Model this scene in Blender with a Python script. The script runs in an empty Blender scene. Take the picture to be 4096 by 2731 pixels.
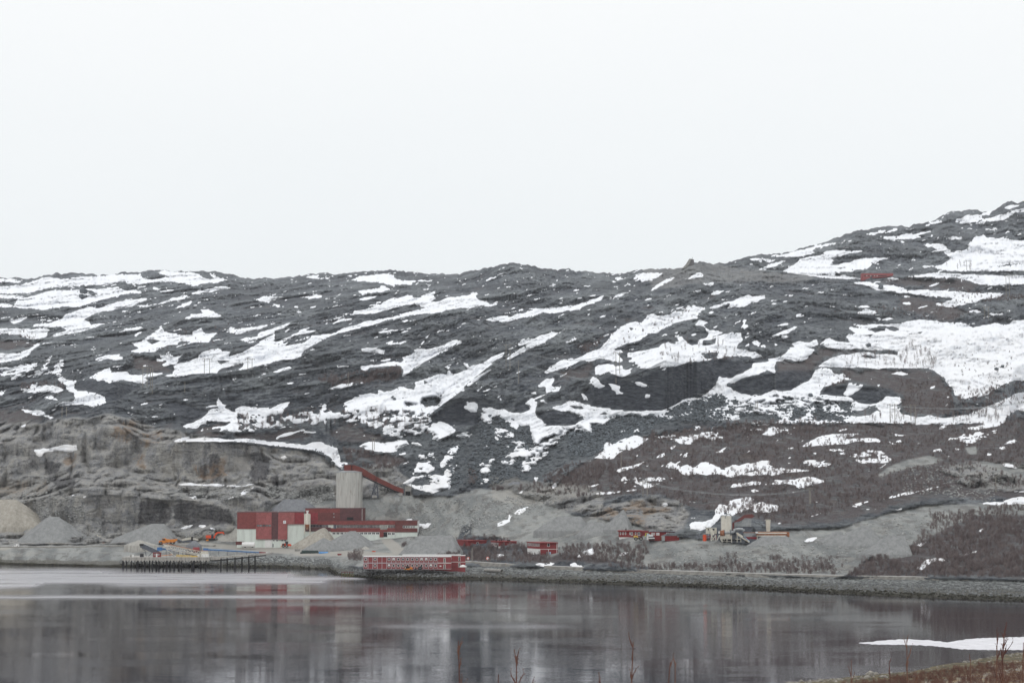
import bpy, math, random
import numpy as np
from mathutils import Vector, Matrix

random.seed(7)
SC = bpy.context.scene
COL = SC.collection

# ------------------------------------------------------------------ camera, sky, sun, exposure
PW, PH = 4096.0, 2731.0          # pixel grid of the photograph, used to read bearings off it
FOC = 8000.0                     # focal length in those pixels
HOR = 1950.0                     # row of the horizon
CAMH = 48.0                      # camera height above the water
PITCH = math.atan((HOR - PH / 2) / FOC)
cam_data = bpy.data.cameras.new('camera')
cam_data.sensor_fit = 'HORIZONTAL'
cam_data.sensor_width = 36.0
cam_data.lens = 36.0 * FOC / PW
cam_data.clip_start = 0.5
cam_data.clip_end = 30000
cam = bpy.data.objects.new('camera', cam_data)
cam.location = (0, 0, CAMH)
cam.rotation_euler = (math.pi / 2 + PITCH, 0, 0)
COL.objects.link(cam)
SC.camera = cam

SUN_EL, SUN_AZ = math.radians(38), math.radians(200)   # high soft sun behind the cloud, behind the camera
world = bpy.data.worlds.new('World')
SC.world = world
world.use_nodes = True
wn = world.node_tree
wn.nodes.clear()
w_out = wn.nodes.new('ShaderNodeOutputWorld')
w_bg = wn.nodes.new('ShaderNodeBackground')
w_sky = wn.nodes.new('ShaderNodeTexSky')
w_sky.sky_type = 'NISHITA'
w_sky.sun_disc = False
w_sky.sun_elevation = SUN_EL
w_sky.sun_rotation = SUN_AZ
w_sky.dust_density = 3.0
w_sky.air_density = 1.0
w_bg.inputs['Strength'].default_value = 0.1
# a closed cloud deck: the clear sky shows through it only faintly
w_cloud = wn.nodes.new('ShaderNodeValToRGB')
w_tc = wn.nodes.new('ShaderNodeTexCoord')
w_sep = wn.nodes.new('ShaderNodeSeparateXYZ')
w_mix = wn.nodes.new('ShaderNodeMixRGB')
w_noise = wn.nodes.new('ShaderNodeTexNoise')
w_noise.inputs['Scale'].default_value = 2.2
w_noise.inputs['Detail'].default_value = 3
w_map = wn.nodes.new('ShaderNodeMapping')
w_map.inputs['Scale'].default_value = (1, 1, 3.0)
w_add = wn.nodes.new('ShaderNodeMath'); w_add.operation = 'MULTIPLY_ADD'
w_add.inputs[1].default_value = 0.10
wn.links.new(w_tc.outputs['Generated'], w_sep.inputs[0])
wn.links.new(w_tc.outputs['Generated'], w_map.inputs[0])
wn.links.new(w_map.outputs[0], w_noise.inputs['Vector'])
wn.links.new(w_noise.outputs['Fac'], w_add.inputs[0])
wn.links.new(w_sep.outputs['Z'], w_add.inputs[2])
wn.links.new(w_add.outputs[0], w_cloud.inputs['Fac'])
cr = w_cloud.color_ramp
cr.elements[0].position = 0.0; cr.elements[0].color = (8.35, 8.8, 9.0, 1)
cr.elements[1].position = 1.0; cr.elements[1].color = (13.4, 13.5, 13.6, 1)
e = cr.elements.new(0.16); e.color = (9.1, 9.45, 9.6, 1)
e = cr.elements.new(0.30); e.color = (10.15, 10.3, 10.3, 1)
w_mix.inputs['Fac'].default_value = 0.94
wn.links.new(w_sky.outputs[0], w_mix.inputs['Color1'])
wn.links.new(w_cloud.outputs[0], w_mix.inputs['Color2'])
wn.links.new(w_mix.outputs[0], w_bg.inputs['Color'])
wn.links.new(w_bg.outputs[0], w_out.inputs['Surface'])

sun_data = bpy.data.lights.new('sun', 'SUN')
sun_data.energy = 0.6
sun_data.angle = math.radians(25)
sun_data.color = (1.0, 0.97, 0.93)
sun = bpy.data.objects.new('sun', sun_data)
sun.rotation_euler = (math.pi / 2 - SUN_EL, 0, math.radians(-20) + 0)
sun.location = (0, -50, 300)
COL.objects.link(sun)

SC.view_settings.view_transform = 'Standard'
SC.view_settings.look = 'None'
SC.view_settings.exposure = 0.0
SC.view_settings.gamma = 1.0
SC.view_settings.use_curve_mapping = False
SC.cycles.volume_bounces = 1
SC.cycles.max_bounces = 6
SC.cycles.transparent_max_bounces = 8
SC.cycles.use_denoising = True

# ------------------------------------------------------------------ numeric helpers
CP, SP = math.cos(PITCH), math.sin(PITCH)

def ray(u, v):
    """direction (per unit of ground distance y) of the bearing through photo pixel u, v"""
    x = (np.asarray(u, float) - PW / 2) / FOC
    t = -(np.asarray(v, float) - PH / 2) / FOC
    dy = CP - t * SP
    dz = SP + t * CP
    return x / dy, dz / dy

def W3(u, v, D):
    rx, rz = ray(u, v)
    return np.stack([rx * D, np.asarray(D) * np.ones_like(rx), CAMH + rz * D], -1)

def hash3(ix, iy, iz, seed):
    h = (ix.astype(np.int64) * 374761393 + iy.astype(np.int64) * 668265263 + iz.astype(np.int64) * 2147483647 + seed * 1274126177) & 0xFFFFFFFF
    h = ((h ^ (h >> 13)) * 1274126177) & 0xFFFFFFFF
    h = (h ^ (h >> 16)) & 0xFFFFFFFF
    return (h.astype(np.float32) / 4294967295.0) * 2 - 1

def vnoise(x, y, z, seed=0):
    ix, iy, iz = np.floor(x), np.floor(y), np.floor(z)
    fx, fy, fz = (x - ix).astype(np.float32), (y - iy).astype(np.float32), (z - iz).astype(np.float32)
    ix, iy, iz = ix.astype(np.int64), iy.astype(np.int64), iz.astype(np.int64)
    sx, sy, sz = fx * fx * (3 - 2 * fx), fy * fy * (3 - 2 * fy), fz * fz * (3 - 2 * fz)
    r = 0
    for a in (0, 1):
        wx = sx if a else 1 - sx
        for b in (0, 1):
            wy = sy if b else 1 - sy
            for c in (0, 1):
                wz = sz if c else 1 - sz
                r = r + hash3(ix + a, iy + b, iz + c, seed) * wx * wy * wz
    return r

def fbm(x, y, z, octs=4, seed=0, gain=0.5, ridge=False):
    r, a, n = 0, 1.0, 0.0
    for i in range(octs):
        k = 2.03 ** i
        q = vnoise(x * k + 17.1 * i, y * k - 9.7 * i, z * k + 3.3 * i, seed + i)
        if ridge:
            q = 1 - 2 * np.abs(q) ** 0.8
        r = r + a * q
        n += a
        a *= gain
    return r / n

def smooth(x):
    x = np.clip(x, 0, 1)
    return x * x * (3 - 2 * x)

VIEWS = dict(A=(0, 1000, 2.138), B=(1000, 1000, 2.138), C=(2000, 1000, 2.138), D=(3000, 780, 2.146),
             E=(700, 1550, 1.96), F=(2300, 1500, 2.352), G=(3100, 1250, 2.361), H=(1700, 1650, 2.24),
             I=(3100, 1600, 1.96), Q=(0, 1600, 2.24), P=(900, 1750, 2.613), Z=(0, 0, 1.0))

def polys(txt):
    """'A x,y x,y ...' one outline per line -> arrays of photo bearings"""
    out = []
    for ln in txt.strip().splitlines():
        ln = ln.strip()
        if not ln or ln[0] == '#':
            continue
        p = ln.split()
        ox, oy, s = VIEWS[p[0]]
        out.append(np.array([(ox + float(q.split(',')[0]) / s, oy + float(q.split(',')[1]) / s) for q in p[1:]]))
    return out
# ------------------------------------------------------------------ ground cover read off the photograph as bearings
SNOW = polys('''
A 0,300 90,310 190,295 270,270 370,235 520,240 560,245 640,235 720,225 900,225 960,210 1020,215 1200,210 1230,245 1300,255 1400,235 1450,232 1330,188 1380,180 1540,190 1650,195 1700,210 1740,240 1830,250 1800,205 1850,225 1900,245 1950,260 1830,280 1720,290 1660,302 1590,290 1480,270 1300,280 1120,290 1060,270 980,290 900,300 740,295 620,315 430,318 330,340 260,365 160,370 0,372
A -200,240 0,240 90,245 190,262 160,285 60,270 0,262 -200,262
A 160,410 260,400 340,370 460,345 560,345 640,345 740,330 870,335 1000,315 1060,340 1180,350 1210,365 1090,372 940,410 800,445 700,480 640,490 560,480 450,495 380,515 290,500 150,498 120,465
A 1180,310 1250,315 1180,325
A 1290,320 1340,318 1380,350 1450,340 1490,350 1400,365 1340,350
A 0,385 90,385 200,400 150,410 0,405
A 650,520 760,490 820,480 820,500 900,480 1000,440 1070,425 1180,425 1240,405 1270,415 1200,440 1160,465 1230,480 1300,470 1400,440 1480,405 1580,388 1620,400 1540,425 1480,440 1300,475 1240,485 1150,475 1060,490 940,520 840,530 740,580 710,600 740,600 780,640 890,630 820,660 700,695 500,740 400,752 490,710 590,680 510,650 400,655 280,650 440,620 520,590 560,560
A 1640,370 1720,340 1850,315 1950,310 1940,330 1850,345 1700,372
A 1520,490 1640,430 1640,460 1570,490
A -200,660 0,665 100,670 200,680 400,665 420,680 400,745 250,760 180,730 100,715 0,710 -200,700
A 60,600 130,590 230,575 180,605 120,625
A 370,600 500,585 430,612
A -200,900 0,885 150,880 240,850 290,815 360,795 290,840 260,870 240,900 170,940 60,960 0,1030 -200,1060
A 1710,505 1780,505 1880,560 1890,570 1780,565 1640,575 1620,590 1570,585 1640,555 1740,540
A 1270,740 1330,690 1380,655 1410,700 1530,725 1640,730 1660,690 1720,675 1760,715 1860,705 1850,720 1800,745 1790,790 1700,795 1600,785 1530,775 1520,810 1440,810 1350,840 1320,870 1200,870 1110,870 1190,840 1120,795 1190,785 1240,760
A 1020,695 1080,670 1250,650 1180,680 1040,705
A 1130,735 1210,695 1170,735
A 1880,690 1960,685 1970,655 2000,675 2110,665 2290,645 2220,680 2120,690 2020,720 1960,710
A 2020,775 2110,745 2150,755 2300,700 2352,675 2352,720 2230,750 2120,780
A 1450,1080 1390,1075 1450,1060 1510,1030 1480,990 1540,970 1600,960 1690,920 1720,880 1860,840 1960,870 1960,910 2080,880 2150,830 2352,710 2352,830 2280,860 2200,870 2160,920 2060,960 1960,1000 1900,1010 1850,1050 1680,1055 1580,1070 1500,1082
A 2040,1025 2100,980 2250,915 2352,875 2352,960 2250,980 2100,1020
A 770,1085 860,1025 940,1005 950,1045 1080,1045 1120,1070 1230,1060 1380,1045 1390,1060 1330,1080 1250,1090 1280,1130 1240,1150 1160,1130 1060,1110 960,1120 940,1140 870,1110 760,1105
A 440,905 400,940 370,1000 330,1040 280,1060 180,1060 100,1080 70,1105 160,1090 330,1070 440,1050 480,1060 500,1100 500,1130 560,1150 570,1200 630,1220 640,1270 620,1300 540,1300 470,1340 600,1325 700,1320 790,1345 830,1330 900,1300 900,1250 870,1245 810,1215 740,1210 650,1195 630,1170 650,1110 580,1115 530,1080 520,1010 550,970 530,920 510,925 510,960 470,990 470,1030 430,1045 390,1000 400,975 430,950
A 0,1050 100,1010 160,985 260,970 320,960 280,1000 240,1030 150,1050 30,1070
A 0,1220 50,1200 20,1240
A 180,1190 330,1130 300,1160 440,1150 550,1190 520,1210 300,1215 180,1210
A 370,1260 440,1240 500,1285 420,1275
A 180,1360 260,1375 350,1370 420,1410 460,1430 430,1445 330,1415 230,1385
A 820,935 920,900 1030,885 1010,905 1060,930 1000,935 930,930 840,950
A 1280,930 1350,925 1390,950 1340,940
A 1350,895 1460,890 1480,920 1560,895 1530,930 1510,980 1420,990 1370,985 1420,960 1430,945 1380,920
A 0,430 60,455 130,485 60,490 0,460
A 930,1000 1000,985 1070,990 1000,1003
B 480,230 540,215 590,212 580,238 690,235 660,248 560,245 490,238
B 820,225 880,218 870,228
B 870,255 930,230 1000,225 1080,210 1150,205 1230,215 1240,235 1250,250 1350,265 1480,257 1580,262 1500,268 1380,275 1390,298 1330,290 1250,295 1230,312 1180,295 1090,275 980,265 890,262
B 925,350 1050,335 1110,325 1120,300 1150,305 1190,335 1130,350 1020,370 960,380
B 920,425 1000,408 1100,385 1070,410 960,428
B 45,420 110,395 280,400 190,415 160,445 80,435
B 460,402 560,395 540,378 620,395 600,415 500,412
B 640,412 730,412 650,420
B 365,482 430,480 400,490
B 480,498 580,485 500,502
B 370,530 430,515 445,538
B 190,460 260,468 240,490
B 780,550 880,540 890,515 930,515 1000,505 1060,480 1140,460 1080,450 1150,440 1220,415 1300,400 1380,388 1400,410 1450,405 1530,365 1590,350 1570,380 1580,410 1530,425 1490,430 1550,440 1630,445 1640,430 1700,405 1760,400 1840,385 1940,362 1950,375 1930,395 1960,430 2020,450 2080,468 2120,450 2130,435 2110,475 2040,482 1980,472 1940,475 1880,495 1800,495 1740,500 1660,520 1640,530 1560,540 1460,545 1360,555 1260,580 1150,605 1050,640 950,660 840,690 760,710 700,735 620,770 560,800 510,830 470,860 440,900 400,925 300,935 200,950 100,975 10,1000 -60,990 -40,930 20,900 60,870 120,845 180,820 230,790 250,805 300,800 340,770 300,820 400,800 480,780 530,730 600,730 700,715 790,670 860,650 960,620 1060,600 1200,570 1320,545 1420,520 1510,490 1440,475 1380,465 1270,480 1180,510 1060,535 960,545 880,552 800,555
B 710,630 740,600 820,570 810,590 870,592 800,610 730,632
B 0,755 60,735 100,700 200,670 330,630 290,665 200,700 90,740 0,770
B 220,790 340,740 440,690 520,650 480,690 560,690 470,715 380,730 260,810
B 0,655 60,655 150,640 100,670 20,690
B 290,695 335,672 310,698
B 200,1045 270,1010 340,982 360,1005 440,978 330,1030 250,1045
B 950,845 1080,838 1150,860 1150,890 1120,890 1090,872 1000,870 960,860
B 1080,708 1180,690 1370,668 1350,680 1230,690 1140,705
B 1500,750 1545,705 1530,735 1505,755
B 1440,835 1490,775 1460,830
B 950,1000 1010,990 1080,985 1140,970 1200,955 1290,965 1330,935 1300,915 1390,895 1400,850 1450,845 1540,845 1620,830 1700,790 1750,770 1820,775 1810,790 1740,820 1640,870 1540,930 1440,990 1360,1050 1300,1075 1310,1020 1280,985 1180,990 1080,1000 1020,1010 990,1045
B 1030,945 1100,940 1200,930 1190,942 1100,948
B 640,1195 760,1155 880,1135 870,1150 740,1190
B 750,1000 850,990 840,1000
B 1510,790 1540,775 1530,795
B 800,1310 880,1270 900,1240 1000,1225 1090,1225 1100,1200 1200,1200 1280,1165 1400,1185 1420,1130 1560,1085 1600,1060 1680,1060 1690,1000 1660,1005 1720,975 1700,1020 1740,1060 1770,1060 1860,1020 1820,960 1880,985 1980,965 2050,930 2100,890 2180,865 2150,920 2090,940 2070,970 2010,1020 1930,1080 1860,1140 1830,1180 1760,1240 1680,1290 1600,1350 1550,1390 1530,1430 1400,1440 1300,1440 1150,1430 1000,1400 860,1380 800,1370 840,1350
B 1850,1160 1900,1110 1990,1050 2060,1020 2000,1070 1920,1120 1870,1165
B 2200,925 2260,880 2352,830 2352,870 2260,910
B 2190,850 2280,820 2230,845
B 2285,800 2352,755 2352,805 2300,812
B 1980,262 2050,240 2110,235 2080,245 2000,262
B 2115,325 2170,312 2225,315 2150,328
B 1830,1340 1860,1305 1930,1300 1950,1340 1940,1390 1900,1385 1840,1355
B 2110,1260 2150,1260 2150,1290
B 1970,1420 2010,1400 1980,1350 2100,1350 2200,1380 2260,1395 2352,1400 2352,1440 2250,1430 2200,1410 2120,1400 2070,1440 2060,1470 2000,1470
B 1930,1200 2000,1160 1950,1200
B 2000,1205 2110,1162 2030,1205
C -140,600 -80,580 0,565 120,560 200,540 290,510 220,500 340,498 450,490 560,475 680,460 760,435 830,410 890,388 860,430 740,470 660,510 540,525 430,545 370,535 290,560 170,585 90,605 0,605 -100,605
C 970,245 1020,228 1065,245 1010,262
C 1080,285 1120,285 1110,298
C 1135,235 1180,205 1230,195 1300,200 1390,197 1350,230 1290,262 1220,272 1190,255 1140,248
C 1285,350 1330,310 1400,260 1490,225 1470,260 1380,310 1310,348
C 1585,245 1650,210 1710,195 1740,215 1730,235 1640,240
C 1750,293 1830,268 1825,300 1790,308
C 1800,383 1850,350 1910,350 1860,378
C 1800,495 1900,455 2000,430 2060,405 2120,380 2180,395 2260,390 2270,405 2200,440 2080,485 1950,485 1970,455 1850,490
C 930,415 1010,380 1110,358 1060,385 960,418
C 890,430 930,420 900,432
C 380,1045 430,1000 520,940 560,925 600,940 660,930 720,900 780,865 850,840 900,790 940,750 950,720 1010,680 1080,635 1120,625 1160,605 1220,610 1250,590 1250,565 1320,545 1360,565 1440,550 1500,520 1570,525 1600,490 1660,485 1750,490 1740,505 1700,515 1730,530 1680,555 1690,580 1600,600 1500,620 1440,650 1390,680 1350,705 1260,715 1240,740 1160,780 1080,800 1000,835 980,850 1030,850 1060,880 1010,890 1050,935 1040,955 990,950 920,935 860,930 770,940 700,950 620,985 560,1000 480,1030 400,1055
C 800,1060 820,1000 850,980 930,975 1000,985 1040,975 1050,1010 1110,1025 1130,1050 1050,1085 1000,1070 940,1045 880,1060 830,1065
C 1090,880 1150,870 1260,860 1280,845 1360,835 1390,800 1440,790 1500,810 1530,780 1500,735 1550,735 1600,790 1640,820 1700,805 1690,780 1760,750 1790,715 1740,655 1700,650 1670,640 1700,590 1740,600 1770,620 1740,640 1780,680 1850,690 1900,710 1830,740 1860,735 1900,720 1990,705 2060,710 2080,770 2040,800 2020,840 2100,850 2180,870 2240,910 2180,915 2100,910 2000,905 1930,910 1860,930 1800,940 1720,945 1640,955 1560,970 1500,990 1440,1000 1380,990 1280,1020 1200,1005 1170,980 1160,950 1110,955 1140,920 1090,912
C 320,1170 340,1140 400,1105 470,1090 460,1120 440,1150 460,1180 520,1170 500,1200 400,1215 390,1170
C 760,1110 800,1080 850,1110 860,1140 910,1165 840,1185 790,1150
C 920,1140 960,1140 1030,1175 1020,1210 1050,1225 1000,1230 960,1190
C 1130,1125 1200,1130 1265,1165 1200,1165
C 1240,1240 1290,1235 1280,1262 1240,1258
C 700,1225 740,1260 760,1290 720,1280
C 260,1220 310,1215 310,1240
C 340,1280 370,1280 400,1305 350,1300
C 1390,1020 1420,1010 1410,1030
C 140,800 200,780 240,745 290,760 280,785 200,810
C 60,930 130,880 200,825 260,780 330,740 430,710 500,700 480,730 370,790 260,840 150,895 90,925
C 1585,478 1640,465 1670,478 1600,485
C 1510,500 1570,487 1530,505
C 1490,470 1540,460 1520,472
C 2150,790 2200,762 2230,800 2210,825 2170,810
C 2060,665 2090,595 2110,600 2100,630 2130,650 2090,670
C 220,1310 270,1260 320,1300 310,1350 300,1400 330,1440 380,1480 420,1497 60,1497 90,1450 60,1410 0,1380 0,1355 60,1375 120,1395 250,1370 265,1345
C 430,1340 530,1325 600,1290 700,1300 780,1335 900,1355 1060,1370 1200,1380 1300,1375 1400,1375 1480,1330 1560,1285 1680,1260 1780,1210 1840,1160 1870,1110 1870,1075 1910,1100 1990,1095 2050,1060 2100,1030 2160,1000 2160,970 2352,940 2352,1060 2280,1020 2200,1060 2100,1090 2020,1130 1940,1160 2000,1200 2060,1230 2160,1245 2260,1230 2352,1210 2352,1410 2200,1400 2000,1450 1700,1440 1500,1440 1300,1430 1150,1400 950,1440 900,1490 700,1497 650,1490 720,1440 700,1410 560,1380 450,1350
D 0,545 110,545 230,555 190,572 60,560 0,560
D 190,522 330,500 450,470 560,440 690,405 830,408 700,430 620,450 560,455 530,485 560,495 500,510 430,525 300,530
D 1000,335 1080,320 1160,305 1150,318 1060,340
D 1165,325 1230,290 1278,292 1240,315
D 1070,372 1200,350 1240,352 1300,340 1390,322 1400,335 1530,318 1480,340 1420,370 1330,382 1180,380
D 275,655 350,620 380,590 430,560 520,525 600,520 650,490 700,475 770,480 860,485 960,480 930,498 830,505 780,520 700,550 720,570 690,600 770,600 850,580 940,550 1080,535 1200,535 1180,555 1060,575 1040,610 1000,635 900,640 880,655 830,665 740,660 720,700 820,690 870,700 960,710 950,728 830,720 700,710 560,700 450,680 330,665
D 75,640 160,600 260,570 310,560 250,600 200,620 130,640
D 970,455 1060,445 980,465
D 1130,660 1180,655 1160,665
D 890,750 960,745 1010,740 1050,760 1130,775 1250,790 1380,810 1500,820 1640,820 1800,830 1920,845 2000,840 2150,840 2150,880 2000,890 1900,930 1760,925 1650,920 1750,890 1660,880 1560,870 1490,860 1380,845 1250,830 1140,815 1090,810 1040,790 980,770 910,765
D 1435,600 1540,610 1650,590 1720,560 1700,520 1660,485 1600,470 1540,445 1450,420 1600,415 1680,440 1730,485 1820,485 1870,460 1880,415 1920,370 2000,340 2030,365 2160,370 2260,390 2352,365 2500,350 2500,560 2352,560 2240,590 2140,615 2240,600 2352,590 2500,590 2500,650 2352,640 2200,650 2000,655 1800,650 1700,655 1600,625 1500,622
D 1400,695 1500,680 1600,668 1700,670 1850,680 2000,690 2150,690 2352,685 2500,685 2500,760 2352,760 2200,770 2060,775 1960,765 1880,735 1750,705 1600,705 1430,700
D 1490,262 1570,230 1640,215 1640,240 1540,255
D 1750,225 1860,175 1980,170 2080,130 2110,120 2060,155 1960,190 2000,205 1880,250 1800,240
D 2170,115 2240,85 2310,90 2230,120
D 1930,245 2010,215 2090,190 2200,160 2290,120 2352,105 2450,90 2450,125 2352,130 2280,150 2200,195 2180,210 2100,225 1950,250
D 1650,380 1740,355 1810,360 1820,380 1720,385
D 2020,295 2100,282 2150,290 2080,305
D 1870,290 1915,288 1890,292
D 1580,935 1700,928 1830,930 1890,938 1780,955 1700,965 1640,950
D 1870,985 1970,985 2010,1010 1930,1010
D 2050,1020 2140,1015 2170,1025 2080,1035
D 930,1010 990,978 1080,1010 1040,1022 960,1018
D 0,860 100,865 135,880 50,915 0,930
D 370,1030 440,1015 460,1035 400,1055
D 190,1210 280,1170 380,1125 410,1135 340,1175 240,1210
D 1140,1060 1200,1050 1230,1062 1170,1072
D 20,1260 70,1240 90,1275 60,1295
G 430,295 480,250 520,245 560,270 620,280 700,280 670,235 700,200 740,210 770,195 720,165 690,140 780,150 860,150 920,170 940,195 1040,178 1040,140 1120,180 1170,160 1130,130 960,125 890,115 1000,108 1120,115 1200,110 1240,80 1380,70 1470,75 1520,90 1620,100 1760,90 1830,120 1880,155 1960,120 2080,100 2130,120 2220,108 2250,75 2352,60 2500,50 2500,590 2352,610 2280,640 2180,670 2080,710 2020,760 1900,800 1780,810 1700,780 1680,720 1640,690 1600,600 1540,580 1500,540 1400,525 1280,525 1160,525 960,525 800,520 600,515 480,515 410,510 430,490 470,465 520,430 600,400 700,390 830,380 880,375 940,390 1040,385 1100,400 1160,400 1160,370 1060,350 900,350 780,345 640,345 560,340 500,325 450,305
G 100,390 120,350 200,330 150,290 220,270 330,285 390,255 400,300 350,320 300,330 380,350 340,390 300,430 260,460 180,455 100,440 0,475 -60,470 -60,440 0,430 60,425
G 60,235 90,215 120,230 80,245
G 0,290 30,310 0,315
G 355,600 380,540 440,520 510,525 560,570 640,570 690,600 720,630 640,640 560,670 460,700 420,740 420,780 480,770 540,785 640,790 720,800 780,850 860,865 960,860 1020,830 1050,790 1190,785 1190,840 1150,870 1190,900 1160,930 1110,940 1040,950 1000,930 950,870 880,880 820,920 760,930 700,950 740,980 900,970 960,930 1040,960 1150,920 1220,960 1340,985 1450,970 1560,985 1700,985 1860,950 1950,900 2080,860 2200,800 2300,755 2352,740 2480,700 2480,840 2352,870 2280,920 2200,980 2150,1040 2100,1060 1980,1040 1800,1050 1600,1055 1400,1050 1200,1045 1000,1045 850,1040 700,1045 500,1040 300,1050 100,1040 -40,1040 -100,900 -100,760 0,730 60,740 150,735 230,690 320,640
G 650,770 700,670 760,665 840,680 800,720 740,770 690,780
G 1100,575 1180,555 1250,580 1200,597
G 235,1270 340,1215 420,1170 560,1150 640,1150 830,1135 830,1145 680,1165 650,1190 700,1200 820,1185 960,1180 1000,1195 900,1215 760,1220 560,1250 400,1260 280,1275
G 600,1115 680,1095 620,1120
G 600,1320 700,1340 800,1310 940,1300 1060,1350 1090,1390 1050,1417 820,1417 720,1370 640,1350
G 1820,1090 1900,1080 1990,1045 2130,1060 2010,1090 1860,1105 1820,1095
G 1740,1200 1760,1150 1860,1150 1990,1130 2130,1100 2060,1140 1960,1170 1860,1200 1880,1240 1800,1260 1770,1210
G 0,1080 60,1080 120,1110 60,1100 0,1130
E 20,310 120,280 200,245 250,210 270,180 300,165 350,170 320,120 340,80 370,120 410,140 390,155 450,190 480,200 470,170 520,150 600,150 740,155 730,170 800,145 860,120 905,110 860,170 830,210 850,240 900,225 960,235 980,205 1060,185 1140,175 1170,125 1190,140 1190,180 1260,200 1350,190 1440,240 1400,270 1280,240 1200,250 1180,290 1100,285 1000,270 900,285 800,300 700,320 620,340 560,350 450,345 340,345 390,300 450,270 370,262 330,270 290,265 210,285 170,315 60,310
E 0,420 60,390 110,380 130,395 260,398 340,395 440,405 560,400 640,410 740,420 820,425 920,435 960,440 1020,450 1080,425 1160,430 1210,450 1270,470 1290,520 1300,580 1350,592 1350,605 1318,610 1310,635 1260,600 1220,550 1160,510 1080,490 960,470 840,462 700,445 580,430 440,420 300,425 150,420
E 780,410 820,375 900,345 1000,330 1100,345 1130,355 1040,360 960,355 900,370 820,385
E 1320,150 1540,150 1760,200 1960,200 2010,240 2010,290 2050,290 1990,340 1880,365 1760,390 1640,360 1500,300 1430,250 1380,200
E 1440,460 1520,420 1620,430 1740,415 1820,420 1830,440 1760,470 1730,500 1640,510 1560,495 1500,470
E 1740,515 1810,500 1810,520 1760,530
E 1850,430 1900,435 1960,460 1900,450
E 2010,370 2040,330 2060,290 2060,265 2140,280 2200,340 2140,390 2060,412 2080,380
E 2200,380 2260,350 2330,345 2300,390 2240,390
E 2270,160 2290,115 2352,115 2352,180 2300,175
E 1890,655 1880,620 1900,600 1920,520 1960,550 1990,500 2030,500 2035,560 2000,600 2040,620 2030,650 1980,665 1940,660
E 2090,640 2080,600 2120,520 2160,480 2230,455 2180,560 2130,600
E 1770,750 1850,710 1870,680 1960,685 1900,720 1850,750 1900,770 1980,760 2000,720 1990,690 2100,690 2110,650 2150,620 2180,560 2210,600 2190,660 2160,740 2150,790 2080,800 2030,825 1960,815 1880,790 1840,770
E 0,756 200,753 400,763 520,765 600,755 630,750 560,778 440,778 300,768 100,764
E 370,880 440,855 510,840 540,800 620,780 580,820 510,850 420,880
E 105,862 160,855 175,870
E 835,545 860,532 870,545 850,560
F 90,330 200,370 350,390 280,430 160,450 150,540 60,510 0,520 0,470 90,430 110,400
F 490,585 560,560 600,590 690,600 640,640 560,690 520,710 490,700 440,700 360,690 450,650 440,640 500,600
F 270,640 300,640 350,690 340,710 260,740 270,690
F 160,780 250,740 340,730 450,710 400,740 360,780 280,790
F 400,545 440,520 480,520 440,545
F 575,540 580,510 610,520
F 720,590 860,560 1000,570 1130,550 1250,540 1330,515 1350,560 1420,580 1340,610 1180,600 1080,640 1000,640 900,600 780,600
F 1000,560 1100,510 1180,490 1120,540
F 1650,520 1760,500 1680,470 1620,450 1760,440 1850,470 1990,500 1900,540 1820,560 1760,560 1800,530 1700,530
F 855,850 890,820 960,840 1000,860 1060,840 1110,865 1190,825 1250,815 1290,840 1360,870 1370,890 1480,855 1560,850 1620,825 1700,820 1790,800 1850,810 1820,840 1890,850 1850,870 1700,890 1600,910 1560,935 1480,955 1400,945 1340,925 1200,935 1040,935 990,920 960,890 870,870
F 1560,925 1700,900 1860,870 1960,880 2100,890 2260,880 2060,905 1850,935 1650,940
F 430,990 470,955 540,970 680,965 800,960 950,960 930,975 860,980 760,1000 850,1025 720,1050 640,1070 540,1090 470,1090 560,1075 640,1060 560,1050 500,1015
F 200,1112 330,1100 460,1095 330,1112
F 120,1050 240,1020 170,1045
F 380,905 400,885 520,850 620,830 600,850 480,890 420,912
F 1440,1060 1490,1020 1580,1015 1700,1000 1750,1005 1740,1030 1620,1040 1500,1055
F 1790,1025 1900,1005 2060,985 1900,1020
F 2075,1000 2120,965 2230,960 2352,985 2352,1010 2230,1020 2160,1060 2090,1050
F 1330,720 1460,710 1400,722
F 2110,810 2200,820 2352,810 2352,870 2230,870 2180,840
F 1650,1085 1690,1075 1730,1088 1680,1098
F 2010,1110 2080,1100 2060,1118
F 1310,1310 1320,1270 1360,1225 1440,1230 1460,1180 1540,1160 1640,1145 1690,1170 1640,1180 1680,1200 1760,1190 1840,1215 1920,1220 1900,1280 1820,1290 1700,1290 1640,1250 1580,1280 1500,1310 1470,1330 1380,1320 1360,1370 1300,1395 1200,1400 1110,1411 1070,1400 1130,1370 1200,1385 1290,1350
Z 2752,2098 2770,2085 2810,2090 2830,2080 2870,2070 2860,2095 2840,2105 2800,2120 2760,2115
F 810,1230 830,1200 870,1200 880,1225 840,1240
F 1030,1190 1090,1180 1150,1195 1120,1200
F 1090,1345 1150,1335 1120,1348
F 1740,1380 1820,1345 1800,1360
F 1900,1400 1950,1375 1930,1400
F 2120,1280 2150,1265 2140,1282
F 2200,1330 2240,1310 2250,1325
F 2210,1210 2310,1180 2240,1205
H 0,60 40,95 90,95 200,95 260,165 230,200 130,245 60,235 110,190 60,175 0,180
H 265,205 380,170 420,190 330,225
H 500,0 1000,0 990,50 1060,110 1200,125 1350,110 1400,80 1440,120 1300,160 1250,200 1180,260 1130,320 1080,390 1000,440 930,500 880,540 830,520 880,460 860,400 800,440 760,480 700,470 680,430 770,370 690,340 750,290 770,250 890,270 900,320 990,330 960,220 940,110 860,90 820,150 760,110 700,60 640,20 580,60 560,60 500,20
H 620,180 640,150 740,150 800,180 800,215 700,200 640,240
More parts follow.
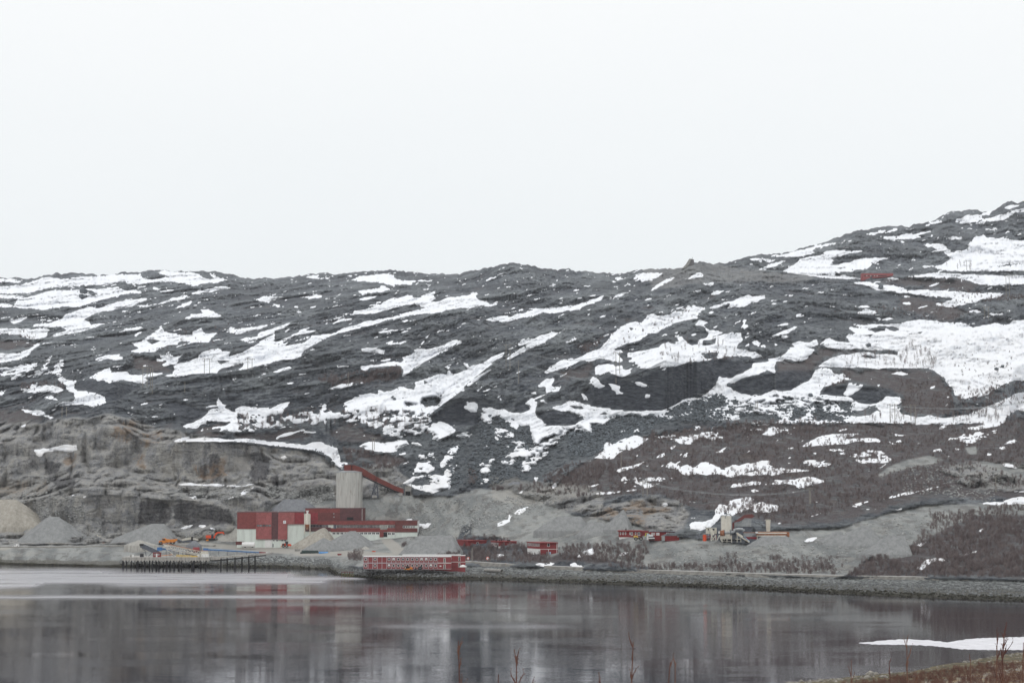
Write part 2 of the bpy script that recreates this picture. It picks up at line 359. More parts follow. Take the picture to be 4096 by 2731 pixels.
H 500,460 600,410 660,450 580,470 580,520 480,550
H 530,290 605,295 570,312
H 480,590 570,600 560,630 500,640
H 980,580 1010,575 990,630
H 1600,270 1640,260 1700,320 1640,360 1600,350
H 1780,230 1900,200 1990,250 1860,300 1780,320 1680,350 1600,380 1460,440 1560,370 1620,330
H 1730,180 1780,155 1780,180
H 1870,170 1910,140 1920,175
H 640,985 740,950 750,910 780,920 770,965 810,970 740,990 650,1015
H 800,905 830,880 890,850 930,840 900,880 850,915
H 840,720 875,700 870,725
H 440,745 480,742 470,755
H 1135,660 1165,635 1190,655 1150,672
H 410,660 490,648 450,668
H -30,1020 0,1000 60,990 20,1040 -20,1035
H 1350,1300 1430,1240 1500,1215 1510,1260 1400,1290
H 1730,1275 1780,1245 1830,1250 1780,1280
H 640,1275 700,1270 730,1285 650,1290
H 985,1360 1030,1350 1060,1355 1160,1350 1120,1368 1030,1368
H 1295,1350 1340,1340 1440,1380 1380,1388 1300,1375
I 190,480 340,475 440,500 400,530 260,520
I 0,535 60,530 100,545 300,545 160,560 0,570
I 0,630 160,620 200,605 260,600 420,630 340,655 260,670 190,690 160,660 60,640 0,650
I 580,830 720,790 880,760 1000,730 1120,710 1270,670 1380,665 1260,695 1140,720 1000,745 860,780 700,805 640,835
I 700,565 750,545 740,565
I 560,595 650,585 600,600
I 815,530 870,500 850,520
I 720,855 800,850 780,862
I 910,855 1000,850 980,865
I 920,795 980,800 950,815
I 260,915 320,895 360,885 300,915
I 1600,810 1760,795 1870,760 1952,725 2100,700 2100,800 1952,800 1800,815 1700,818
I 1880,715 1950,705 1930,720
I 1335,620 1385,580 1380,600 1340,622
I 1780,495 1830,500 1890,530 1800,520
I 215,1105 260,1080 340,1070 300,1105
I 570,1055 610,1038 590,1058
I 1100,1320 1190,1250 1270,1235 1330,1250 1230,1270 1150,1330
I 1490,1210 1560,1180 1630,1165 1560,1200
I 1110,1140 1180,1105 1210,1110 1150,1140
I 1590,1020 1640,1005 1610,1030
I 1430,280 1480,260 1560,290 1700,230 1780,225 1640,290 1560,340 1500,360 1440,320
Q 290,440 380,440 460,425 560,405 690,405 690,445 640,460 540,455 440,460 380,470 380,505 340,505
Q 635,855 690,838 680,855
Q 730,862 770,856 760,866
Q 1610,1145 1660,1130 1730,1115 1700,1140 1640,1155
Q 1790,1125 1840,1125 1820,1140
Q 1880,1140 1920,1150 1990,1135 1900,1170
Q 0,290 40,300 10,315
Q 190,235 230,215 220,235
P 1865,870 1920,850 1955,850 1950,870
P 2005,880 2060,900 2160,895 2090,950 2010,925
''')
BARE = polys('''
A 740,345 780,345 840,380 800,390 750,375
A 680,400 740,380 750,400 700,425
A 1240,770 1300,755 1370,775 1300,805
A 1860,945 1910,940 1980,950 1880,975
B 1480,1270 1560,1250 1640,1280 1600,1330 1500,1340 1460,1310
B 1330,1310 1430,1320 1340,1330
B 1490,1115 1520,1130 1490,1145
B 1150,1385 1230,1400 1160,1415
C 1100,660 1150,665 1120,690
C 1180,610 1230,600 1190,640
C 1740,770 1800,770 1850,745 1840,800 1780,815 1730,815
C 1720,885 1800,875 1870,880 1850,925 1760,930
C 1440,745 1500,750 1520,780 1490,805 1450,785
C 590,1330 700,1330 720,1360 640,1360
D 730,625 830,620 790,635
D 600,680 700,675 640,688
G 850,300 880,295 910,315 870,330
G 850,215 930,205 900,222
G 1240,200 1300,195 1270,210
G 1335,185 1400,180 1370,202
G 2070,540 2110,520 2110,550
G 2120,510 2170,495 2160,525
G 810,400 900,405 950,430 850,425
G 380,890 430,870 460,920 400,920
G 480,900 530,880 530,910 490,930
G 590,870 650,850 730,840 720,880 690,920 620,910
G 160,960 180,910 290,930 290,960 200,990
G 340,950 420,920 560,960 680,1000 600,1020 380,1000
F 1030,400 1080,385 1110,405 1060,420
F 1220,410 1260,385 1310,410 1250,435
F 860,370 960,290 1060,265 1080,300 1020,350 900,375
F 1110,320 1140,260 1190,215 1230,270 1300,190 1400,230 1420,280 1300,320 1200,330 1280,370 1150,400 1100,350
F 1540,400 1560,350 1800,360 1960,400 1900,440 1700,420
F 2040,400 2080,310 2160,350 2160,390
F 230,370 280,345 320,370
F 150,320 220,325 180,335
F 1690,260 1780,240 1750,262
F 1850,205 1880,175 1900,200
F 1560,260 1640,240 1600,262
F 1450,325 1510,310 1500,335
F 1920,320 2030,290 1990,312
''')
PATCHY = polys('''
F 830,380 960,280 1100,230 1280,165 1430,190 1550,240 2352,260 2352,470 1990,520 1700,540 1400,460 1200,560 1000,520 830,500 720,430
H 480,150 760,100 900,260 1000,250 1200,150 1440,120 1200,300 1050,480 850,560 500,640 450,480
E 1160,180 1340,150 1560,160 1800,180 2000,200 2040,300 1900,400 1600,370 1400,270 1180,260
G 0,780 420,800 760,840 700,1040 0,1050
F 700,560 1350,500 1450,600 1000,660 720,640
F 1600,440 2020,480 1850,580 1640,540
F 420,950 960,950 900,1010 600,1060 450,1020
F 2100,800 2352,800 2352,880 2100,880
G 560,1290 1100,1290 1110,1417 560,1417
G 1710,1120 2160,1080 2060,1200 1880,1280 1760,1260
E 480,200 900,200 1160,180 1180,300 760,310 560,350 480,340
A 0,980 330,950 540,900 560,1100 200,1220 0,1240
E 1860,480 2240,440 2200,680 2040,780 1860,760
''')
TALUS = polys('''
F 130,460 300,395 500,375 720,385 860,340 960,280 1100,235 1300,170 1440,200 1420,320 1300,420 900,500 760,470 720,560 560,560 450,640 330,640 260,720 150,760 -60,760 -60,540 60,520
H 60,200 280,220 420,180 480,0 620,40 800,60 1000,220 1200,180 1500,60 1900,40 2000,120 1900,260 1600,380 1300,450 1100,560 1000,640 700,640 480,660 380,640 250,560 130,300
F 1440,180 2352,260 2352,400 1900,450 1400,420
G 0,760 420,800 760,840 700,1000 0,1040
B 1150,1300 1600,1240 1660,1340 1500,1420 1100,1440
E 1740,380 2060,300 2200,420 2240,470 2200,620 2300,700 2230,780 2100,820 1780,760 1860,520 1500,480 1300,480 1280,440 1500,430 1700,400
''')
CLIFF_DARK = polys('''
C 700,1230 760,1180 900,1130 1150,1120 1380,1010 1640,975 1850,940 2160,960 2140,1010 2040,1080 1990,1095 1870,1080 1860,1120 1780,1200 1680,1250 1560,1285 1400,1375 1200,1378 900,1350 770,1320
C 1940,1165 2000,1120 2200,1080 2352,1050 2352,1215 2160,1248 2060,1228
G 0,560 160,540 370,560 350,620 230,690 150,735 60,740 0,725
A 640,1180 660,1120 900,1110 1080,1150 1200,1170 1000,1290 900,1290 880,1245 740,1210
C 130,1330 220,1290 260,1370 120,1392
C 310,1400 430,1370 640,1390 700,1450 640,1497 400,1497
B 1540,1430 1640,1340 1830,1290 1850,1360 1980,1400 1980,1497 1560,1497
A 1600,1497 1400,1300 1500,1290 1800,1380
G 430,780 520,700 780,700 1100,720 1160,790 1040,830 960,862 860,865 780,850 640,790
''')
GRAVEL = polys('''
Z 1430,1995 1640,1982 1800,1985 1900,1955 2050,1960 2080,2000 1990,2060 1850,2100 1830,2150 1740,2240 1450,2262 1000,2262 900,2200 1000,2100 1420,2090
Z 2060,2140 2200,2090 2400,2100 2650,2150 2760,2150 3000,2180 3100,2120 3360,2110 3560,2050 3700,2018 4000,2010 4150,2020 4150,2060 3900,2060 3750,2130 3650,2180 3500,2210 3400,2290 3340,2310 2700,2285 2500,2250 2350,2220 2200,2200
Z 1900,2000 2050,1970 2120,1990 2300,2060 2420,2080 2560,2100 2620,2150 2300,2170 2200,2230 2000,2150 1880,2140
Z 0,2165 300,2180 600,2170 940,2150 1300,2180 1500,2160 1700,2180 1700,2215 1300,2250 900,2262 300,2255 0,2250
I 790,590 860,540 950,500 1050,460 1210,435 1330,465 1250,500 1100,520 950,560 840,600
I 1490,370 1580,360 1580,420 1520,430
I 1580,480 1680,475 1850,530 1940,560 1880,600 1750,560 1620,510
Z 1060,2050 1100,2010 1200,1990 1300,1995 1420,2000 1440,2080 1060,2080
Z -700,2180 0,2190 0,2255 -700,2250
''')
QUARRY = polys('''
Z -700,1760 0,1700 150,1690 300,1670 450,1655 560,1680 620,1710 700,1715 900,1770 1060,1785 1200,1800 1290,1830 1360,1880 1400,2000 1300,2060 1000,2200 500,2220 0,2200 -700,2200
Z 1440,1870 1560,1850 1640,1920 1650,1985 1430,2000
Z 2060,1980 2200,1940 2400,1960 2420,2040 2100,2060
Z 2340,2060 2450,2010 2620,1985 2730,2000 2760,2060 2740,2120 2600,2150 2360,2110
Z 3760,1880 3900,1840 4096,1900 4096,1960 3900,1960
Z 2560,1040 2760,1050 2900,1060 3100,1090 3280,1100 3200,1130 2800,1130 2620,1160 2590,1120
''')
OCHRE = polys('''
Q 1050,180 1200,170 1260,230 1220,300 1300,280 1450,270 1540,330 1500,380 1300,430 1230,380 1080,380 1000,300
Q 1560,440 1640,460 1780,560 1950,560 2040,500 2050,640 1900,740 1800,730 1700,560
Q 0,700 120,720 420,700 440,820 280,860 0,870
Q 1180,500 1300,480 1320,640 1200,600
Z 2330,2070 2440,2020 2560,2000 2700,2010 2700,2060 2560,2080 2480,2100
Z 2440,2070 2620,2040 2600,2100 2450,2110
Q 560,480 690,480 690,620 560,600
Q 1180,680 1270,700 1280,760 1190,760
''')
HEATH = polys('''
Z 1950,1990 2200,1950 2450,1760 2700,1720 3000,1690 3300,1690 3900,1690 4200,1580 4200,2330 3380,2305 3440,2240 3560,2170 3750,2100 3900,2040 4200,2010 3700,2000 3560,2040 3360,2095 3150,2110 2900,2060 2740,2030 2640,1980 2400,1995 2200,1980
G 0,430 200,450 420,330 560,340 900,350 1160,385 1160,400 900,385 600,400 470,460 400,520 340,600 300,640 0,600
G 520,520 1400,525 1560,580 1680,800 1720,940 1600,985 1200,960 1200,800 1000,720 700,640
E 290,265 450,262 400,300 300,345 700,340 900,290 1130,350 1000,430 700,415 120,380 160,320
E 1300,260 1420,270 1700,400 1660,460 1440,440 1300,430 1180,350
E 1380,480 1800,520 1860,600 1600,620 1420,560
G 950,870 1150,880 1050,950 980,930
A 0,720 160,760 360,780 250,850 0,880
A 1100,880 1460,950 1450,1050 1150,1050
C 650,800 900,740 820,840 700,880
C 500,1030 800,960 790,1080 700,1120 520,1110
D 1000,720 1400,700 1800,710 2050,780 1900,830 1300,790
D 1250,840 1700,920 1900,1020 1750,1100 1300,1000
A 0,1280 250,1350 450,1440 300,1497 0,1450
Q 0,0 200,100 420,150 250,240 60,300 0,300
Z 1880,2200 2100,2190 2600,2200 2600,2270 2100,2250 1880,2240
Z 2500,2240 2900,2220 3400,2250 3420,2300 2600,2285
B 560,1100 1000,1050 1300,1060 1250,1120 700,1170
''')
ROADGRAVEL = polys('''
Z 560,2162 700,2158 1000,2185 1160,2190 1160,2215 700,2180
Z 1100,2192 1480,2205 1620,2215 1560,2225 1200,2222
Z 1520,2150 1560,2150 1600,2180 1640,2215 1580,2218 1540,2180
Z 0,2110 60,2120 200,2165 300,2178 200,2176 50,2130 0,2120
Z 0,2188 60,2188 20,2200 0,2205
Z 560,2165 800,2160 930,2130 935,2080 900,2120 820,2140 700,2150
''')
# ------------------------------------------------------------------ terrain: one heightfield from the shore to behind the skyline
def pl(txt):
    a = np.array([[float(t) for t in q.split(',')] for q in txt.split()])
    return a

SHORE = pl('-900,2250 0,2253 110,2258 300,2262 520,2268 700,2266 900,2266 1060,2268 1200,2272 1318,2277 1340,2296 1380,2306 1450,2310 1600,2316 1850,2318 2000,2318 2200,2326 2500,2338 2800,2346 3000,2354 3300,2370 3600,2386 4096,2404 5000,2425')
SKY = pl('-900,1120 0,1111 60,1113 90,1118 160,1103 230,1094 250,1096 285,1092 300,1094 400,1096 470,1096 500,1089 560,1089 630,1078 700,1082 760,1087 830,1084 900,1088 960,1105 1000,1114 1100,1112 1210,1108 1240,1096 1270,1092 1350,1096 1420,1088 1480,1082 1520,1084 1580,1081 1650,1087 1720,1093 1800,1097 1860,1086 1905,1086 1960,1066 2045,1051 2100,1055 2150,1070 2260,1078 2350,1088 2420,1090 2500,1095 2540,1083 2600,1078 2700,1072 2745,1061 2780,1050 2800,1046 2850,1052 2900,1052 2950,1040 3000,1024 3010,1022 3060,1020 3160,1010 3250,980 3370,940 3450,920 3560,904 3640,906 3740,880 3800,846 3850,842 3900,840 3930,848 3990,832 4030,812 4060,810 4096,806 4400,770 5000,740')

LV_U = np.array([-900, 0, 500, 1000, 1300, 1440, 1690, 1900, 2150, 2500, 2800, 3100, 3600, 4096, 5000], float)
# rows: (v, D) at each LV_U
LEV = [
 ([2192, 2192, 2203, 2220, 2224, 2274, 2262, 2262, 2266, 2281, 2290, 2301, 2310, 2318, 2330],
  [1290, 1290, 1290, 1260, 1235, 1078, 1092, 1108, 1080, 1055, 1020, 990, 955, 925, 880]),
 ([2170, 2165, 2166, 2190, 2175, 2160, 2132, 2190, 2212, 2172, 2166, 2185, 2235, 2225, 2225],
  [1350, 1345, 1345, 1325, 1330, 1330, 1333, 1200, 1135, 1110, 1090, 1060, 1000, 985, 960]),
 ([1960, 1960, 1985, 1960, 1950, 1975, 1980, 1985, 1985, 1975, 1975, 1985, 2000, 2020, 2020],
  [1460, 1460, 1440, 1440, 1430, 1405, 1385, 1340, 1315, 1260, 1250, 1235, 1190, 1140, 1080]),
 ([1750, 1750, 1710, 1770, 1800, 1790, 1780, 1770, 1750, 1700, 1700, 1700, 1700, 1720, 1700],
  [1600, 1580, 1570, 1520, 1510, 1490, 1485, 1480, 1480, 1480, 1480, 1480, 1470, 1440, 1400]),
 ([1450, 1450, 1450, 1430, 1430, 1430, 1430, 1430, 1430, 1430, 1450, 1450, 1470, 1480, 1480],
  [1950, 1920, 1820, 1720, 1690, 1680, 1680, 1680, 1660, 1650, 1650, 1680, 1710, 1740, 1740]),
 ([1270, 1270, 1250, 1210, 1200, 1190, 1190, 1190, 1195, 1200, 1190, 1190, 1190, 1180, 1180],
  [2550, 2500, 2450, 2300, 2150, 2100, 2060, 2020, 2000, 1980, 1960, 2000, 2080, 2150, 2200]),
]
SKY_D = ([-900, 0, 500, 1000, 1400, 1700, 1880, 1980, 2150, 2450, 2600, 2760, 2900, 3100, 3600, 4096, 5000],
         [3600, 3500, 3400, 3000, 2850, 2800, 2700, 2350, 2350, 2600, 2350, 2200, 2350, 2500, 2750, 2950, 3000])

U0, U1, NU, NV = -640.0, 4740.0, 1480, 350
gu = np.linspace(U0, U1, NU)
gt = np.linspace(0, 1, NV) ** 1.06
shore_v = np.interp(gu, SHORE[:, 0], SHORE[:, 1])
sky_v = np.interp(gu, SKY[:, 0], SKY[:, 1])
sky_v = sky_v + 5.0 * np.interp(gu, np.arange(U0 - 50, U1 + 50, 23), np.random.RandomState(4).randn(len(np.arange(U0 - 50, U1 + 50, 23)))) * .55 + 1.6 * np.interp(gu, np.arange(U0 - 50, U1 + 50, 8), np.random.RandomState(5).randn(len(np.arange(U0 - 50, U1 + 50, 8))))
GU = np.repeat(gu[:, None], NV, 1)
GV = shore_v[:, None] + (sky_v - shore_v)[:, None] * gt[None, :]

def blur_u(a, k):
    w = np.hanning(2 * k + 3)[1:-1]; w /= w.sum()
    pad = np.pad(a, [(k, k)] + [(0, 0)] * (a.ndim - 1), mode='edge')
    return sum(w[i] * pad[i:i + len(a)] for i in range(2 * k + 1))

shore_D = CAMH / -ray(gu, shore_v)[1]
lvv = [shore_v] + [blur_u(np.interp(gu, LV_U, r[0]), 12) for r in LEV] + [sky_v]
lvd = [shore_D] + [blur_u(np.interp(gu, LV_U, r[1]), 12) for r in LEV] + [blur_u(np.interp(gu, *SKY_D), 10)]
lvv, lvd = np.array(lvv), np.log(np.array(lvd))
# monotone cubic through the levels, column by column
LD = np.empty((NU, NV))
xs = -lvv                                      # increasing upwards
h = np.diff(xs, axis=0); dl = np.diff(lvd, axis=0) / h
m = np.zeros_like(lvd)
m[0], m[-1] = dl[0], dl[-1]
for i in range(1, len(lvd) - 1):
    w1, w2 = 2 * h[i] + h[i - 1], h[i] + 2 * h[i - 1]
    ok = dl[i - 1] * dl[i] > 0
    m[i] = np.where(ok, (w1 + w2) / (w1 / np.where(ok, dl[i - 1], 1) + w2 / np.where(ok, dl[i], 1)), 0)
X = -GV
for i in range(len(h)):
    t = (X - xs[i][:, None]) / h[i][:, None]
    sel = (t >= 0) & (t <= 1.0001)
    t2, t3 = t * t, t ** 3
    H_ = h[i][:, None]
    val = ((2 * t3 - 3 * t2 + 1) * lvd[i][:, None] + (t3 - 2 * t2 + t) * H_ * m[i][:, None]
           + (-2 * t3 + 3 * t2) * lvd[i + 1][:, None] + (t3 - t2) * H_ * m[i + 1][:, None])
    LD = np.where(sel, val, LD)

# ridges whose back hides lower ground behind: (view, crest outline, depth share, pixels of flank below)
FOLDS = [
 ('A', '-400,490 0,490 150,498 380,515 560,480 640,490 800,445 1090,372 1400,330 1700,290 1960,258 2100,250', .10, 70),
 ('A', '1640,430 1750,380 1900,355 2050,365 2180,420 2300,480', .035, 60),
 ('A', '-300,980 60,960 180,930 270,860 360,800 600,735 880,650 1180,600', .04, 60),
 ('A', '1390,1078 1680,1058 1850,1055 2040,1028 2250,985 2352,960', .03, 60),
 ('B', '0,1000 200,952 430,928 520,830 760,712 1050,642 1450,548 1700,512', .022, 50),
 ('B', '1290,1080 1540,932 1740,822 1830,780', .025, 60),
 ('B', '1530,1440 1620,1345 1760,1242 1860,1142 2010,1020 2170,900', .025, 60),
 ('D', '0,655 280,658 430,690 900,745 1040,792', .04, 60),
 ('D', '1040,738 1250,695 1500,700 1700,706 1900,752 2050,790', .04, 45),
 ('G', '2150,1090 2190,1020 2270,940 2352,880 2600,760', .14, 140),
 ('G', '500,528 800,524 1200,527 1460,547 1560,592 1640,700 1690,810', .02, 60),
 ('B', '1880,190 2000,230 2352,270', .0, 40),
 ('C', '100,600 290,562 540,528 740,472 890,395', .02, 40),
 ('C', '1000,840 1240,742 1440,652 1660,600', .025, 50),
 ('F', '980,925 1340,928 1560,938 2060,905 2352,880', .02, 30),
 ('E', '0,424 440,422 840,464 1080,492 1220,552 1310,636', .05, 30),
 ('I', '200,1110 330,1095 440,1120 600,1030 720,990 850,950 1000,898 1400,845 1500,815 1952,818', .03, 60),
 ('H', '0,745 380,742 600,735 760,715', .02, 60),
]
DL = np.zeros_like(LD)
for vw, txt, A, ln in FOLDS:
    ox, oy, s = VIEWS[vw]
    p = pl(txt); pu, pv = ox + p[:, 0] / s, oy + p[:, 1] / s
    o = np.argsort(pu)
    vc = np.interp(gu, pu[o], pv[o])
    ends = smooth((gu - pu.min()) / 60) * smooth((pu.max() - gu) / 60)
    d = GV - vc[:, None]
    DL += A * ends[:, None] * np.where(d > 0, -.30 * (1 - smooth(d / ln)), .62 * smooth(-d / 8.0) * (1 - smooth(-d / 190.0)))
# steep faces: base line and top line
CLIFFS = [
 ('C', '700,1300 770,1320 900,1355 1200,1380 1400,1375 1560,1285 1700,1255 1870,1100 2000,1095 2160,1000',
       '700,1270 800,1180 900,1130 1150,1125 1400,1010 1640,980 1870,935 2000,950 2160,970'),
 ('C', '1930,1160 2060,1230 2160,1248 2350,1210 2480,1180 2600,1150 2700,1090',
       '1930,1155 2060,1110 2200,1085 2350,1055 2500,1040 2700,1060'),
 ('A', '600,1120 740,1215 900,1290 1000,1290 1200,1190', '600,1112 740,1112 900,1115 1080,1150 1200,1175'),
 ('Q', '-300,700 0,700 400,680 700,700 1100,800 1500,750 2240,755 2500,900', '-300,420 0,400 300,260 500,170 1000,190 1300,400 1560,385 2240,385 2500,600'),
 ('Q', '-100,1000 500,1150 700,1190 1200,1180 1700,1140 2240,1130 2500,1140', '-100,960 200,900 500,870 1000,880 1500,890 2240,880 2500,930'),
 ('G', '420,780 780,852 960,862 1020,830 1190,790', '420,740 520,700 780,700 1000,730 1190,760'),
 ('A', '1390,700 1530,725 1700,730 1790,725 1970,700', '1390,640 1600,590 1800,570 1970,600'),
 ('B', '1530,1430 1600,1470 1900,1480 2100,1440 2240,1400', '1530,1420 1700,1330 1900,1290 2100,1300 2240,1340'),
 ('H', '1000,80 1110,125 1250,118 1380,90', '1000,50 1110,20 1250,20 1380,60'),
]
for vw, b, t in CLIFFS:
    ox, oy, s = VIEWS[vw]
    b, t = pl(b), pl(t)
    vb = blur_u(oy + np.interp(gu, ox + b[:, 0] / s, b[:, 1]) / s, 3)
    vt = blur_u(oy + np.interp(gu, ox + t[:, 0] / s, t[:, 1]) / s, 3)
    jr = np.random.RandomState(int(abs(b[0, 0]) + abs(b[-1, 1])))
    kk = np.arange(U0 - 300, U1 + 300, 150.0); j1 = np.interp(gu, kk, jr.randn(len(kk))); kk2 = np.arange(U0 - 100, U1 + 100, 40.0); j2 = np.interp(gu, kk2, jr.randn(len(kk2)))
    jm = 10 if vw == 'Q' else 3
    vb = vb + (j1 * .5 + j2 * .25) * jm; vt = vt + (j1[::-1] * .6 + j2[::-1] * .3) * jm
    vt = np.minimum(vt, vb - 1)
    a0, a1 = ox + max(b[0, 0], t[0, 0]) / s, ox + min(b[-1, 0], t[-1, 0]) / s
    ends = smooth((gu - a0) / 70) * smooth((a1 - gu) / 110)
    hh = (vb - vt)
    rate = 0.00045
    amt = (rate * hh * ends * np.clip(.9 + .2 * j1, .5, 1.2))[:, None]
    f = np.clip((vb[:, None] - GV) / hh[:, None], 0, 1)
    back = np.clip((vt[:, None] - GV) / (0.9 * hh[:, None] + 10), 0, 1)
    if vw == 'Q':
        amt = blur_u(amt, 14) * .6
    DL -= amt * f * (1 - smooth(back))
# flat working levels: gentle pull so that heaps and buildings stand on benches
LD = LD + DL
LD = LD * .15 + np.maximum.accumulate(LD, 1) * .85
BASE_LD = LD.copy()

def base_D(u, v):
    """ground distance of the undisturbed terrain on the bearing u, v"""
    fu = np.clip((np.asarray(u, float) - U0) / (U1 - U0) * (NU - 1), 0, NU - 1.001)
    i = fu.astype(int); a = fu - i
    def col(k):
        sv, kv = shore_v[k], sky_v[k]
        t = np.clip((np.asarray(v, float) - sv) / (kv - sv), 0, 1) ** (1 / 1.06) * (NV - 1)
        j = np.clip(t.astype(int), 0, NV - 2); b = t - j
        return BASE_LD[k, j] * (1 - b) + BASE_LD[k, j + 1] * b
    return np.exp(col(i) * (1 - a) + col(i + 1) * a)

def G(u, v):
    D = base_D(np.array([u]), np.array([v]))[0]
    return Vector(W3(u, v, D))

# ---- ground cover fields
def signed(plist, pad=16.0, default=-1.0):
    """signed distance (photo pixels, + inside, clipped at pad) of the union of outlines, on the grid"""
    sd = np.full(GU.shape, -pad)
    for P in plist:
        # outlines that reach the edge of the photograph carry on past it
        P = P.copy(); P[P[:, 0] > 4086, 0] = 4900; P[P[:, 0] < 6, 0] = -800
        umin, vmin = P.min(0) - pad; umax, vmax = P.max(0) + pad
        i0 = max(0, int((umin - U0) / (U1 - U0) * (NU - 1))); i1 = min(NU, int((umax - U0) / (U1 - U0) * (NU - 1)) + 2)
        if i1 <= i0: continue
        gv = GV[i0:i1]
        js = np.where((gv.min(0) <= vmax) & (gv.max(0) >= vmin))[0]
        if not len(js): continue
        j0, j1 = js[0], js[-1] + 1
        x, y = GU[i0:i1, j0:j1], GV[i0:i1, j0:j1]
        inside = np.zeros(x.shape, bool); d2 = np.full(x.shape, pad * pad)
        Q = np.roll(P, -1, 0)
        for (ax, ay), (bx, by) in zip(P, Q):
            c = ((ay > y) != (by > y))
            if ay != by:
                inside ^= c & (x < (bx - ax) * (y - ay) / (by - ay) + ax)
            ex, ey = bx - ax, by - ay
            L = ex * ex + ey * ey + 1e-9
            t = np.clip(((x - ax) * ex + (y - ay) * ey) / L, 0, 1)
            d2 = np.minimum(d2, (x - ax - t * ex) ** 2 + (y - ay - t * ey) ** 2)
        d = np.sqrt(d2)
        s_ = np.where(inside, d, -d)
        sd[i0:i1, j0:j1] = np.maximum(sd[i0:i1, j0:j1], s_)
    return sd

sd_snow = signed(SNOW)
sd_bare = signed(BARE, 10.0)
f_patchy = smooth((signed(PATCHY, 20.0) + 10) / 20)
f_talus = smooth((signed(TALUS, 20.0) + 10) / 20)
f_dark = smooth((signed(CLIFF_DARK, 12.0) + 6) / 12)
sd_gravel = signed(GRAVEL, 16.0)
sd_quarry = signed(QUARRY, 24.0)
sd_ochre = signed(OCHRE, 24.0)
sd_heath = signed(HEATH, 30.0)
sd_road = signed(ROADGRAVEL, 10.0)
RECESS_SHADE = polys('''
P 240,170 350,150 480,190 460,300 430,430 300,470 250,380 290,260
P 485,390 560,380 575,520 560,640 510,660 475,560
Q 1250,890 1480,900 1560,1000 1480,1120 1240,1120
Q 1540,930 1700,900 2060,960 2120,1120 1700,1140 1560,1060
Q 470,700 680,700 680,790 500,790
Q 1870,480 1960,470 1990,740 1890,740
Q 410,540 560,560 520,660 400,660
Q 1800,580 1850,560 1850,720 1790,700
''')
PALE = polys('''
Q 0,700 150,690 400,700 430,850 250,870 0,880
Q 1440,450 1560,470 1600,740 1440,700
Q 2060,500 2240,480 2240,660 2080,640
Q 760,970 900,960 920,1060 780,1060
Q 450,870 1000,860 1500,880 1500,905 1000,900 450,900
H 560,560 1500,640 1480,760 900,840 600,800
''')
sd_recess = signed(RECESS_SHADE, 16.0); sd_pale = signed(PALE, 16.0)  # dark quarry patches: shade of the recess and cleft goes into the colour

P0 = W3(GU, GV, np.exp(LD))
px, py, pz = P0[..., 0], P0[..., 1], P0[..., 2]
# strata planes rise to the right and lean back
tilt = .26 + .20 * smooth((GU - 500) / 1400) - .14 * smooth((GU - 3000) / 700)
ss = (pz - tilt * px - 0.06 * py)
sa = px + tilt * pz
n_edge = fbm(px / 9, py / 26, ss / 5.5, 4, 11, .55)
n_str = fbm(sa / 11, py / 22, ss / 1.9, 4, 37, .6)
n_isl = fbm(sa / 5.5, py / 9, ss / 2.6, 3, 47, .55)
n_fine = fbm(px / 3.2, py / 9, ss / 2.0, 3, 31, .6)
n_big = fbm(sa / 70, py / 110, ss / 26, 3, 51)
f_gravel = smooth((sd_gravel + n_edge * 6 + 4) / 8)
f_quarry = smooth((sd_quarry + n_edge * 14 + 6) / 14)
f_quarry = f_quarry * (1 - .55 * smooth((1240 - GV) / 40))
f_ochre = smooth((sd_ochre + n_edge * 26 + n_fine * 12) / 16)
f_heath = smooth((sd_heath + n_edge * 24 + n_fine * 10 + 2) / 18)
f_rub = smooth((GV - lvv[1][:, None] + 2) / 10) * smooth((GU - 700) / 400)
f_road = smooth((sd_road + n_edge * 2 + 2) / 4)
f_recess = smooth((sd_recess + n_edge * 12 + n_fine * 8 + 2) / 9)
f_road = np.maximum(f_road, .55 * smooth((sd_pale + n_edge * 14 + n_fine * 10) / 12))

low = smooth((GV - 1250) / 350)
snow = sd_snow + n_edge * 6.5 + n_str * 6.0 + n_fine * 2.0 + 0.4
# rocks that stick out of the snow, more of them lower down
isl = smooth((n_isl - .47 + .08 * low) / .12) * smooth((26 - sd_snow) / 30)
snow = np.where(sd_snow > -2, snow - isl * 18, snow)
pn = vnoise(px / 2.6, py / 4.2, pz / 2.2, 71) * .75 + vnoise(px / 6, py / 9, pz / 4, 73) * .65 + n_fine * .3
snow_p = np.minimum(snow, 5 + n_edge * 4) + (pn * 15 - 2.5) * smooth((sd_snow + 12) / 14)
snow = snow * (1 - f_patchy) + snow_p * f_patchy
snow = np.minimum(snow, -(sd_bare + n_edge * 3))
amb = vnoise(sa / 15, py / 22, ss / 3.0, 91) * .8 + n_str * .75
amb = (amb - 0.72 + .1 * smooth((1500 - GV) / 300)) * 26
amb2 = (n_str * 1.1 + n_isl * .5 - .62) * 22 * smooth((sd_snow + 60) / 60)
amb = np.maximum(np.minimum(amb, 3), np.minimum(amb2, 2.5))
snow = np.maximum(snow, np.where((sd_gravel < -8) & (sd_quarry < -10) & (f_talus < .3) & (f_dark < .5) & (GV < 1900), amb, -16))
snow = np.where(GV > 2330, -16, snow)
f_snow = smooth(snow / 4)

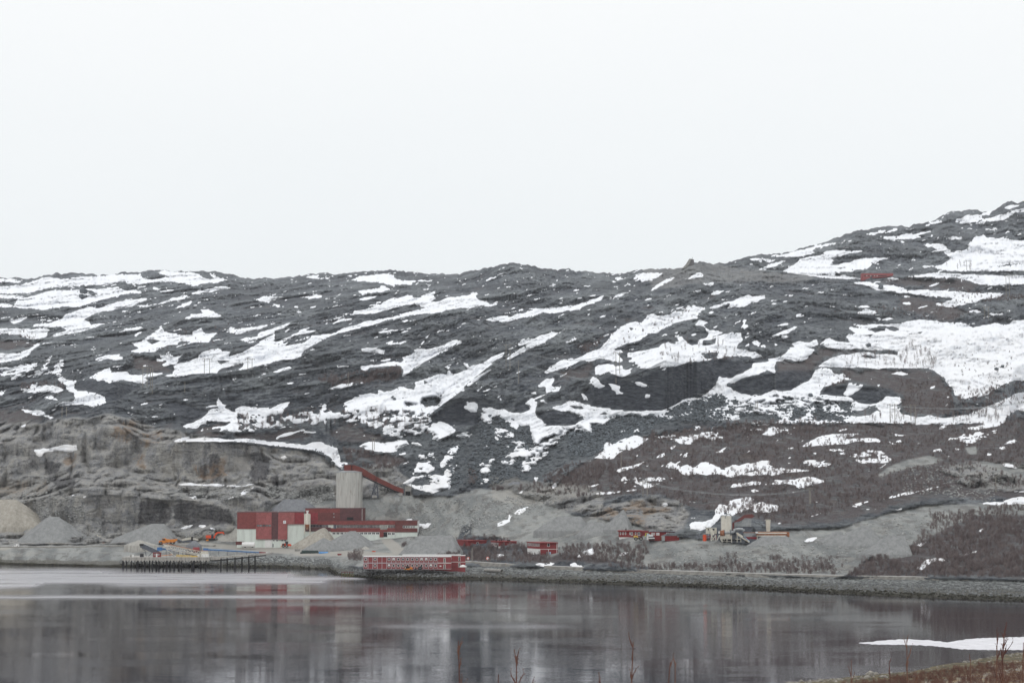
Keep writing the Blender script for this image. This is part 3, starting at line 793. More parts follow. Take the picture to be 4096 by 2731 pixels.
# ---- relief (metres, along the local normal)
dP_u = np.gradient(P0, axis=0); dP_v = np.gradient(P0, axis=1)
Nn = np.cross(dP_u, dP_v); Nn /= np.linalg.norm(Nn, axis=-1, keepdims=True) + 1e-9
Nn *= np.sign(-Nn[..., 1:2] + Nn[..., 2:3] + 1e-6)
led = fbm(sa / 34, py / 60, ss / 9.0, 5, 101, .55, ridge=True)          # ledges along the strata
led2 = fbm(sa / 9, py / 16, ss / 2.6, 3, 121, .6, ridge=True)
fr = fbm(px / 5.0, py / 7.0, pz / 18.0, 4, 141, .6, ridge=True)         # upright fractures in the quarry
bl = fbm(px / 3.0, py / 4.5, pz / 2.4, 3, 161, .6)                      # blocks
gl = fbm((px + .9 * pz) / 7.0, py / 40, pz / 60.0, 3, 181, .5)          # rills down the spoil banks
n_low = fbm(px / 60, py / 90, pz / 30, 2, 201)
scale_far = np.clip(py / 1500, .6, 2.0)
led0 = fbm(sa / 95, py / 150, ss / 26, 3, 105, .5, ridge=True)
qs_ = ss / 8.5 + n_low * 1.6 + led * .9 + vnoise(sa / 26, py / 40, ss / 20, 261) * .8
saw = (qs_ - np.floor(qs_)) ** 1.4
qs2 = ss / 3.2 + led2 * .7 + n_edge * 1.2
saw2 = (qs2 - np.floor(qs2)) ** 1.5
sawm = smooth((vnoise(sa / 40, py / 50, ss / 16, 263) + .35) / .6)
rock = (led0 * 9.0 + saw * 3.2 * sawm + saw2 * .9 + led * 3.6 + led2 * 1.5 + n_low * 4.0) * scale_far + bl * .5
bench = np.tanh(vnoise(px / 16, py / 30, pz / 7, 191) * 3) * 2.4
blk = np.abs(vnoise(px / 4.5, py / 8, pz / 3.6, 193)) ** .6 * 1.6 + np.abs(vnoise((px + .5 * pz) / 11, py / 18, pz / 10, 194)) ** .7 * 6.0 - np.maximum(0, vnoise((px - .6 * pz) / 16, py / 30, pz / 22, 195)) * 5
quar = fr * 1.5 + bl * 1.2 + led2 * .5 + bench * 1.2 + blk * 1.3
grav = gl * 1.0 + bl * .16 + np.minimum(fbm((px + 1.1 * pz) / 16, py / 60, pz / 90, 2, 183), 0) * 2.2
heat = n_low * 1.5 + led0 * 3.5 + led * 1.2 * scale_far + led2 * .6 + bl * .3
tal = bl * 1.5 + vnoise(px / 1.5, py / 3, pz / 1.2, 231) * .8 + led2 * .5
R_ = rock * (1 - f_heath) + heat * f_heath
R_ = R_ * (1 - f_talus) + tal * f_talus
R_ = R_ * (1 - f_dark * .6) + (fr * 1.2) * f_dark * .6
R_ = R_ * (1 - f_quarry) + quar * f_quarry
R_ = R_ * (1 - f_gravel) + grav * f_gravel
shore_fade = smooth(gt * NV / 10)[None, :]
R_ = R_ * (1 - f_rub) + (bl * .35 + vnoise(px / 1.4, py / 2.4, pz / 1.1, 233) * .35) * f_rub
R_ = R_ * (0.12 + 0.88 * shore_fade)
edge_top = 1 - smooth((gt - .985) / .015)[None, :] * .75
R_ = R_ * edge_top
dv = GV - shore_v[:, None]
rip = smooth(1 - np.abs(dv + 22) / 34)                                    # loose stone near the shore
R_ = R_ + rip * vnoise(px / 1.3, py / 2.2, pz / 1.2, 221) * .45
# the relief is applied as a change of distance along each bearing, so ledges turn into steps and benches
RX, RZ = ray(GU, GV)
ndr = np.abs(Nn[..., 0] * RX + Nn[..., 1] + Nn[..., 2] * RZ)
ndr = np.clip(ndr, .30, 1)
def place(Rm, hang=.22):
    D_ = py - Rm / ndr
    D_ = np.where(dv > -3, py, D_)
    D_ = D_ * hang + np.maximum.accumulate(D_, 1) * (1 - hang)
    return np.stack([RX * D_, D_, CAMH + RZ * D_], -1)
P1 = place(R_)
P1[:, 0, 2] = -0.3

# rows in front of the shore (under water) and behind the skyline
front = []
for k, (dD, dz) in enumerate([(60, -9), (14, -2.2)]):
    q = P0[:, 0].copy(); f_ = 1 - dD / q[:, 1]
    q[:, 0] *= f_; q[:, 1] *= f_; q[:, 2] = dz
    front.append(q)
back = []
for k, (dD, sl) in enumerate([(25, -.02), (90, -.10), (260, -.16), (600, -.22)]):
    q = P1[:, -1].copy(); f_ = 1 + dD / q[:, 1]
    q[:, 0] *= f_; q[:, 1] *= f_; q[:, 2] += dD * sl
    back.append(q)
ALLP = np.concatenate([np.stack(front, 1), P1, np.stack(back, 1)], 1)
NF, NB = len(front), len(back)
NR = ALLP.shape[1]

def full(a, fill=0.0):
    return np.concatenate([np.repeat(a[:, :1], NF, 1), a, np.repeat(a[:, -1:], NB, 1)], 1)

def grid_mesh(name, P, keep=None):
    nu, nv = P.shape[:2]
    idx = np.arange(nu * nv).reshape(nu, nv)
    q = np.stack([idx[:-1, :-1], idx[1:, :-1], idx[1:, 1:], idx[:-1, 1:]], -1)
    if keep is not None:
        q = q[keep]
    q = q.reshape(-1, 4)
    used, inv = np.unique(q, return_inverse=True)
    co = P.reshape(-1, 3)[used]
    q = inv.reshape(-1, 4)
    me = bpy.data.meshes.new(name)
    me.vertices.add(len(co)); me.vertices.foreach_set('co', co.astype(np.float32).ravel())
    me.loops.add(q.size); me.loops.foreach_set('vertex_index', q.astype(np.int32).ravel())
    me.polygons.add(len(q)); me.polygons.foreach_set('loop_start', np.arange(0, q.size, 4, dtype=np.int32))
    me.polygons.foreach_set('use_smooth', np.ones(len(q), bool))
    me.update(calc_edges=True); me.validate()
    return me, used

def add_attr(me, name, vals):
    a = me.attributes.new(name, 'FLOAT', 'POINT')
    a.data.foreach_set('value', vals.astype(np.float32).ravel())

ter_me, used = grid_mesh('mountainside', ALLP)
for nm, a in (('gravel', f_gravel), ('quarry', f_quarry), ('ochre', f_ochre), ('heath', f_heath), ('talus', f_talus),
              ('track', f_road), ('darkrock', f_dark), ('rill', gl), ('ledge', led * .7 + led0 * .6), ('recess_shade', f_recess), ('rubble', f_rub)):
    add_attr(ter_me, nm, full(a).reshape(-1)[used])
terrain = bpy.data.objects.new('mountainside', ter_me)
COL.objects.link(terrain)
terrain['kind'] = 'structure'
terrain['label'] = 'dark rocky mountainside above the quarry and the shore'

# ---- snow: a smooth blanket that fills the hollows; rock pokes through where it is thin
SCALE = py / FOC                                     # metres per photo pixel
R_s = (n_low * 1.3 + led0 * 1.8) * (3.0 * scale_far * (1 - f_heath) + 1.5 * f_heath) * (1 - f_gravel) * (1 - f_quarry) * (0.12 + .88 * shore_fade) * edge_top
lump = smooth((fbm(px / 14, py / 22, pz / 8, 3, 301) + .2) / 1.0) * .8
R_s = R_s + lump
D_r = P1[..., 1]
D_s = place(R_s, .3)[..., 1]
w_s = smooth(snow / 9) * .95
D_s = D_r * (1 - w_s) + np.minimum(D_s, D_r) * w_s - np.clip(snow, -3, 4) * SCALE * .9
PS = np.stack([RX * D_s, D_s, CAMH + RZ * D_s], -1)
keep = np.maximum.reduce([snow[:-1, :-1], snow[1:, :-1], snow[1:, 1:], snow[:-1, 1:]]) > -2.5
snow_me, used_s = grid_mesh('snow', PS, keep)
add_attr(snow_me, 'depth', snow.reshape(-1)[used_s])
dirt = np.maximum(smooth((GV - 1650) / 250) * .6, .4 * smooth((GU - 3350) / 300) * smooth((GV - 1280) / 80)) + f_quarry * .4
add_attr(snow_me, 'dirt', dirt.reshape(-1)[used_s])
snow_ob = bpy.data.objects.new('snow', snow_me)
COL.objects.link(snow_ob)
snow_ob['kind'] = 'stuff'
snow_ob['label'] = 'white melting snow patches lying in the hollows of the dark mountainside'
snow_ob['category'] = 'snow'

def surf(u, v):
    """point on the finished terrain at bearing u, v (as displaced)"""
    i = int(round((u - U0) / (U1 - U0) * (NU - 1))); i = min(max(i, 0), NU - 1)
    t = min(max((v - shore_v[i]) / (sky_v[i] - shore_v[i]), 0), 1) ** (1 / 1.06) * (NV - 1)
    j = min(max(int(round(t)), 0), NV - 1)
    return Vector(P1[i, j])
# ------------------------------------------------------------------ materials
def new_mat(name):
    m = bpy.data.materials.new(name); m.use_nodes = True
    nt = m.node_tree
    b = nt.nodes['Principled BSDF']
    return m, nt, b

class NG:
    """small helper for building node graphs"""
    def __init__(s, nt): s.nt = nt
    def n(s, typ, **kw):
        nd = s.nt.nodes.new(typ)
        for k, v in kw.items():
            if k in nd.inputs: s.set(nd.inputs[k], v)
            else: setattr(nd, k, v)
        return nd
    def set(s, inp, v):
        if hasattr(v, 'is_output'): s.nt.links.new(v, inp)
        else: inp.default_value = v
    def attr(s, name):
        return s.n('ShaderNodeAttribute', attribute_name=name).outputs['Fac']
    def noise(s, vec, scale, detail=4, rough=.55, dist=0.0):
        nd = s.n('ShaderNodeTexNoise'); s.set(nd.inputs['Vector'], vec)
        nd.inputs['Scale'].default_value = scale; nd.inputs['Detail'].default_value = detail
        nd.inputs['Roughness'].default_value = rough; nd.inputs['Distortion'].default_value = dist
        return nd.outputs['Fac']
    def vor(s, vec, scale, feature='F1', out='Distance'):
        nd = s.n('ShaderNodeTexVoronoi', feature=feature); s.set(nd.inputs['Vector'], vec)
        nd.inputs['Scale'].default_value = scale
        return nd.outputs[out]
    def math(s, op, a, b=0.0, c=0.0, clamp=False):
        nd = s.n('ShaderNodeMath', operation=op); nd.use_clamp = clamp
        s.set(nd.inputs[0], a); s.set(nd.inputs[1], b); s.set(nd.inputs[2], c)
        return nd.outputs[0]
    def step(s, a, lo, hi):
        nd = s.n('ShaderNodeMapRange', interpolation_type='SMOOTHSTEP')
        s.set(nd.inputs['Value'], a); nd.inputs['From Min'].default_value = lo; nd.inputs['From Max'].default_value = hi
        return nd.outputs['Result']
    def mix(s, f, a, b):
        nd = s.n('ShaderNodeMixRGB'); s.set(nd.inputs[0], f)
        s.set(nd.inputs[1], a if hasattr(a, 'is_output') else (*a, 1)); s.set(nd.inputs[2], b if hasattr(b, 'is_output') else (*b, 1))
        return nd.outputs[0]
    def mapping(s, vec, scale=(1, 1, 1), rot=(0, 0, 0)):
        nd = s.n('ShaderNodeMapping'); s.set(nd.inputs['Vector'], vec)
        nd.inputs['Scale'].default_value = scale; nd.inputs['Rotation'].default_value = rot
        return nd.outputs[0]
    def bump(s, h, dist, strength=1.0, normal=None):
        nd = s.n('ShaderNodeBump'); s.set(nd.inputs['Height'], h); nd.inputs['Distance'].default_value = dist
        nd.inputs['Strength'].default_value = strength
        if normal is not None: s.set(nd.inputs['Normal'], normal)
        return nd.outputs[0]

def ground_material():
    m, nt, b = new_mat('ground_cover'); g = NG(nt)
    pos = g.n('ShaderNodeNewGeometry').outputs['Position']
    nrm = g.n('ShaderNodeNewGeometry').outputs['Normal']
    sep = g.n('ShaderNodeSeparateXYZ'); g.set(sep.inputs[0], pos)
    sn = g.n('ShaderNodeSeparateXYZ'); g.set(sn.inputs[0], nrm)
    strata = g.mapping(pos, (.35, .25, 1.3), (0, math.radians(-21), 0))
    n1 = g.noise(strata, .12, 6, .62)
    n2 = g.noise(strata, .5, 5, .65)
    n3 = g.noise(pos, .9, 4, .7)
    n4 = g.noise(g.mapping(pos, (1, .6, 1.4), (0, math.radians(-21), 0)), .045, 4, .6)
    cr = g.noise(strata, .28, 6, .7, 1.5)
    # bare rock: blue grey, banded along the strata, paler on the ledges; crevice shade painted dark in joints and hollows
    led = g.attr('ledge')
    rock = g.mix(g.step(n1, .36, .64), (.074, .086, .104), (.160, .178, .200))
    rock = g.mix(g.math('MULTIPLY', g.step(g.math('MULTIPLY_ADD', led, .25, n2), .52, .70), .8), rock, (.26, .282, .292))
    rock = g.mix(g.math('MULTIPLY', g.step(g.math('MULTIPLY_ADD', led, .30, n2), .46, .30), .85), rock, (.034, .038, .048))
    rock = g.mix(g.math('MULTIPLY', g.step(cr, .55, .63), .6), rock, (.036, .040, .050))
    big = g.noise(g.mapping(pos, (.5, .3, 1)), .022, 4, .6)
    rock = g.mix(g.math('MULTIPLY', g.step(big, .56, .44), .45), rock, (.060, .068, .078))
    # heath in the flatter hollows
    hcol = g.mix(g.step(n3, .35, .7), (.074, .063, .067), (.135, .115, .114))
    hcol = g.mix(g.math('MULTIPLY', g.step(g.noise(strata, .30, 6, .72), .48, .60), .85), hcol, g.mix(g.step(n2, .4, .6), (.080, .086, .092), (.175, .182, .184)))
    hcol = g.mix(g.math('MULTIPLY', g.step(g.noise(pos, .07, 4, .6), .55, .68), .5), hcol, (.115, .085, .068))
    amb = g.math('MULTIPLY', g.step(g.math('MULTIPLY_ADD', n1, .5, g.math('MULTIPLY_ADD', n3, .35, g.math('MULTIPLY', led, -.10))), .43, .54), g.step(sn.outputs['Z'], .25, .75))
    amb = g.math('MULTIPLY', amb, g.step(n4, .41, .51))
    col = g.mix(g.math('MULTIPLY', amb, .85), rock, hcol)
    col = g.mix(g.math('MULTIPLY', g.attr('heath'), .92), col, hcol)
    # talus
    tv = g.vor(g.mapping(pos, (1, .6, 1.2)), .45, 'F1', 'Color')
    tsep = g.n('ShaderNodeSeparateXYZ'); g.set(tsep.inputs[0], tv)
    tcol = g.mix(tsep.outputs['X'], (.055, .065, .075), (.15, .168, .18))
    col = g.mix(g.math('MULTIPLY', g.attr('talus'), .75), col, tcol)
    col = g.mix(g.math('MULTIPLY', g.attr('darkrock'), .85), col, g.mix(g.step(n2, .4, .65), (.040, .046, .060), (.10, .112, .130)))
    # quarry
    q1 = g.noise(g.mapping(pos, (.5, .3, .30)), .22, 6, .68, .6)
    q2 = g.noise(pos, .6, 5, .75)
    qv = g.vor(g.mapping(pos, (.8, .5, .55), (0, .3, 0)), .42, 'F1', 'Color')
    qs = g.n('ShaderNodeSeparateXYZ'); g.set(qs.inputs[0], qv)
    q = g.mix(g.step(q1, .35, .65), (.235, .242, .252), (.43, .415, .385))
    q = g.mix(g.math('MULTIPLY', g.step(qs.outputs['X'], .0, 1.0), .45), q, (.30, .308, .32))
    q = g.mix(g.math('MULTIPLY', g.step(q2, .54, .66), .7), q, (.55, .53, .495))
    q = g.mix(g.math('MULTIPLY', g.step(q2, .45, .36), .8), q, (.105, .105, .113))
    q = g.mix(g.math('MULTIPLY', g.step(g.noise(g.mapping(pos, (.5, .3, .4)), .09, 4, .6), .56, .70), .5), q, (.17, .172, .182))
    q = g.mix(g.math('MULTIPLY', g.attr('recess_shade'), .8), q, g.mix(g.step(q2, .4, .6), (.032, .032, .038), (.115, .115, .12)))  # shade of the quarry recesses painted as near-black rock colour
    col = g.mix(g.attr('quarry'), col, q)
    col = g.mix(g.math('MULTIPLY', g.attr('ochre'), g.math('MULTIPLY', g.step(q1, .42, .6), .62)), col, (.27, .17, .095))
    # spoil and gravel
    r = g.attr('rill')
    gv = g.mix(g.step(g.math('ADD', r, g.math('MULTIPLY', n3, .7)), -.1, .75), (.155, .165, .166), (.265, .275, .268))
    gv = g.mix(g.math('MULTIPLY', g.step(g.noise(pos, .9, 4, .75), .57, .66), .65), gv, (.38, .38, .365))
    gv = g.mix(g.math('MULTIPLY', g.step(g.noise(g.mapping(pos, (1, .4, .22), (0, math.radians(42), 0)), .14, 6, .66), .51, .59), .6), gv, (.105, .100, .096))
    gv = g.mix(g.math('MULTIPLY', g.step(g.noise(pos, .10, 5, .7), .48, .62), .35), gv, (.36, .35, .32))
    col = g.mix(g.attr('gravel'), col, gv)
    col = g.mix(g.math('MULTIPLY', g.attr('track'), .85), col, (.34, .325, .295))
    rv = g.vor(g.mapping(pos, (1, .6, 1.2)), .85, 'F1', 'Color')
    rsp = g.n('ShaderNodeSeparateXYZ'); g.set(rsp.inputs[0], rv)
    rub = g.mix(g.step(rsp.outputs['X'], .1, .9), (.085, .092, .094), (.27, .285, .28))
    rub = g.mix(g.step(n3, .55, .7), rub, (.16, .155, .14))
    col = g.mix(g.attr('rubble'), col, rub)
    # tide line: bare wet rock and weed below about 2 m
    tide = g.math('MULTIPLY_ADD', g.noise(g.mapping(pos, (1, .6, 1)), .12, 4), 2.6, sep.outputs['Z'])
    col = g.mix(g.step(tide, 4.4, 3.4), col, g.mix(g.step(n3, .42, .62), (.085, .083, .070), (.17, .168, .155)))
    col = g.mix(g.step(tide, 2.6, 2.0), col, g.mix(g.step(n3, .4, .7), (.022, .022, .018), (.070, .064, .036)))
    nt.links.new(col, b.inputs['Base Color'])
    b.inputs['Roughness'].default_value = .9
    b.inputs['Specular IOR Level'].default_value = .25
    rough = g.math('SUBTRACT', 1.0, g.math('MULTIPLY', g.attr('gravel'), .45))
    hgt = g.math('ADD', g.math('MULTIPLY', g.noise(strata, .45, 7, .68, .6), 2.2), g.math('MULTIPLY', g.noise(pos, 1.1, 4, .7), .8))
    bn = g.n('ShaderNodeBump'); g.set(bn.inputs['Height'], hgt); bn.inputs['Distance'].default_value = 2.0
    g.set(bn.inputs['Strength'], g.math('MULTIPLY', rough, 1.0))
    nt.links.new(bn.outputs[0], b.inputs['Normal'])
    return m

def snow_material():
    m, nt, b = new_mat('old_snow'); g = NG(nt)
    pos = g.n('ShaderNodeNewGeometry').outputs['Position']
    n = g.noise(g.mapping(pos, (.3, .2, 1)), .25, 5, .6)
    d = g.math('MULTIPLY', g.step(n, .36, .62), g.attr('dirt'))
    col = g.mix(g.math('MULTIPLY', d, .7), (.78, .80, .835), (.66, .64, .62))
    col = g.mix(g.math('MULTIPLY', g.step(g.attr('depth'), 2.5, -1.0), .25), col, (.55, .55, .56))
    nt.links.new(col, b.inputs['Base Color'])
    und = g.noise(g.mapping(pos, (.6, .25, 1.2), (0, math.radians(-21), 0)), .16, 5, .6)
    col = g.mix(g.math('MULTIPLY', g.step(g.noise(pos, .5, 5, .75), .60, .72), .30), col, (.42, .41, .41))
    nt.links.new(col, b.inputs['Base Color'])
    b.inputs['Roughness'].default_value = .8
    b.inputs['Specular IOR Level'].default_value = .2
    nt.links.new(g.bump(und, 3.0, .45), b.inputs['Normal'])
    return m

ter_me.materials.append(ground_material())
snow_me.materials.append(snow_material())
# ------------------------------------------------------------------ water
def build_water():
    # grid laid out by distance so that the wind-ruffled streaks have clean outlines
    ys = 1 / np.linspace(1 / 60.0, 1 / 1500.0, 420)
    xs_ = np.linspace(-1.35, 1.35, 360)
    Y = np.repeat(ys[None, :], len(xs_), 0)
    Xc = xs_[:, None] * (Y * .42 + 60)
    P = np.stack([Xc, Y, np.zeros_like(Y)], -1)
    U = Xc / Y * FOC + PW / 2
    V = HOR + CAMH * FOC / Y
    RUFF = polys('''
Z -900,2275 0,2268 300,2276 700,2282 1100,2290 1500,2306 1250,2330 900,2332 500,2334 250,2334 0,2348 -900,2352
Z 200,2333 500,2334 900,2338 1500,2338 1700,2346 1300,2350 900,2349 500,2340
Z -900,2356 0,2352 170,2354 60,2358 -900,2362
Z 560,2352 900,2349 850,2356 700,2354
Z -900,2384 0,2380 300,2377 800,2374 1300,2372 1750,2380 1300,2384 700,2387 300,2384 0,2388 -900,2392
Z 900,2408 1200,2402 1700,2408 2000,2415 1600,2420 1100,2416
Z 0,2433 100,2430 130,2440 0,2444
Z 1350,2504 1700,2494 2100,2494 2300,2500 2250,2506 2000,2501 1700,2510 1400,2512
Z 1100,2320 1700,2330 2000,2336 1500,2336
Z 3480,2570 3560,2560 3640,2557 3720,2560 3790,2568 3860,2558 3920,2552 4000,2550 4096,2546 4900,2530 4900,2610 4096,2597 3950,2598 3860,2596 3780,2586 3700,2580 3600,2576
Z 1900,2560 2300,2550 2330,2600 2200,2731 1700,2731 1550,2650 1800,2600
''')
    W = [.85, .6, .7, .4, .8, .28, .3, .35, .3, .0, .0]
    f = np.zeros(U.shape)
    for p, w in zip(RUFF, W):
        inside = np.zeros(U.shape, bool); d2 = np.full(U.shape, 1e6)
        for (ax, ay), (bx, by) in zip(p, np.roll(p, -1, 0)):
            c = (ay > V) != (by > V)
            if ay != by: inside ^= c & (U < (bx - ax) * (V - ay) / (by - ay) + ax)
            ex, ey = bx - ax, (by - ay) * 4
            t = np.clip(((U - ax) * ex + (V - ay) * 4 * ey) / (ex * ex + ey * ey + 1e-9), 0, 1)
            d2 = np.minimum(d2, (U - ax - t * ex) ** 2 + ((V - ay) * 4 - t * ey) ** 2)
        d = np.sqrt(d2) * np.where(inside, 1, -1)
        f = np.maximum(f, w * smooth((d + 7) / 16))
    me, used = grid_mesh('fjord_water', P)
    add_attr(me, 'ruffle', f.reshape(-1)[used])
    o = bpy.data.objects.new('fjord_water', me); COL.objects.link(o)
    o['kind'] = 'structure'; o['label'] = 'grey still fjord water with paler wind ruffled streaks'
    m, nt, b = new_mat('water'); g = NG(nt)
    pos = g.n('ShaderNodeNewGeometry').outputs['Position']
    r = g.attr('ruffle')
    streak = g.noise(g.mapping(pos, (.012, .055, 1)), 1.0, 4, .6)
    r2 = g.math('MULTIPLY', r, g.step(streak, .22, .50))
    # sky sheen of the wind-ruffled streaks, painted in as pale diffuse colour
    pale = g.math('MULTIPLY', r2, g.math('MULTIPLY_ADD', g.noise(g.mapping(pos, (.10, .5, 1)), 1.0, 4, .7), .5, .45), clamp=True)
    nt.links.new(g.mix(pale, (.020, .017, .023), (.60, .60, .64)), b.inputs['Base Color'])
    b.inputs['IOR'].default_value = 1.333
    nt.links.new(g.math('MULTIPLY_ADD', r2, .30, .035), b.inputs['Roughness'])
    rip = g.noise(g.mapping(pos, (.55, 1.3, 1)), 1.0, 2, .6)
    rip2 = g.noise(g.mapping(pos, (.22, .60, 1)), 1.0, 2, .6)
    swl = g.noise(g.mapping(pos, (.04, .16, 1)), 1.0, 3, .5)
    patch = g.step(g.noise(g.mapping(pos, (.010, .022, 1)), 1.0, 3, .6), .42, .60)
    hgt = g.math('MULTIPLY_ADD', swl, 1.2, g.math('MULTIPLY_ADD', rip, .55, g.math('MULTIPLY', rip2, .8)))
    bn = g.n('ShaderNodeBump'); g.set(bn.inputs['Height'], hgt); bn.inputs['Distance'].default_value = .30
    g.set(bn.inputs['Strength'], g.math('MULTIPLY_ADD', patch, .085, .03))
    nt.links.new(bn.outputs[0], b.inputs['Normal'])
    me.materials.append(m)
    return o
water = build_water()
def build_ice():
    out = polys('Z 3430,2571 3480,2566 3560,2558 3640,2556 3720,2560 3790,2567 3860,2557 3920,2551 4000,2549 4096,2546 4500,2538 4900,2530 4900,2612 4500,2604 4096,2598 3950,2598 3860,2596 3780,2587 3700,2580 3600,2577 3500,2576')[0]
    r = np.random.RandomState(3); P = []
    for a, b in zip(out, np.roll(out, -1, 0)):
        n = max(2, int(np.hypot(*(b - a)) / 9))
        for k in range(n):
            q = a + (b - a) * k / n; P.append((q[0] + r.randn() * 3, q[1] + r.randn() * .7))
    P = np.array(P); D = CAMH / -ray(P[:, 0], P[:, 1])[1]; W = W3(P[:, 0], P[:, 1], D)
    n = len(W)
    vs = [(x, y, .05) for x, y, _ in W] + [(x, y, -.05) for x, y, _ in W]
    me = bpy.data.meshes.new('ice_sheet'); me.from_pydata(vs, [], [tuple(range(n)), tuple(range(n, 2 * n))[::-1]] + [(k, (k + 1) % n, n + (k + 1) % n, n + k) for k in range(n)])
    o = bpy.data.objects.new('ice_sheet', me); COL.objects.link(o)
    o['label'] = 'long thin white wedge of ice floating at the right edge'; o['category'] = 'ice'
    m, nt, b = new_mat('thin_ice'); g = NG(nt); pos = g.n('ShaderNodeNewGeometry').outputs['Position']
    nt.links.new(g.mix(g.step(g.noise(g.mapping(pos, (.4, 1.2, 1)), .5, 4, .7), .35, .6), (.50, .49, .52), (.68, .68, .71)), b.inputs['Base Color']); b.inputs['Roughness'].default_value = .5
    nt.links.new(g.bump(g.noise(pos, 1.2, 3, .6), .15, .5), b.inputs['Normal'])
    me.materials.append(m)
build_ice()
# ------------------------------------------------------------------ builders
def tag(o, label=None, cat=None, group=None, kind=None):
    if label: o['label'] = label
    if cat: o['category'] = cat
    if group: o['group'] = group
    if kind: o['kind'] = kind
    return o

_paints = {}
def paint(name, col, rough=.7, var=.18, metal=0.0, streak=False, scale=.6, dirt=None):
    if name in _paints: return _paints[name]
    m, nt, b = new_mat(name); g = NG(nt)
    pos = g.n('ShaderNodeTexCoord').outputs['Object']
    vec = g.mapping(pos, (1.6, 1.6, .12)) if streak else pos
    n = g.noise(vec, scale, 4, .65)
    lo = tuple(c * (1 - var) for c in col); hi = tuple(min(1, c * (1 + var)) for c in col)
    c = g.mix(g.step(n, .3, .7), lo, hi)
    if dirt:
        n2 = g.noise(g.mapping(pos, (1.1, 1.1, .18)), scale * 1.3, 5, .7)
        c = g.mix(g.math('MULTIPLY', g.step(n2, .52, .66), dirt[1]), c, dirt[0])
    nt.links.new(c, b.inputs['Base Color'])
    b.inputs['Roughness'].default_value = rough
    b.inputs['Metallic'].default_value = metal
    b.inputs['Specular IOR Level'].default_value = .3
    _paints[name] = m
    return m

M = dict(
    red=paint('cladding_rust_red', (.185, .047, .045), dirt=((.15, .045, .045), .4)),
    red2=paint('cladding_faded_red', (.27, .085, .085), dirt=((.20, .06, .05), .35)),
    crimson=paint('cladding_crimson', (.215, .034, .042)),
    maroon=paint('cladding_dark_maroon', (.095, .042, .045)),
    maroon2=paint('cladding_brown_maroon', (.130, .042, .040), dirt=((.09, .04, .04), .5)),
    barn=paint('timber_red', (.190, .028, .030), var=.12, streak=True, scale=2),
    brick=paint('module_red', (.235, .052, .056), var=.10),
    white=paint('white_paint', (.66, .66, .65), var=.06),
    frame=paint('module_frame_grey', (.42, .40, .42), var=.08),
    base=paint('pale_green_concrete', (.58, .63, .59), var=.07, streak=True, scale=.25, dirt=((.36, .38, .35), .35)),
    concrete=paint('silo_concrete', (.43, .43, .405), var=.16, streak=True, scale=.55, dirt=((.25, .22, .19), .6)),
    gallery=paint('gallery_rust_red', (.135, .034, .028), dirt=((.09, .04, .035), .4)),
    jetty=paint('jetty_concrete', (.36, .345, .32), var=.2, streak=True, dirt=((.12, .11, .10), .5)),
    grey=paint('grey_concrete', (.26, .255, .24), var=.2),
    glass=paint('window_glass', (.035, .04, .05), rough=.12, var=.5, scale=.25),
    glass_l=paint('pale_window_glass', (.15, .16, .165), rough=.2, var=.5, scale=.4),
    black=paint('black_steel', (.016, .016, .018), var=.3),
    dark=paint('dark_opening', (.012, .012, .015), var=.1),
    steel=paint('galvanised_steel', (.30, .32, .33), rough=.45, var=.15, metal=.3, dirt=((.2, .16, .13), .3)),
    steel_d=paint('dark_grey_steel', (.085, .095, .115), rough=.5, var=.25),
    rust=paint('rust', (.26, .10, .05), var=.4, dirt=((.5, .42, .32), .5)),
    cream=paint('cream_paint', (.60, .575, .51), var=.1, dirt=((.34, .2, .1), .45)),
    beige=paint('beige_steel', (.52, .50, .44), var=.12, dirt=((.3, .22, .13), .3)),
    orange=paint('orange_paint', (.62, .21, .03), var=.12, dirt=((.2, .09, .04), .4)),
    redor=paint('orange_red_paint', (.60, .075, .025), var=.12),
    yellow=paint('yellow_paint', (.55, .38, .08), var=.15, dirt=((.25, .18, .08), .4)),
    blue=paint('blue_paint', (.05, .16, .38), var=.12, dirt=((.2, .25, .32), .3)),
    lblue=paint('light_blue_sheet', (.30, .40, .52), var=.1),
    lime=paint('lime_paint', (.42, .48, .05), var=.1),
    green=paint('dark_green_plastic', (.022, .045, .042), rough=.5, var=.2),
    tyre=paint('tyre_rubber', (.02, .02, .02), var=.1),
    timber=paint('weathered_timber', (.13, .125, .115), var=.3, streak=True),
    pole=paint('pole_timber', (.24, .225, .20), var=.15, streak=True),
    ochre=paint('ochre_enclosure', (.34, .22, .10), var=.2),
    sign=paint('sign_white', (.78, .79, .80), var=.03),
    logo=paint('logo_grey_blue', (.19, .23, .34), var=.05),
    logo2=paint('logo_pale_grey', (.42, .47, .48), var=.05),
)

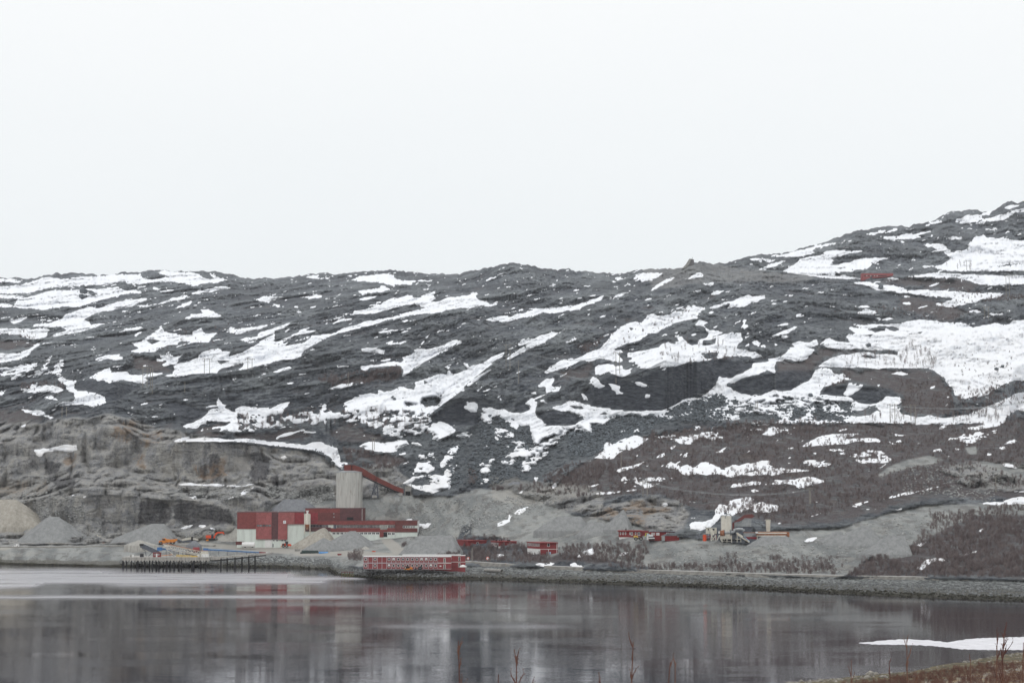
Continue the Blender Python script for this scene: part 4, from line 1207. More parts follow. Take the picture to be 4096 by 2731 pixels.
class MB:
    def __init__(s): s.v = []; s.f = []; s.m = []
    def add(s, vs, fs, mi=0):
        k = len(s.v); s.v += [tuple(p) for p in vs]; s.f += [tuple(i + k for i in q) for q in fs]; s.m += [mi] * len(fs)
        return s
    def box(s, x0, x1, y0, y1, z0, z1, mi=0):
        vs = [(x, y, z) for x in (x0, x1) for y in (y0, y1) for z in (z0, z1)]
        return s.add(vs, [(0, 1, 3, 2), (4, 6, 7, 5), (0, 4, 5, 1), (2, 3, 7, 6), (0, 2, 6, 4), (1, 5, 7, 3)], mi)
    def tube(s, a, b, r, r2=None, seg=6, mi=0, caps=True):
        a, b = Vector(a), Vector(b); r2 = r if r2 is None else r2
        d = (b - a).normalized()
        x = d.cross(Vector((0, 0, 1)) if abs(d.z) < .9 else Vector((1, 0, 0))).normalized(); y = d.cross(x)
        vs = []
        for p, q in ((a, r), (b, r2)):
            for k in range(seg):
                t = 2 * math.pi * k / seg
                vs.append(p + x * (math.cos(t) * q) + y * (math.sin(t) * q))
        fs = [(k, (k + 1) % seg, seg + (k + 1) % seg, seg + k) for k in range(seg)]
        if caps: fs += [tuple(range(seg))[::-1], tuple(range(seg, 2 * seg))]
        return s.add(vs, fs, mi)
    def prism(s, pts, y0, y1, mi=0):
        """outline in the x-z plane pushed back from y0 to y1"""
        n = len(pts)
        vs = [(x, y0, z) for x, z in pts] + [(x, y1, z) for x, z in pts]
        fs = [(k, (k + 1) % n, n + (k + 1) % n, n + k) for k in range(n)] + [tuple(range(n)), tuple(range(n, 2 * n))[::-1]]
        return s.add(vs, fs, mi)
    def foot(s, pts, z0, z1, mi=0):
        """footprint in the x-y plane raised from z0 to z1"""
        n = len(pts)
        vs = [(x, y, z0) for x, y in pts] + [(x, y, z1) for x, y in pts]
        fs = [(k, (k + 1) % n, n + (k + 1) % n, n + k) for k in range(n)] + [tuple(range(n))[::-1], tuple(range(n, 2 * n))]
        return s.add(vs, fs, mi)
    def mesh(s, name, *mats):
        me = bpy.data.meshes.new(name); me.from_pydata(s.v, [], s.f)
        for m in mats: me.materials.append(m)
        if len(mats) > 1: me.polygons.foreach_set('material_index', s.m)
        me.update(); return me
    def build(s, name, mat, parent=None, smooth_=False):
        mats = mat if isinstance(mat, (list, tuple)) else [mat]
        me = s.mesh(name, *mats)
        bmf = __import__('bmesh'); b = bmf.new(); b.from_mesh(me); bmf.ops.recalc_face_normals(b, faces=b.faces); b.to_mesh(me); b.free()
        if smooth_: me.polygons.foreach_set('use_smooth', [True] * len(me.polygons))
        return put(name, me, parent)

def put(name, me, parent=None, loc=None, rz=0):
    o = bpy.data.objects.new(name, me); COL.objects.link(o)
    if parent: o.parent = parent
    if loc is not None: o.location = loc
    if rz: o.rotation_euler.z = rz
    return o

class Thing:
    """an Empty at the base of a thing; x/z read off photo bearings at its distance, y metres behind its front"""
    def __init__(s, name, u, v, D, label, cat, group=None, view='Z'):
        s.ox, s.oy, s.k = VIEWS[view] if isinstance(view, str) else view
        s.u0, s.v0 = s.ox + u / s.k, s.oy + v / s.k
        s.D = D if D else float(base_D(np.array([s.u0]), np.array([s.v0]))[0])
        s.loc = Vector(W3(s.u0, s.v0, s.D)); s.s = s.D / FOC
        s.e = bpy.data.objects.new(name, None); COL.objects.link(s.e); s.e.location = s.loc
        s.e.empty_display_size = 2
        tag(s.e, label, cat, group)
    def x(s, u): return (s.ox + u / s.k - s.u0) * s.s
    def z(s, v): return (s.v0 - s.oy - v / s.k) * s.s
    def p(s, u, v, y=0): return (s.x(u), y, s.z(v))
    def box(s, u0, v0, u1, v1, y0, y1, mb=None, mi=0):
        mb = mb or MB(); return mb.box(s.x(u0), s.x(u1), y0, y1, s.z(v1), s.z(v0), mi)
    def tube(s, u0, v0, u1, v1, r, y=0, mb=None, seg=6, y1=None, mi=0, r2=None):
        mb = mb or MB(); return mb.tube(s.p(u0, v0, y), s.p(u1, v1, y if y1 is None else y1), r, r2, seg, mi)
    def prism(s, pts, y0, y1, mb=None, mi=0):
        mb = mb or MB(); return mb.prism([(s.x(a), s.z(b)) for a, b in pts], y0, y1, mi)
    def window(s, u0, v0, u1, v1, y, frame, pane, bars=1, fw=.14, name='window'):
        x0, x1, z0, z1 = s.x(u0), s.x(u1), s.z(v1), s.z(v0)
        mb = MB(); d = .10
        mb.box(x0, x1, y - d, y, z1 - fw, z1).box(x0, x1, y - d, y, z0, z0 + fw)
        mb.box(x0, x0 + fw, y - d, y, z0 + fw, z1 - fw).box(x1 - fw, x1, y - d, y, z0 + fw, z1 - fw)
        for k in range(bars):
            xm = x0 + (x1 - x0) * (k + 1) / (bars + 1)
            mb.box(xm - fw * .3, xm + fw * .3, y - d * .8, y, z0 + fw, z1 - fw)
        f = mb.build(name, frame, s.e)
        MB().box(x0 + fw * .9, x1 - fw * .9, y - .035, y - .005, z0 + fw * .9, z1 - fw * .9).build('pane', pane, f)
        return f

def copy_tree(o, parent=None):
    c = o.copy(); COL.objects.link(c)
    if parent: c.parent = parent
    for ch in o.children: copy_tree(ch, c)
    return c

# ------------------------------------------------------------------ the factory
FD = 1325.0
T = Thing('factory_building', 600, 1146, FD, 'long factory in several reds over a pale ground floor below the silo', 'factory', view='P')
# bodies
T.box(127, 784, 822, 1150, .3, 38).build('main_hall', M['base'], T.e)
T.box(827, 745, 1418, 1000, 5, 38).build('upper_hall', M['maroon2'], T.e)
b_ = T.box(652, 870, 2003, 1046, 1.2, 20); T.box(652, 1046, 1300, 1200, 1.2, 20, b_); T.box(1300, 1046, 2003, 1080, 1.2, 20, b_)
b_.build('low_wing', M['base'], T.e)
T.box(125, 779, 824, 784, .1, 38.2).build('roof_edge', M['maroon'], T.e)
T.box(825, 740, 1420, 745, 4.8, 38.2).build('roof_edge', M['maroon'], T.e)
T.box(822.5, 867, 2005, 871, .9, 20.2).build('roof_edge', M['maroon'], T.e)
for (a, b, c, d, y, mt) in [(127, 784, 325, 955, .0, 'red'), (325.5, 784, 487, 1060, -.9, 'red2'), (487.5, 784, 555, 1062, -.35, 'maroon'),
                            (555.5, 784, 650, 1064, -.9, 'red2'), (650.5, 784, 725, 905, -.9, 'red2'), (725.5, 784, 822, 905, -.5, 'crimson')]:
    T.box(a, b, c, d, y, .29).build('cladding_panel', M[mt], T.e)
T.box(828, 746, 1190, 785, 4.5, 4.99).build('cladding_panel', M['red'], T.e)
T.box(828, 785.5, 960, 867, 4.4, 4.99).build('cladding_panel', M['crimson'], T.e)
T.box(960.5, 785.5, 1190, 867, 4.5, 4.99).build('cladding_panel', M['maroon2'], T.e)
T.box(1190.5, 746, 1418, 867, 4.45, 4.99).build('cladding_panel', M['maroon'], T.e)
T.box(822.5, 871, 960, 906, .8, 1.19).build('cladding_panel', M['crimson'], T.e)
T.box(652, 938, 1100, 980, .9, 1.19).build('cladding_panel', M['maroon'], T.e)
T.box(960.5, 871, 1770, 911, .8, 1.19).build('cladding_panel', M['red'], T.e)
T.box(1100.5, 945, 1770, 985, .8, 1.19).build('cladding_panel', M['red'], T.e)
T.box(1770.5, 871, 2003, 918, .8, 1.19).build('cladding_panel', M['maroon2'], T.e)
T.box(1770.5, 946, 2003, 988, .8, 1.19).build('cladding_panel', M['maroon2'], T.e)
T.box(1770.5, 918, 1850, 946, .8, 1.19).build('cladding_panel', M['maroon2'], T.e)
T.box(1610, 985.5, 1650, 1040, .7, 1.19).build('cladding_panel', M['red'], T.e)
T.box(2003.2, 871, 2009, 990, 1.3, 20).build('corner_trim', M['white'], T.e)
T.box(1419, 746, 1423, 868, 5, 6).build('corner_trim', M['white'], T.e)
for a in np.linspace(655, 1075, 14)[:-1]:
    T.window(a, 909, a + 31, 937, 1.19, M['maroon'], M['glass'] if a < 1000 else M['glass_l'])
for a in np.linspace(1162, 1612, 14)[:-1]:
    T.window(a, 914, a + 33, 944, 1.19, M['maroon2'], M['glass_l'])
for a in (1697, 1724, 1751): T.window(a, 916, a + 25, 944, 1.19, M['maroon2'], M['glass_l'])
for a in np.linspace(1852, 1980, 6)[:-1]:
    T.window(a, 921, a + 24, 944, 1.19, M['white'], M['glass_l'] if a > 1900 else M['glass'])
for a in np.linspace(332, 485, 6)[:-1]: T.window(a, 908, a + 29, 930, -.91, M['maroon2'], M['glass_l'], 0)
for a in (655, 692, 727, 761, 795): T.window(a, 982, a + 27, 995, 1.19, M['white'], M['glass'], 0, .2)
for a in np.linspace(1115, 1610, 13)[:-1]: T.window(a, 987, a + 38, 1014, 1.19, M['white'], M['glass'], 1, .3)
for a in (1692, 1732): T.window(a, 990, a + 38, 1018, 1.19, M['white'], M['glass'], 1, .3)
for a in (495, 530, 585, 614): T.window(a, 1066, a + 26, 1082, .29, M['white'], M['glass'], 0, .2)
T.box(1128, 912, 1158, 952, .75, 1.19).build('louvre', M['steel_d'], T.e)
T.box(1616, 918, 1690, 960, .7, 1.19).build('louvre', M['grey'], T.e)
T.box(1650.5, 990, 1688, 1036, .9, 1.19).build('doorway', M['dark'], T.e)
T.box(1265, 834, 1330, 862, 4.2, 4.44).build('opening', M['dark'], T.e)
d_ = T.box(417, 1065, 489, 1146, .1, .29).build('loading_door', M['white'], T.e)
d2 = T.box(497, 1107, 507, 1142, .15, .29).build('door', M['steel_d'], T.e)
for a, b in ((543, 772), (1085, 731), (1253, 731), (1120, 792), (1122, 826)):
    T.box(a, b, a + 12, b + 10, 2 if b > 760 and a < 600 else (8 if b < 760 else 4.2), 3.2 if b > 760 and a < 600 else (9 if b < 760 else 4.45)).build('roof_vent' if b < 780 else 'lamp', M['steel'], T.e)

# the sign on the wall
S = Thing('company_sign', 622, 896, FD - 1.0, 'small white square sign with a grey mountain emblem on the bright red wall', 'sign', view='P')
S.box(609, 866, 636, 896, -.12, -.02).build('board', M['sign'], S.e)
S.prism([(615, 880), (622.5, 868), (630, 880)], -.16, -.125).build('emblem', M['logo'], S.e)
mb = S.box(614, 880.7, 630, 883, -.16, -.125); S.prism([(612, 886), (632, 886), (627, 891), (617, 891)], -.16, -.125, mb)
mb.build('lettering_band', M['logo2'], S.e)

# concrete silo
SD = FD + 24
T = Thing('concrete_silo', 1286, 880, SD, 'tall round concrete silo with rust streaks standing behind the red factory', 'silo', view='P')
r = 138.5 / 2.613 * T.s
n = 48; yc = r
mb = MB(); zt, zb = T.z(366), T.z(880)
zs = np.linspace(zb, zt, 15)
for k, (za, zc) in enumerate(zip(zs[:-1], zs[1:])):
    mb.tube((0, yc, za + .04), (0, yc, zc - .02), r, seg=n, caps=False)
    mb.tube((0, yc, zc - .03), (0, yc, zc + .05), r - .06, seg=n, caps=False)
mb.build('shaft', M['concrete'], T.e, True)
mb = MB(); mb.tube((0, yc, zt), (0, yc, zt + .35), r + .15, seg=n); mb.tube((0, yc, zt + .35), (0, yc, zt + 1.35), r + .1, r * .45, seg=n)
mb.build('roof', M['steel'], T.e)

# conveyor gallery
T = Thing('conveyor_gallery', 1286, 345, SD, 'rust red covered conveyor gallery sloping down from the silo top to the terrace', 'conveyor', view='P')
yy = r - 2.6
T.box(1237, 283, 1312, 350, yy, yy + 6).build('head_house', M['gallery'], T.e)
T.prism([(1319, 283), (1345, 285), (1430, 318), (1568, 403), (1568, 457), (1430, 392), (1362, 352), (1319, 345)], yy + 1, yy + 5).build('casing', M['gallery'], T.e)
T.prism([(1574, 406), (1690, 462), (1765, 500), (1857, 536), (1857, 580), (1765, 547), (1690, 512), (1574, 458)], yy + 1, yy + 5).build('casing', M['gallery'], T.e)
T.prism([(1312, 288), (1319, 288), (1319, 344), (1312, 344)], yy + 1.2, yy + 4.8).build('joint', M['black'], T.e)
T.prism([(1568, 407), (1574, 409), (1574, 460), (1568, 457)], yy + 1.2, yy + 4.8).build('joint', M['black'], T.e)
T.prism([(1430, 394), (1568, 459), (1690, 514), (1765, 549), (1856, 582), (1856, 596), (1765, 566), (1568, 474), (1430, 408)], yy + 1.4, yy + 4.6).build('underframe', M['black'], T.e)
mb = MB()
for a, b, c, d in ((1562, 462, 1518, 632), (1578, 466, 1590, 628), (1532, 520, 1572, 600), (1576, 500, 1530, 590), (1526, 598, 1586, 598)):
    T.tube(a, b, c, d, .32, yy + 2, mb); T.tube(a, b, c, d, .32, yy + 4, mb)
mb.build('trestle', M['steel_d'], T.e)
T.box(1530, 600, 1580, 628, yy + 1.5, yy + 4.5).build('footing', M['grey'], T.e); T.box(1810, 575, 1850, 602, yy + .5, yy + 5).build('footing', M['grey'], T.e)
mb = MB()
for a, c in ((1665, 1660), (1680, 1700)): T.tube(a, 515, c, 560, .3, yy + 3, mb)
mb.build('trestle', M['black'], T.e)

T = Thing('transfer_station', 1910, 602, None, 'grey concrete transfer station with a dark opening at the low end of the gallery', 'station', view='P')
b_ = T.box(1880, 508, 1950, 560, 0, 7); T.box(1938, 560, 1950, 640, 0, 7, b_); T.box(1880, 560, 1886, 640, 0, 7, b_); b_.build('wall', M['grey'], T.e)
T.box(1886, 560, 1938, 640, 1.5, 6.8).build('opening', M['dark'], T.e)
mb = MB(); T.tube(1872, 604, 1872, 482, .3, 0, mb); T.tube(1860, 604, 1860, 540, .25, 0, mb); mb.build('mast', M['steel_d'], T.e)
T = Thing('open_conveyor', 1960, 602, None, 'thin dark lattice conveyor rising right over the snow above the terrace', 'conveyor', view='P')
mb = MB()
pts = [(1768, 528), (1860, 500), (1950, 474), (2050, 440), (2150, 398), (2260, 345)]
for (a, b), (c, d) in zip(pts[:-1], pts[1:]):
    T.tube(a, b, c, d, .22, 0, mb); T.tube(a, b - 12, c, d - 12, .18, 0, mb); T.tube(a, b, (a + c) / 2, (b + d) / 2 - 12, .12, 0, mb); T.tube((a + c) / 2, (b + d) / 2 - 12, c, d, .12, 0, mb)
mb.build('truss', M['steel_d'], T.e)
for a, b, c, d in ((2068, 440, 2036, 560), (2076, 440, 2052, 560), (1950, 474, 1944, 600)): T.tube(a, b, c, d, .18, 0).build('leg', M['steel_d'], T.e)

# rusty hopper silo in front of the factory
T = Thing('hopper_silo', 857, 1002, FD - 7, 'slim rust stained cream hopper silo on steel legs in front of the red factory', 'silo', view='P')
mb = MB(); rr = 27 / 2.613 * T.s
mb.tube((0, rr, T.z(905)), (0, rr, T.z(795)), rr, seg=16).build('barrel', M['cream'], T.e, False)
MB().tube((0, rr, T.z(905)), (0, rr, T.z(958)), rr, rr * .35, seg=16).build('cone', M['rust'], T.e)
mb = MB(); mb.tube((0, rr, T.z(795)), (0, rr, T.z(770)), rr * .35, rr * .4, seg=10); mb.box(-.9, .9, rr - .9, rr + .9, T.z(770), T.z(763)); mb.build('filter_top', M['white'], T.e)
for a, y in ((829, .2), (885, .2), (829, rr * 2), (885, rr * 2)):
    T.tube(a, 1006, a, 800, .2, y).build('leg', M['cream'], T.e)

# ------------------------------------------------------------------ accommodation block of stacked modules
BD = 1068.0
VB1, VB2, VB3 = (1450, 2200, 9.408), (1640, 2200, 9.408), (1250, 2140, 3.618)
T = Thing('accommodation_block', 1602, 2275, BD, 'two storey row of stacked red cabins with white frames on the point by the water', 'building')
edges = [1454.3, 1471.8, 1489.5, 1507.7, 1526, 1544.6, 1563.7, 1582.1, 1600.4, 1619, 1637.6, 1656.5, 1675.1, 1693.7, 1712.8, 1731.6, 1750.5]
cw = T.x(edges[1]) - T.x(edges[0]); w0 = (T.x(edges[-1]) - T.x(edges[0])) / 16
zf = [T.z(2275), T.z(2250.2), T.z(2226)]
hh_ = zf[1] - zf[0]
def module_mesh(w, h, dep):
    mb = MB(); t = .125
    mb.box(.04, w - .04, .06, dep, .12, h - .05, 0)
    mb.box(0, t, -.04, dep + .02, 0, h, 1).box(w - t, w, -.04, dep + .02, 0, h, 1)
    mb.box(t, w - t, -.04, .05, h - .26, h, 1).box(t, w - t, -.04, .05, 0, .16, 1)
    return mb.mesh('cabin_module', M['brick'], M['frame'])
mod = module_mesh(w0 - .03, hh_ - .03, 8.5)
def frame_mesh(w, h, blind):
    mb = MB(); t = .19
    mb.box(0, w, -.1, 0, h - t, h).box(0, w, -.1, 0, 0, t).box(0, t, -.1, 0, t, h - t).box(w - t, w, -.1, 0, t, h - t)
    if blind: mb.box(t, w - t, -.06, -.02, h * .42, h - t)
    return mb.mesh('window', M['white'])
fm = [frame_mesh(1.28, 1.5, False), frame_mesh(1.28, 1.5, True)]
pm = MB().box(.22, 1.06, -.04, -.01, .22, 1.28).mesh('pane', M['glass'])
vm = MB().box(-.09, .09, -.05, 0, -.09, .09).mesh('vent', M['ochre'])
blinds = {(1, 6), (1, 12), (1, 13), (0, 5), (0, 14)}
for fl in (0, 1):
    for c in range(16):
        o = put('cabin_module', mod, T.e, (T.x(edges[0]) + w0 * c, 0, zf[fl]))
        o_v = put('vent', vm, o, (w0 * .5, .05, .62))
        if c in (1, 3, 4): continue
        w = put('window', fm[1 if (fl, c) in blinds else 0], o, (w0 * .5 - .64, .05, 1.12))
        put('pane', pm, w)
# end cabins that lie lengthwise
xe, xr = T.x(1750.7), T.x(1802.6)
for fl in (0, 1):
    mb = MB(); z0, z1 = zf[fl], zf[fl] + hh_ - .03
    mb.box(xe, xr, 0, 8.5, z0 + .12, z1 - .22, 0).box(xe, xr + .05, -.05, 8.5, z1 - .22, z1, 1).box(xe, xr + .05, -.05, 8.5, z0, z0 + .12, 1)
    o = mb.build('cabin_module', [M['brick'], M['white']], T.e)
    d = MB(); xd = T.x(1773)
    d.box(xd, xd + .16, -.12, 0, z0 + .12, z0 + 2.5).box(xd + 1.0, xd + 1.16, -.12, 0, z0 + .12, z0 + 2.5).box(xd + .16, xd + 1.0, -.12, 0, z0 + 2.35, z0 + 2.5)
    d.box(xd + .16, xd + 1.0, -.06, 0, z0 + .12, z0 + 2.35, 1)
    d.build('door', [M['white'], M['timber']], o)
mb = MB(); mb.box(T.x(1453.8), T.x(1803), -.1, 8.7, zf[2], zf[2] + .22); mb.build('roof', M['white'], T.e)
MB().box(T.x(1757.5), T.x(1764.6), -.12, -.005, T.z(2265.3), T.z(2260.4)).build('notice_board', M['white'], T.e)
VB = (1450, 2200, 9.408)

T = Thing('rear_accommodation_block', 1730, 2272, BD + 13, 'second row of red cabins behind the front block, showing past its right end', 'building')
z2, z1_ = T.z(2222.5), T.z(2247)
for fl, (za, zb_) in enumerate(((T.z(2290), z1_ - .1), (z1_ + .15, z2))):
    mb = MB(); mb.box(T.x(1610), T.x(1860), 0, 7, za, zb_, 0).box(T.x(1609.6), T.x(1860.2), -.06, 7.1, zb_, zb_ + .24, 1)
    o = mb.build('cabin_module', [M['brick'], M['white']], T.e)
    xd = T.x(1832.5); zd = max(za, zb_ - 2.75)
    MB().box(xd, xd + .14, -.1, 0, zd, zd + 2.4).box(xd + .95, xd + 1.1, -.1, 0, zd, zd + 2.4).box(xd + .14, xd + .95, -.1, 0, zd + 2.25, zd + 2.4).box(xd + .14, xd + .95, -.05, 0, zd, zd + 2.25, 1).build('door', [M['white'], M['timber']], o)
T.box(1802.8, 2227.5, 1805.8, 2239, -.1, 0).build('window', M['white'], T.e)
T.box(1609, 2218.6, 1841, 2220.6, -.15, 7.2).build('roof', M['white'], T.e)

# ------------------------------------------------------------------ red timber buildings
def house(name, vw, corner, left, right, vtop, vbase, label, D=None, lefty=11, righty=2, roof_over=.5, base=0, wall='barn'):
    """two visible walls meeting at a near corner; each (photo column) measured at its own distance"""
    T = Thing(name, corner, vbase, D, label, 'building', view=vw)
    xa, xc = T.x(left), T.x(right)
    A, B, C_ = (xa, lefty), (0, 0), (xc, righty)
    Dd = (A[0] + C_[0], A[1] + C_[1])
    zt = T.z(vtop)
    MB().foot([A, B, C_, Dd], base - 1.5 if base == 0 else 0, zt).build('wall', M[wall], T.e)
    if base: MB().foot([(a * 1.002, b - .03) for a, b in (A, B, C_, Dd)], -4, base).build('base_wall', M['white'], T.e)
    cx, cy = (A[0] + C_[0]) / 2, (A[1] + C_[1]) / 2
    g_ = lambda p: (cx + (p[0] - cx) * 1.05, cy + (p[1] - cy) * 1.10)
    MB().foot([g_(A), g_(B), g_(C_), g_(Dd)], zt, zt + roof_over).build('roof', M['barn'], T.e)
    T.A, T.C = A, C_
    return T

def wall_window(T, side, f0, f1, v0, v1, frame='white', pane='glass', y=.0, name='window'):
    """window on the left (A-B) or right (B-C) wall, between fractions of its length"""
    P, Q = (Vector((*T.A, 0)), Vector((0, 0, 0))) if side == 'L' else (Vector((0, 0, 0)), Vector((*T.C, 0)))
    d = (Q - P); L = d.length; ang = math.atan2(d.y, d.x)
    z0, z1 = T.z(v1), T.z(v0); w = (f1 - f0) * L; t = .13
    mb = MB(); mb.box(0, w, -.12, 0, z1 - t, z1).box(0, w, -.12, 0, z0, z0 + t).box(0, t, -.12, 0, z0 + t, z1 - t).box(w - t, w, -.12, 0, z0 + t, z1 - t)
    o = mb.build(name, M[frame], T.e); o.location = P + d * f0; o.rotation_euler.z = ang
    q = MB().box(t * .9, w - t * .9, -.05, -.01, z0 + t * .9, z1 - t * .9).build('pane', M[pane], o)
    return o

VH = (1700, 2100, 3.92)
T = house('red_house', VH, 1808, 1610, 2078, 285, 480, 'two storey red timber house with white trim beside the road', lefty=16, righty=3)
T.e['category'] = 'house'
mb = MB(); Bx = T.z(376)
d = Vector((T.C[0], T.C[1], 0))
def strip(T, side, z0, z1, mt, y=-.06, name='trim', f0=0, f1=1):
    P, Q = (Vector((*T.A, 0)), Vector((0, 0, 0))) if side == 'L' else (Vector((0, 0, 0)), Vector((*T.C, 0)))
    dd = Q - P; o = MB().box(dd.length * f0, dd.length * f1, y, -.004, z0, z1).build(name, M[mt], T.e)
    o.location = P; o.rotation_euler.z = math.atan2(dd.y, dd.x); return o
strip(T, 'R', Bx - .12, Bx + .12, 'white'); strip(T, 'L', Bx - .12, Bx + .12, 'white')
strip(T, 'L', -1.4, Bx - .14, 'white', name='base_wall'); strip(T, 'R', 0, Bx - .12, 'white', f0=.465, f1=.49); strip(T, 'R', -1.4, T.z(285), 'white', f0=.94, f1=.96)
for k in range(8): wall_window(T, 'L', .06 + k * .115, .13 + k * .115, 290, 335)
for k in range(6): wall_window(T, 'L', .20 + k * .12, .25 + k * .12, 380, 402, frame='white')
wall_window(T, 'R', .40, .55, 288, 336)
for f0, mt in ((.34, 'steel'), (.52, 'lblue')): strip(T, 'R', 0, T.z(418), mt, -.12, 'door', f0, f0 + .09)

T = house('red_shed_with_vents', VH, 1160, 1032, 1435, 262, 355, 'low red shed behind bare bushes, middle of three red buildings by the road', lefty=13, righty=2, base=1.0)
T.e['name'] = 'vent'
for k in range(6): wall_window(T, 'L', .06 + k * .155, .16 + k * .155, 278, 322)
for a, w in ((1105, 26), (1160, 12), (1192, 12), (1285, 52)): T.box(a, 232, a + w, 250, 5, 6.5).build('roof_vent', M['black'], T.e)
T = house('red_shed_half_hidden', VH, 680, 500, 962, 248, 335, 'low red shed half hidden by bare bushes, leftmost of the three by the road', lefty=13, righty=2)
wall_window(T, 'R', .44, .57, 266, 310)
for a in (757, 782, 806, 834): T.box(a, 226, a + 14, 244, 5, 6.2).build('roof_vent', M['black'], T.e)

VR = (2440, 2090, 7.35)
T = Thing('red_office', 600, 425, None, 'long low red timber office with white windows on the terrace behind the road machines', 'building', view=VR)
T.box(278, 262, 920, 422, 0, 9).build('wall', M['barn'], T.e)
T.box(245, 226, 925, 262, -.6, 9.5).build('roof', M['barn'], T.e)
T.box(280, 422.5, 918, 520, .1, 9).build('base_wall', M['white'], T.e)
T.box(925.5, 240, 1460, 520, 1.0, 11).build('side_wing', M['barn'], T.e)
for a, w in ((293, 34), (366, 38), (440, 34), (570, 30), (612, 62), (733, 36), (812, 70)): T.window(a, 276, a + w, 350 if w < 60 else 374, -.01, M['white'], M['glass'], 1 if w > 50 else 0, .18)
T.tube(482, 226, 482, 172, .35, 4).build('chimney', M['black'], T.e)
T = Thing('red_cabin_row', 1500, 475, None, 'red cabin row with a flat roof at the right end of the long low office', 'building', view=VR)
T.box(1142, 262, 1462, 520, -4, 4).build('wall', M['barn'], T.e)
T.box(1462.5, 262, 1900, 520, -3.4, 4).build('wall', M['barn'], T.e)
T.box(1140, 252, 1904, 261.6, -4.2, 4.2).build('roof', M['steel_d'], T.e)
for a, w in ((1210, 40), (1262, 36), (1340, 32), (1375, 30), (1408, 30)): T.window(a, 290, a + w, 362, -4.01, M['white'], M['glass'], 0, .2)
T.window(1640, 286, 1722, 380, -3.41, M['white'], M['glass'], 1, .2)
for a in (1175, 1315, 1400): T.box(a, 232, a + 50, 251, -2, 0).build('roof_vent', M['steel'], T.e)
T = Thing('red_container', 1830, 535, None, 'rust red shipping container with a grey end in front of the red cabin row', 'container', view=VR)
mb = T.box(1622, 385, 2032, 538, 0, 3)
for a in np.arange(1632, 2028, 12): T.box(a, 392, a + 6, 530, -.09, -.002, mb)
mb.build('body', M['barn'], T.e)
T.box(1530, 380, 1620, 538, .6, 3.4).build('end_box', M['steel'], T.e)
T.box(1622, 377, 2034, 384.6, -.1, 3.1).build('roof', M['steel_d'], T.e)

VU = (3400, 1000, 7.84)
T = Thing('red_hill_building', 700, 905, None, 'long low red building with a window band high on the right hillside', 'building', view=VU)
T.prism([(412, 727), (1362, 727), (1362, 800), (1130, 846), (700, 886), (412, 950)], 0, 9).build('wall', M['red2'], T.e)
T.box(370, 727, 411, 945, 1.5, 8).build('end_wall', M['red2'], T.e)
for k, a in enumerate(np.linspace(428, 1160, 19)[:-1]): T.window(a, 793, a + 36, 824, -.01, M['maroon'], M['white'] if k in (2, 5, 8, 10) else M['glass'], 1, .12)

# ------------------------------------------------------------------ concrete bunker on the skyline
VK = (2700, 1020, 15.68)
T = Thing('skyline_bunker', 900, 740, float(base_D(np.array([2757.]), np.array([1068.]))[0]) - 12, 'concrete ramp shaped block on the skyline ridge with a thin mast', 'bunker', view=VK)
T.prism([(430, 860), (720, 530), (900, 232), (1050, 235), (900, 560), (840, 660), (560, 870)], 0, 9).build('ramp', M['grey'], T.e)
T.prism([(1052, 236), (1190, 270), (1210, 480), (1230, 900), (560, 900), (842, 662), (902, 562)], 1.2, 10).build('face', paint('dark_face_concrete', (.13, .125, .13)), T.e)  # front face gets a darker grey than the ramp side
T.tube(1112, 260, 1112, 105, .22, 3).build('mast', M['steel'], T.e)
# ------------------------------------------------------------------ jetty
JD = 1206.0
VJ = (500, 2100, 3.92)
T = Thing('jetty', 600, 560, JD, 'grey concrete jetty on dark piles with a ramp to the shore', 'jetty', view=VJ)
mb = T.box(-45, 500, 1320, 522, 0, 26); T.box(-45, 520, 1320, 548, 0, .8, mb)
for a in np.arange(-20, 1300, 29 * 1.6): T.prism([(a, 548), (a + 28, 548), (a + 20, 570), (a + 8, 570)], 0, .8, mb)
mb.build('deck', M['jetty'], T.e)
mb = T.prism([(1320, 505), (1320, 548), (1480, 540), (1480, 522), (2200, 462), (2270, 448), (2270, 434)], 2, 9); mb.build('ramp', M['jetty'], T.e)
T.prism([(1320, 549), (1480, 541), (2180, 470), (2180, 482), (1480, 560), (1320, 566)], 2.6, 8.4).build('beam', M['black'], T.e)  # black strip added to stand in for the shade under the ramp
mb = MB()
for a in (1340, 1464, 1700, 1886, 2006): T.tube(a, 515 - (a - 1320) * .08, a, 480 - (a - 1320) * .08, .08, 2.1, mb)
for k in range(6): pass
mb.build('railing', M['steel_d'], T.e)
for i, a in enumerate([-28, 15, 98, 178, 205, 255, 310, 375, 428, 480, 533, 588, 650, 693, 768, 830, 883, 1035, 1072, 1175, 1262]):
    T.tube(a, 700, a, 552, .42 if i % 3 else .6, .5 + (i % 2) * 2.5, seg=10).build('pile', M['black'], T.e)
for i, a in enumerate([1490, 1573, 1710, 1805, 1925, 2010]):
    T.tube(a, 720, a, 520 - (a - 1480) * .078, .42, 2.6 + (i % 2) * 4, seg=10).build('pile', M['black'], T.e)
for a, b in ((1020, 1180), (830, 880)): T.box(a, 556, b, 590, 1, 3).build('fender', M['timber'], T.e)

def simple(name, label, cat, u, v, D, view=VJ): return Thing(name, u, v, D, label, cat, view=view)

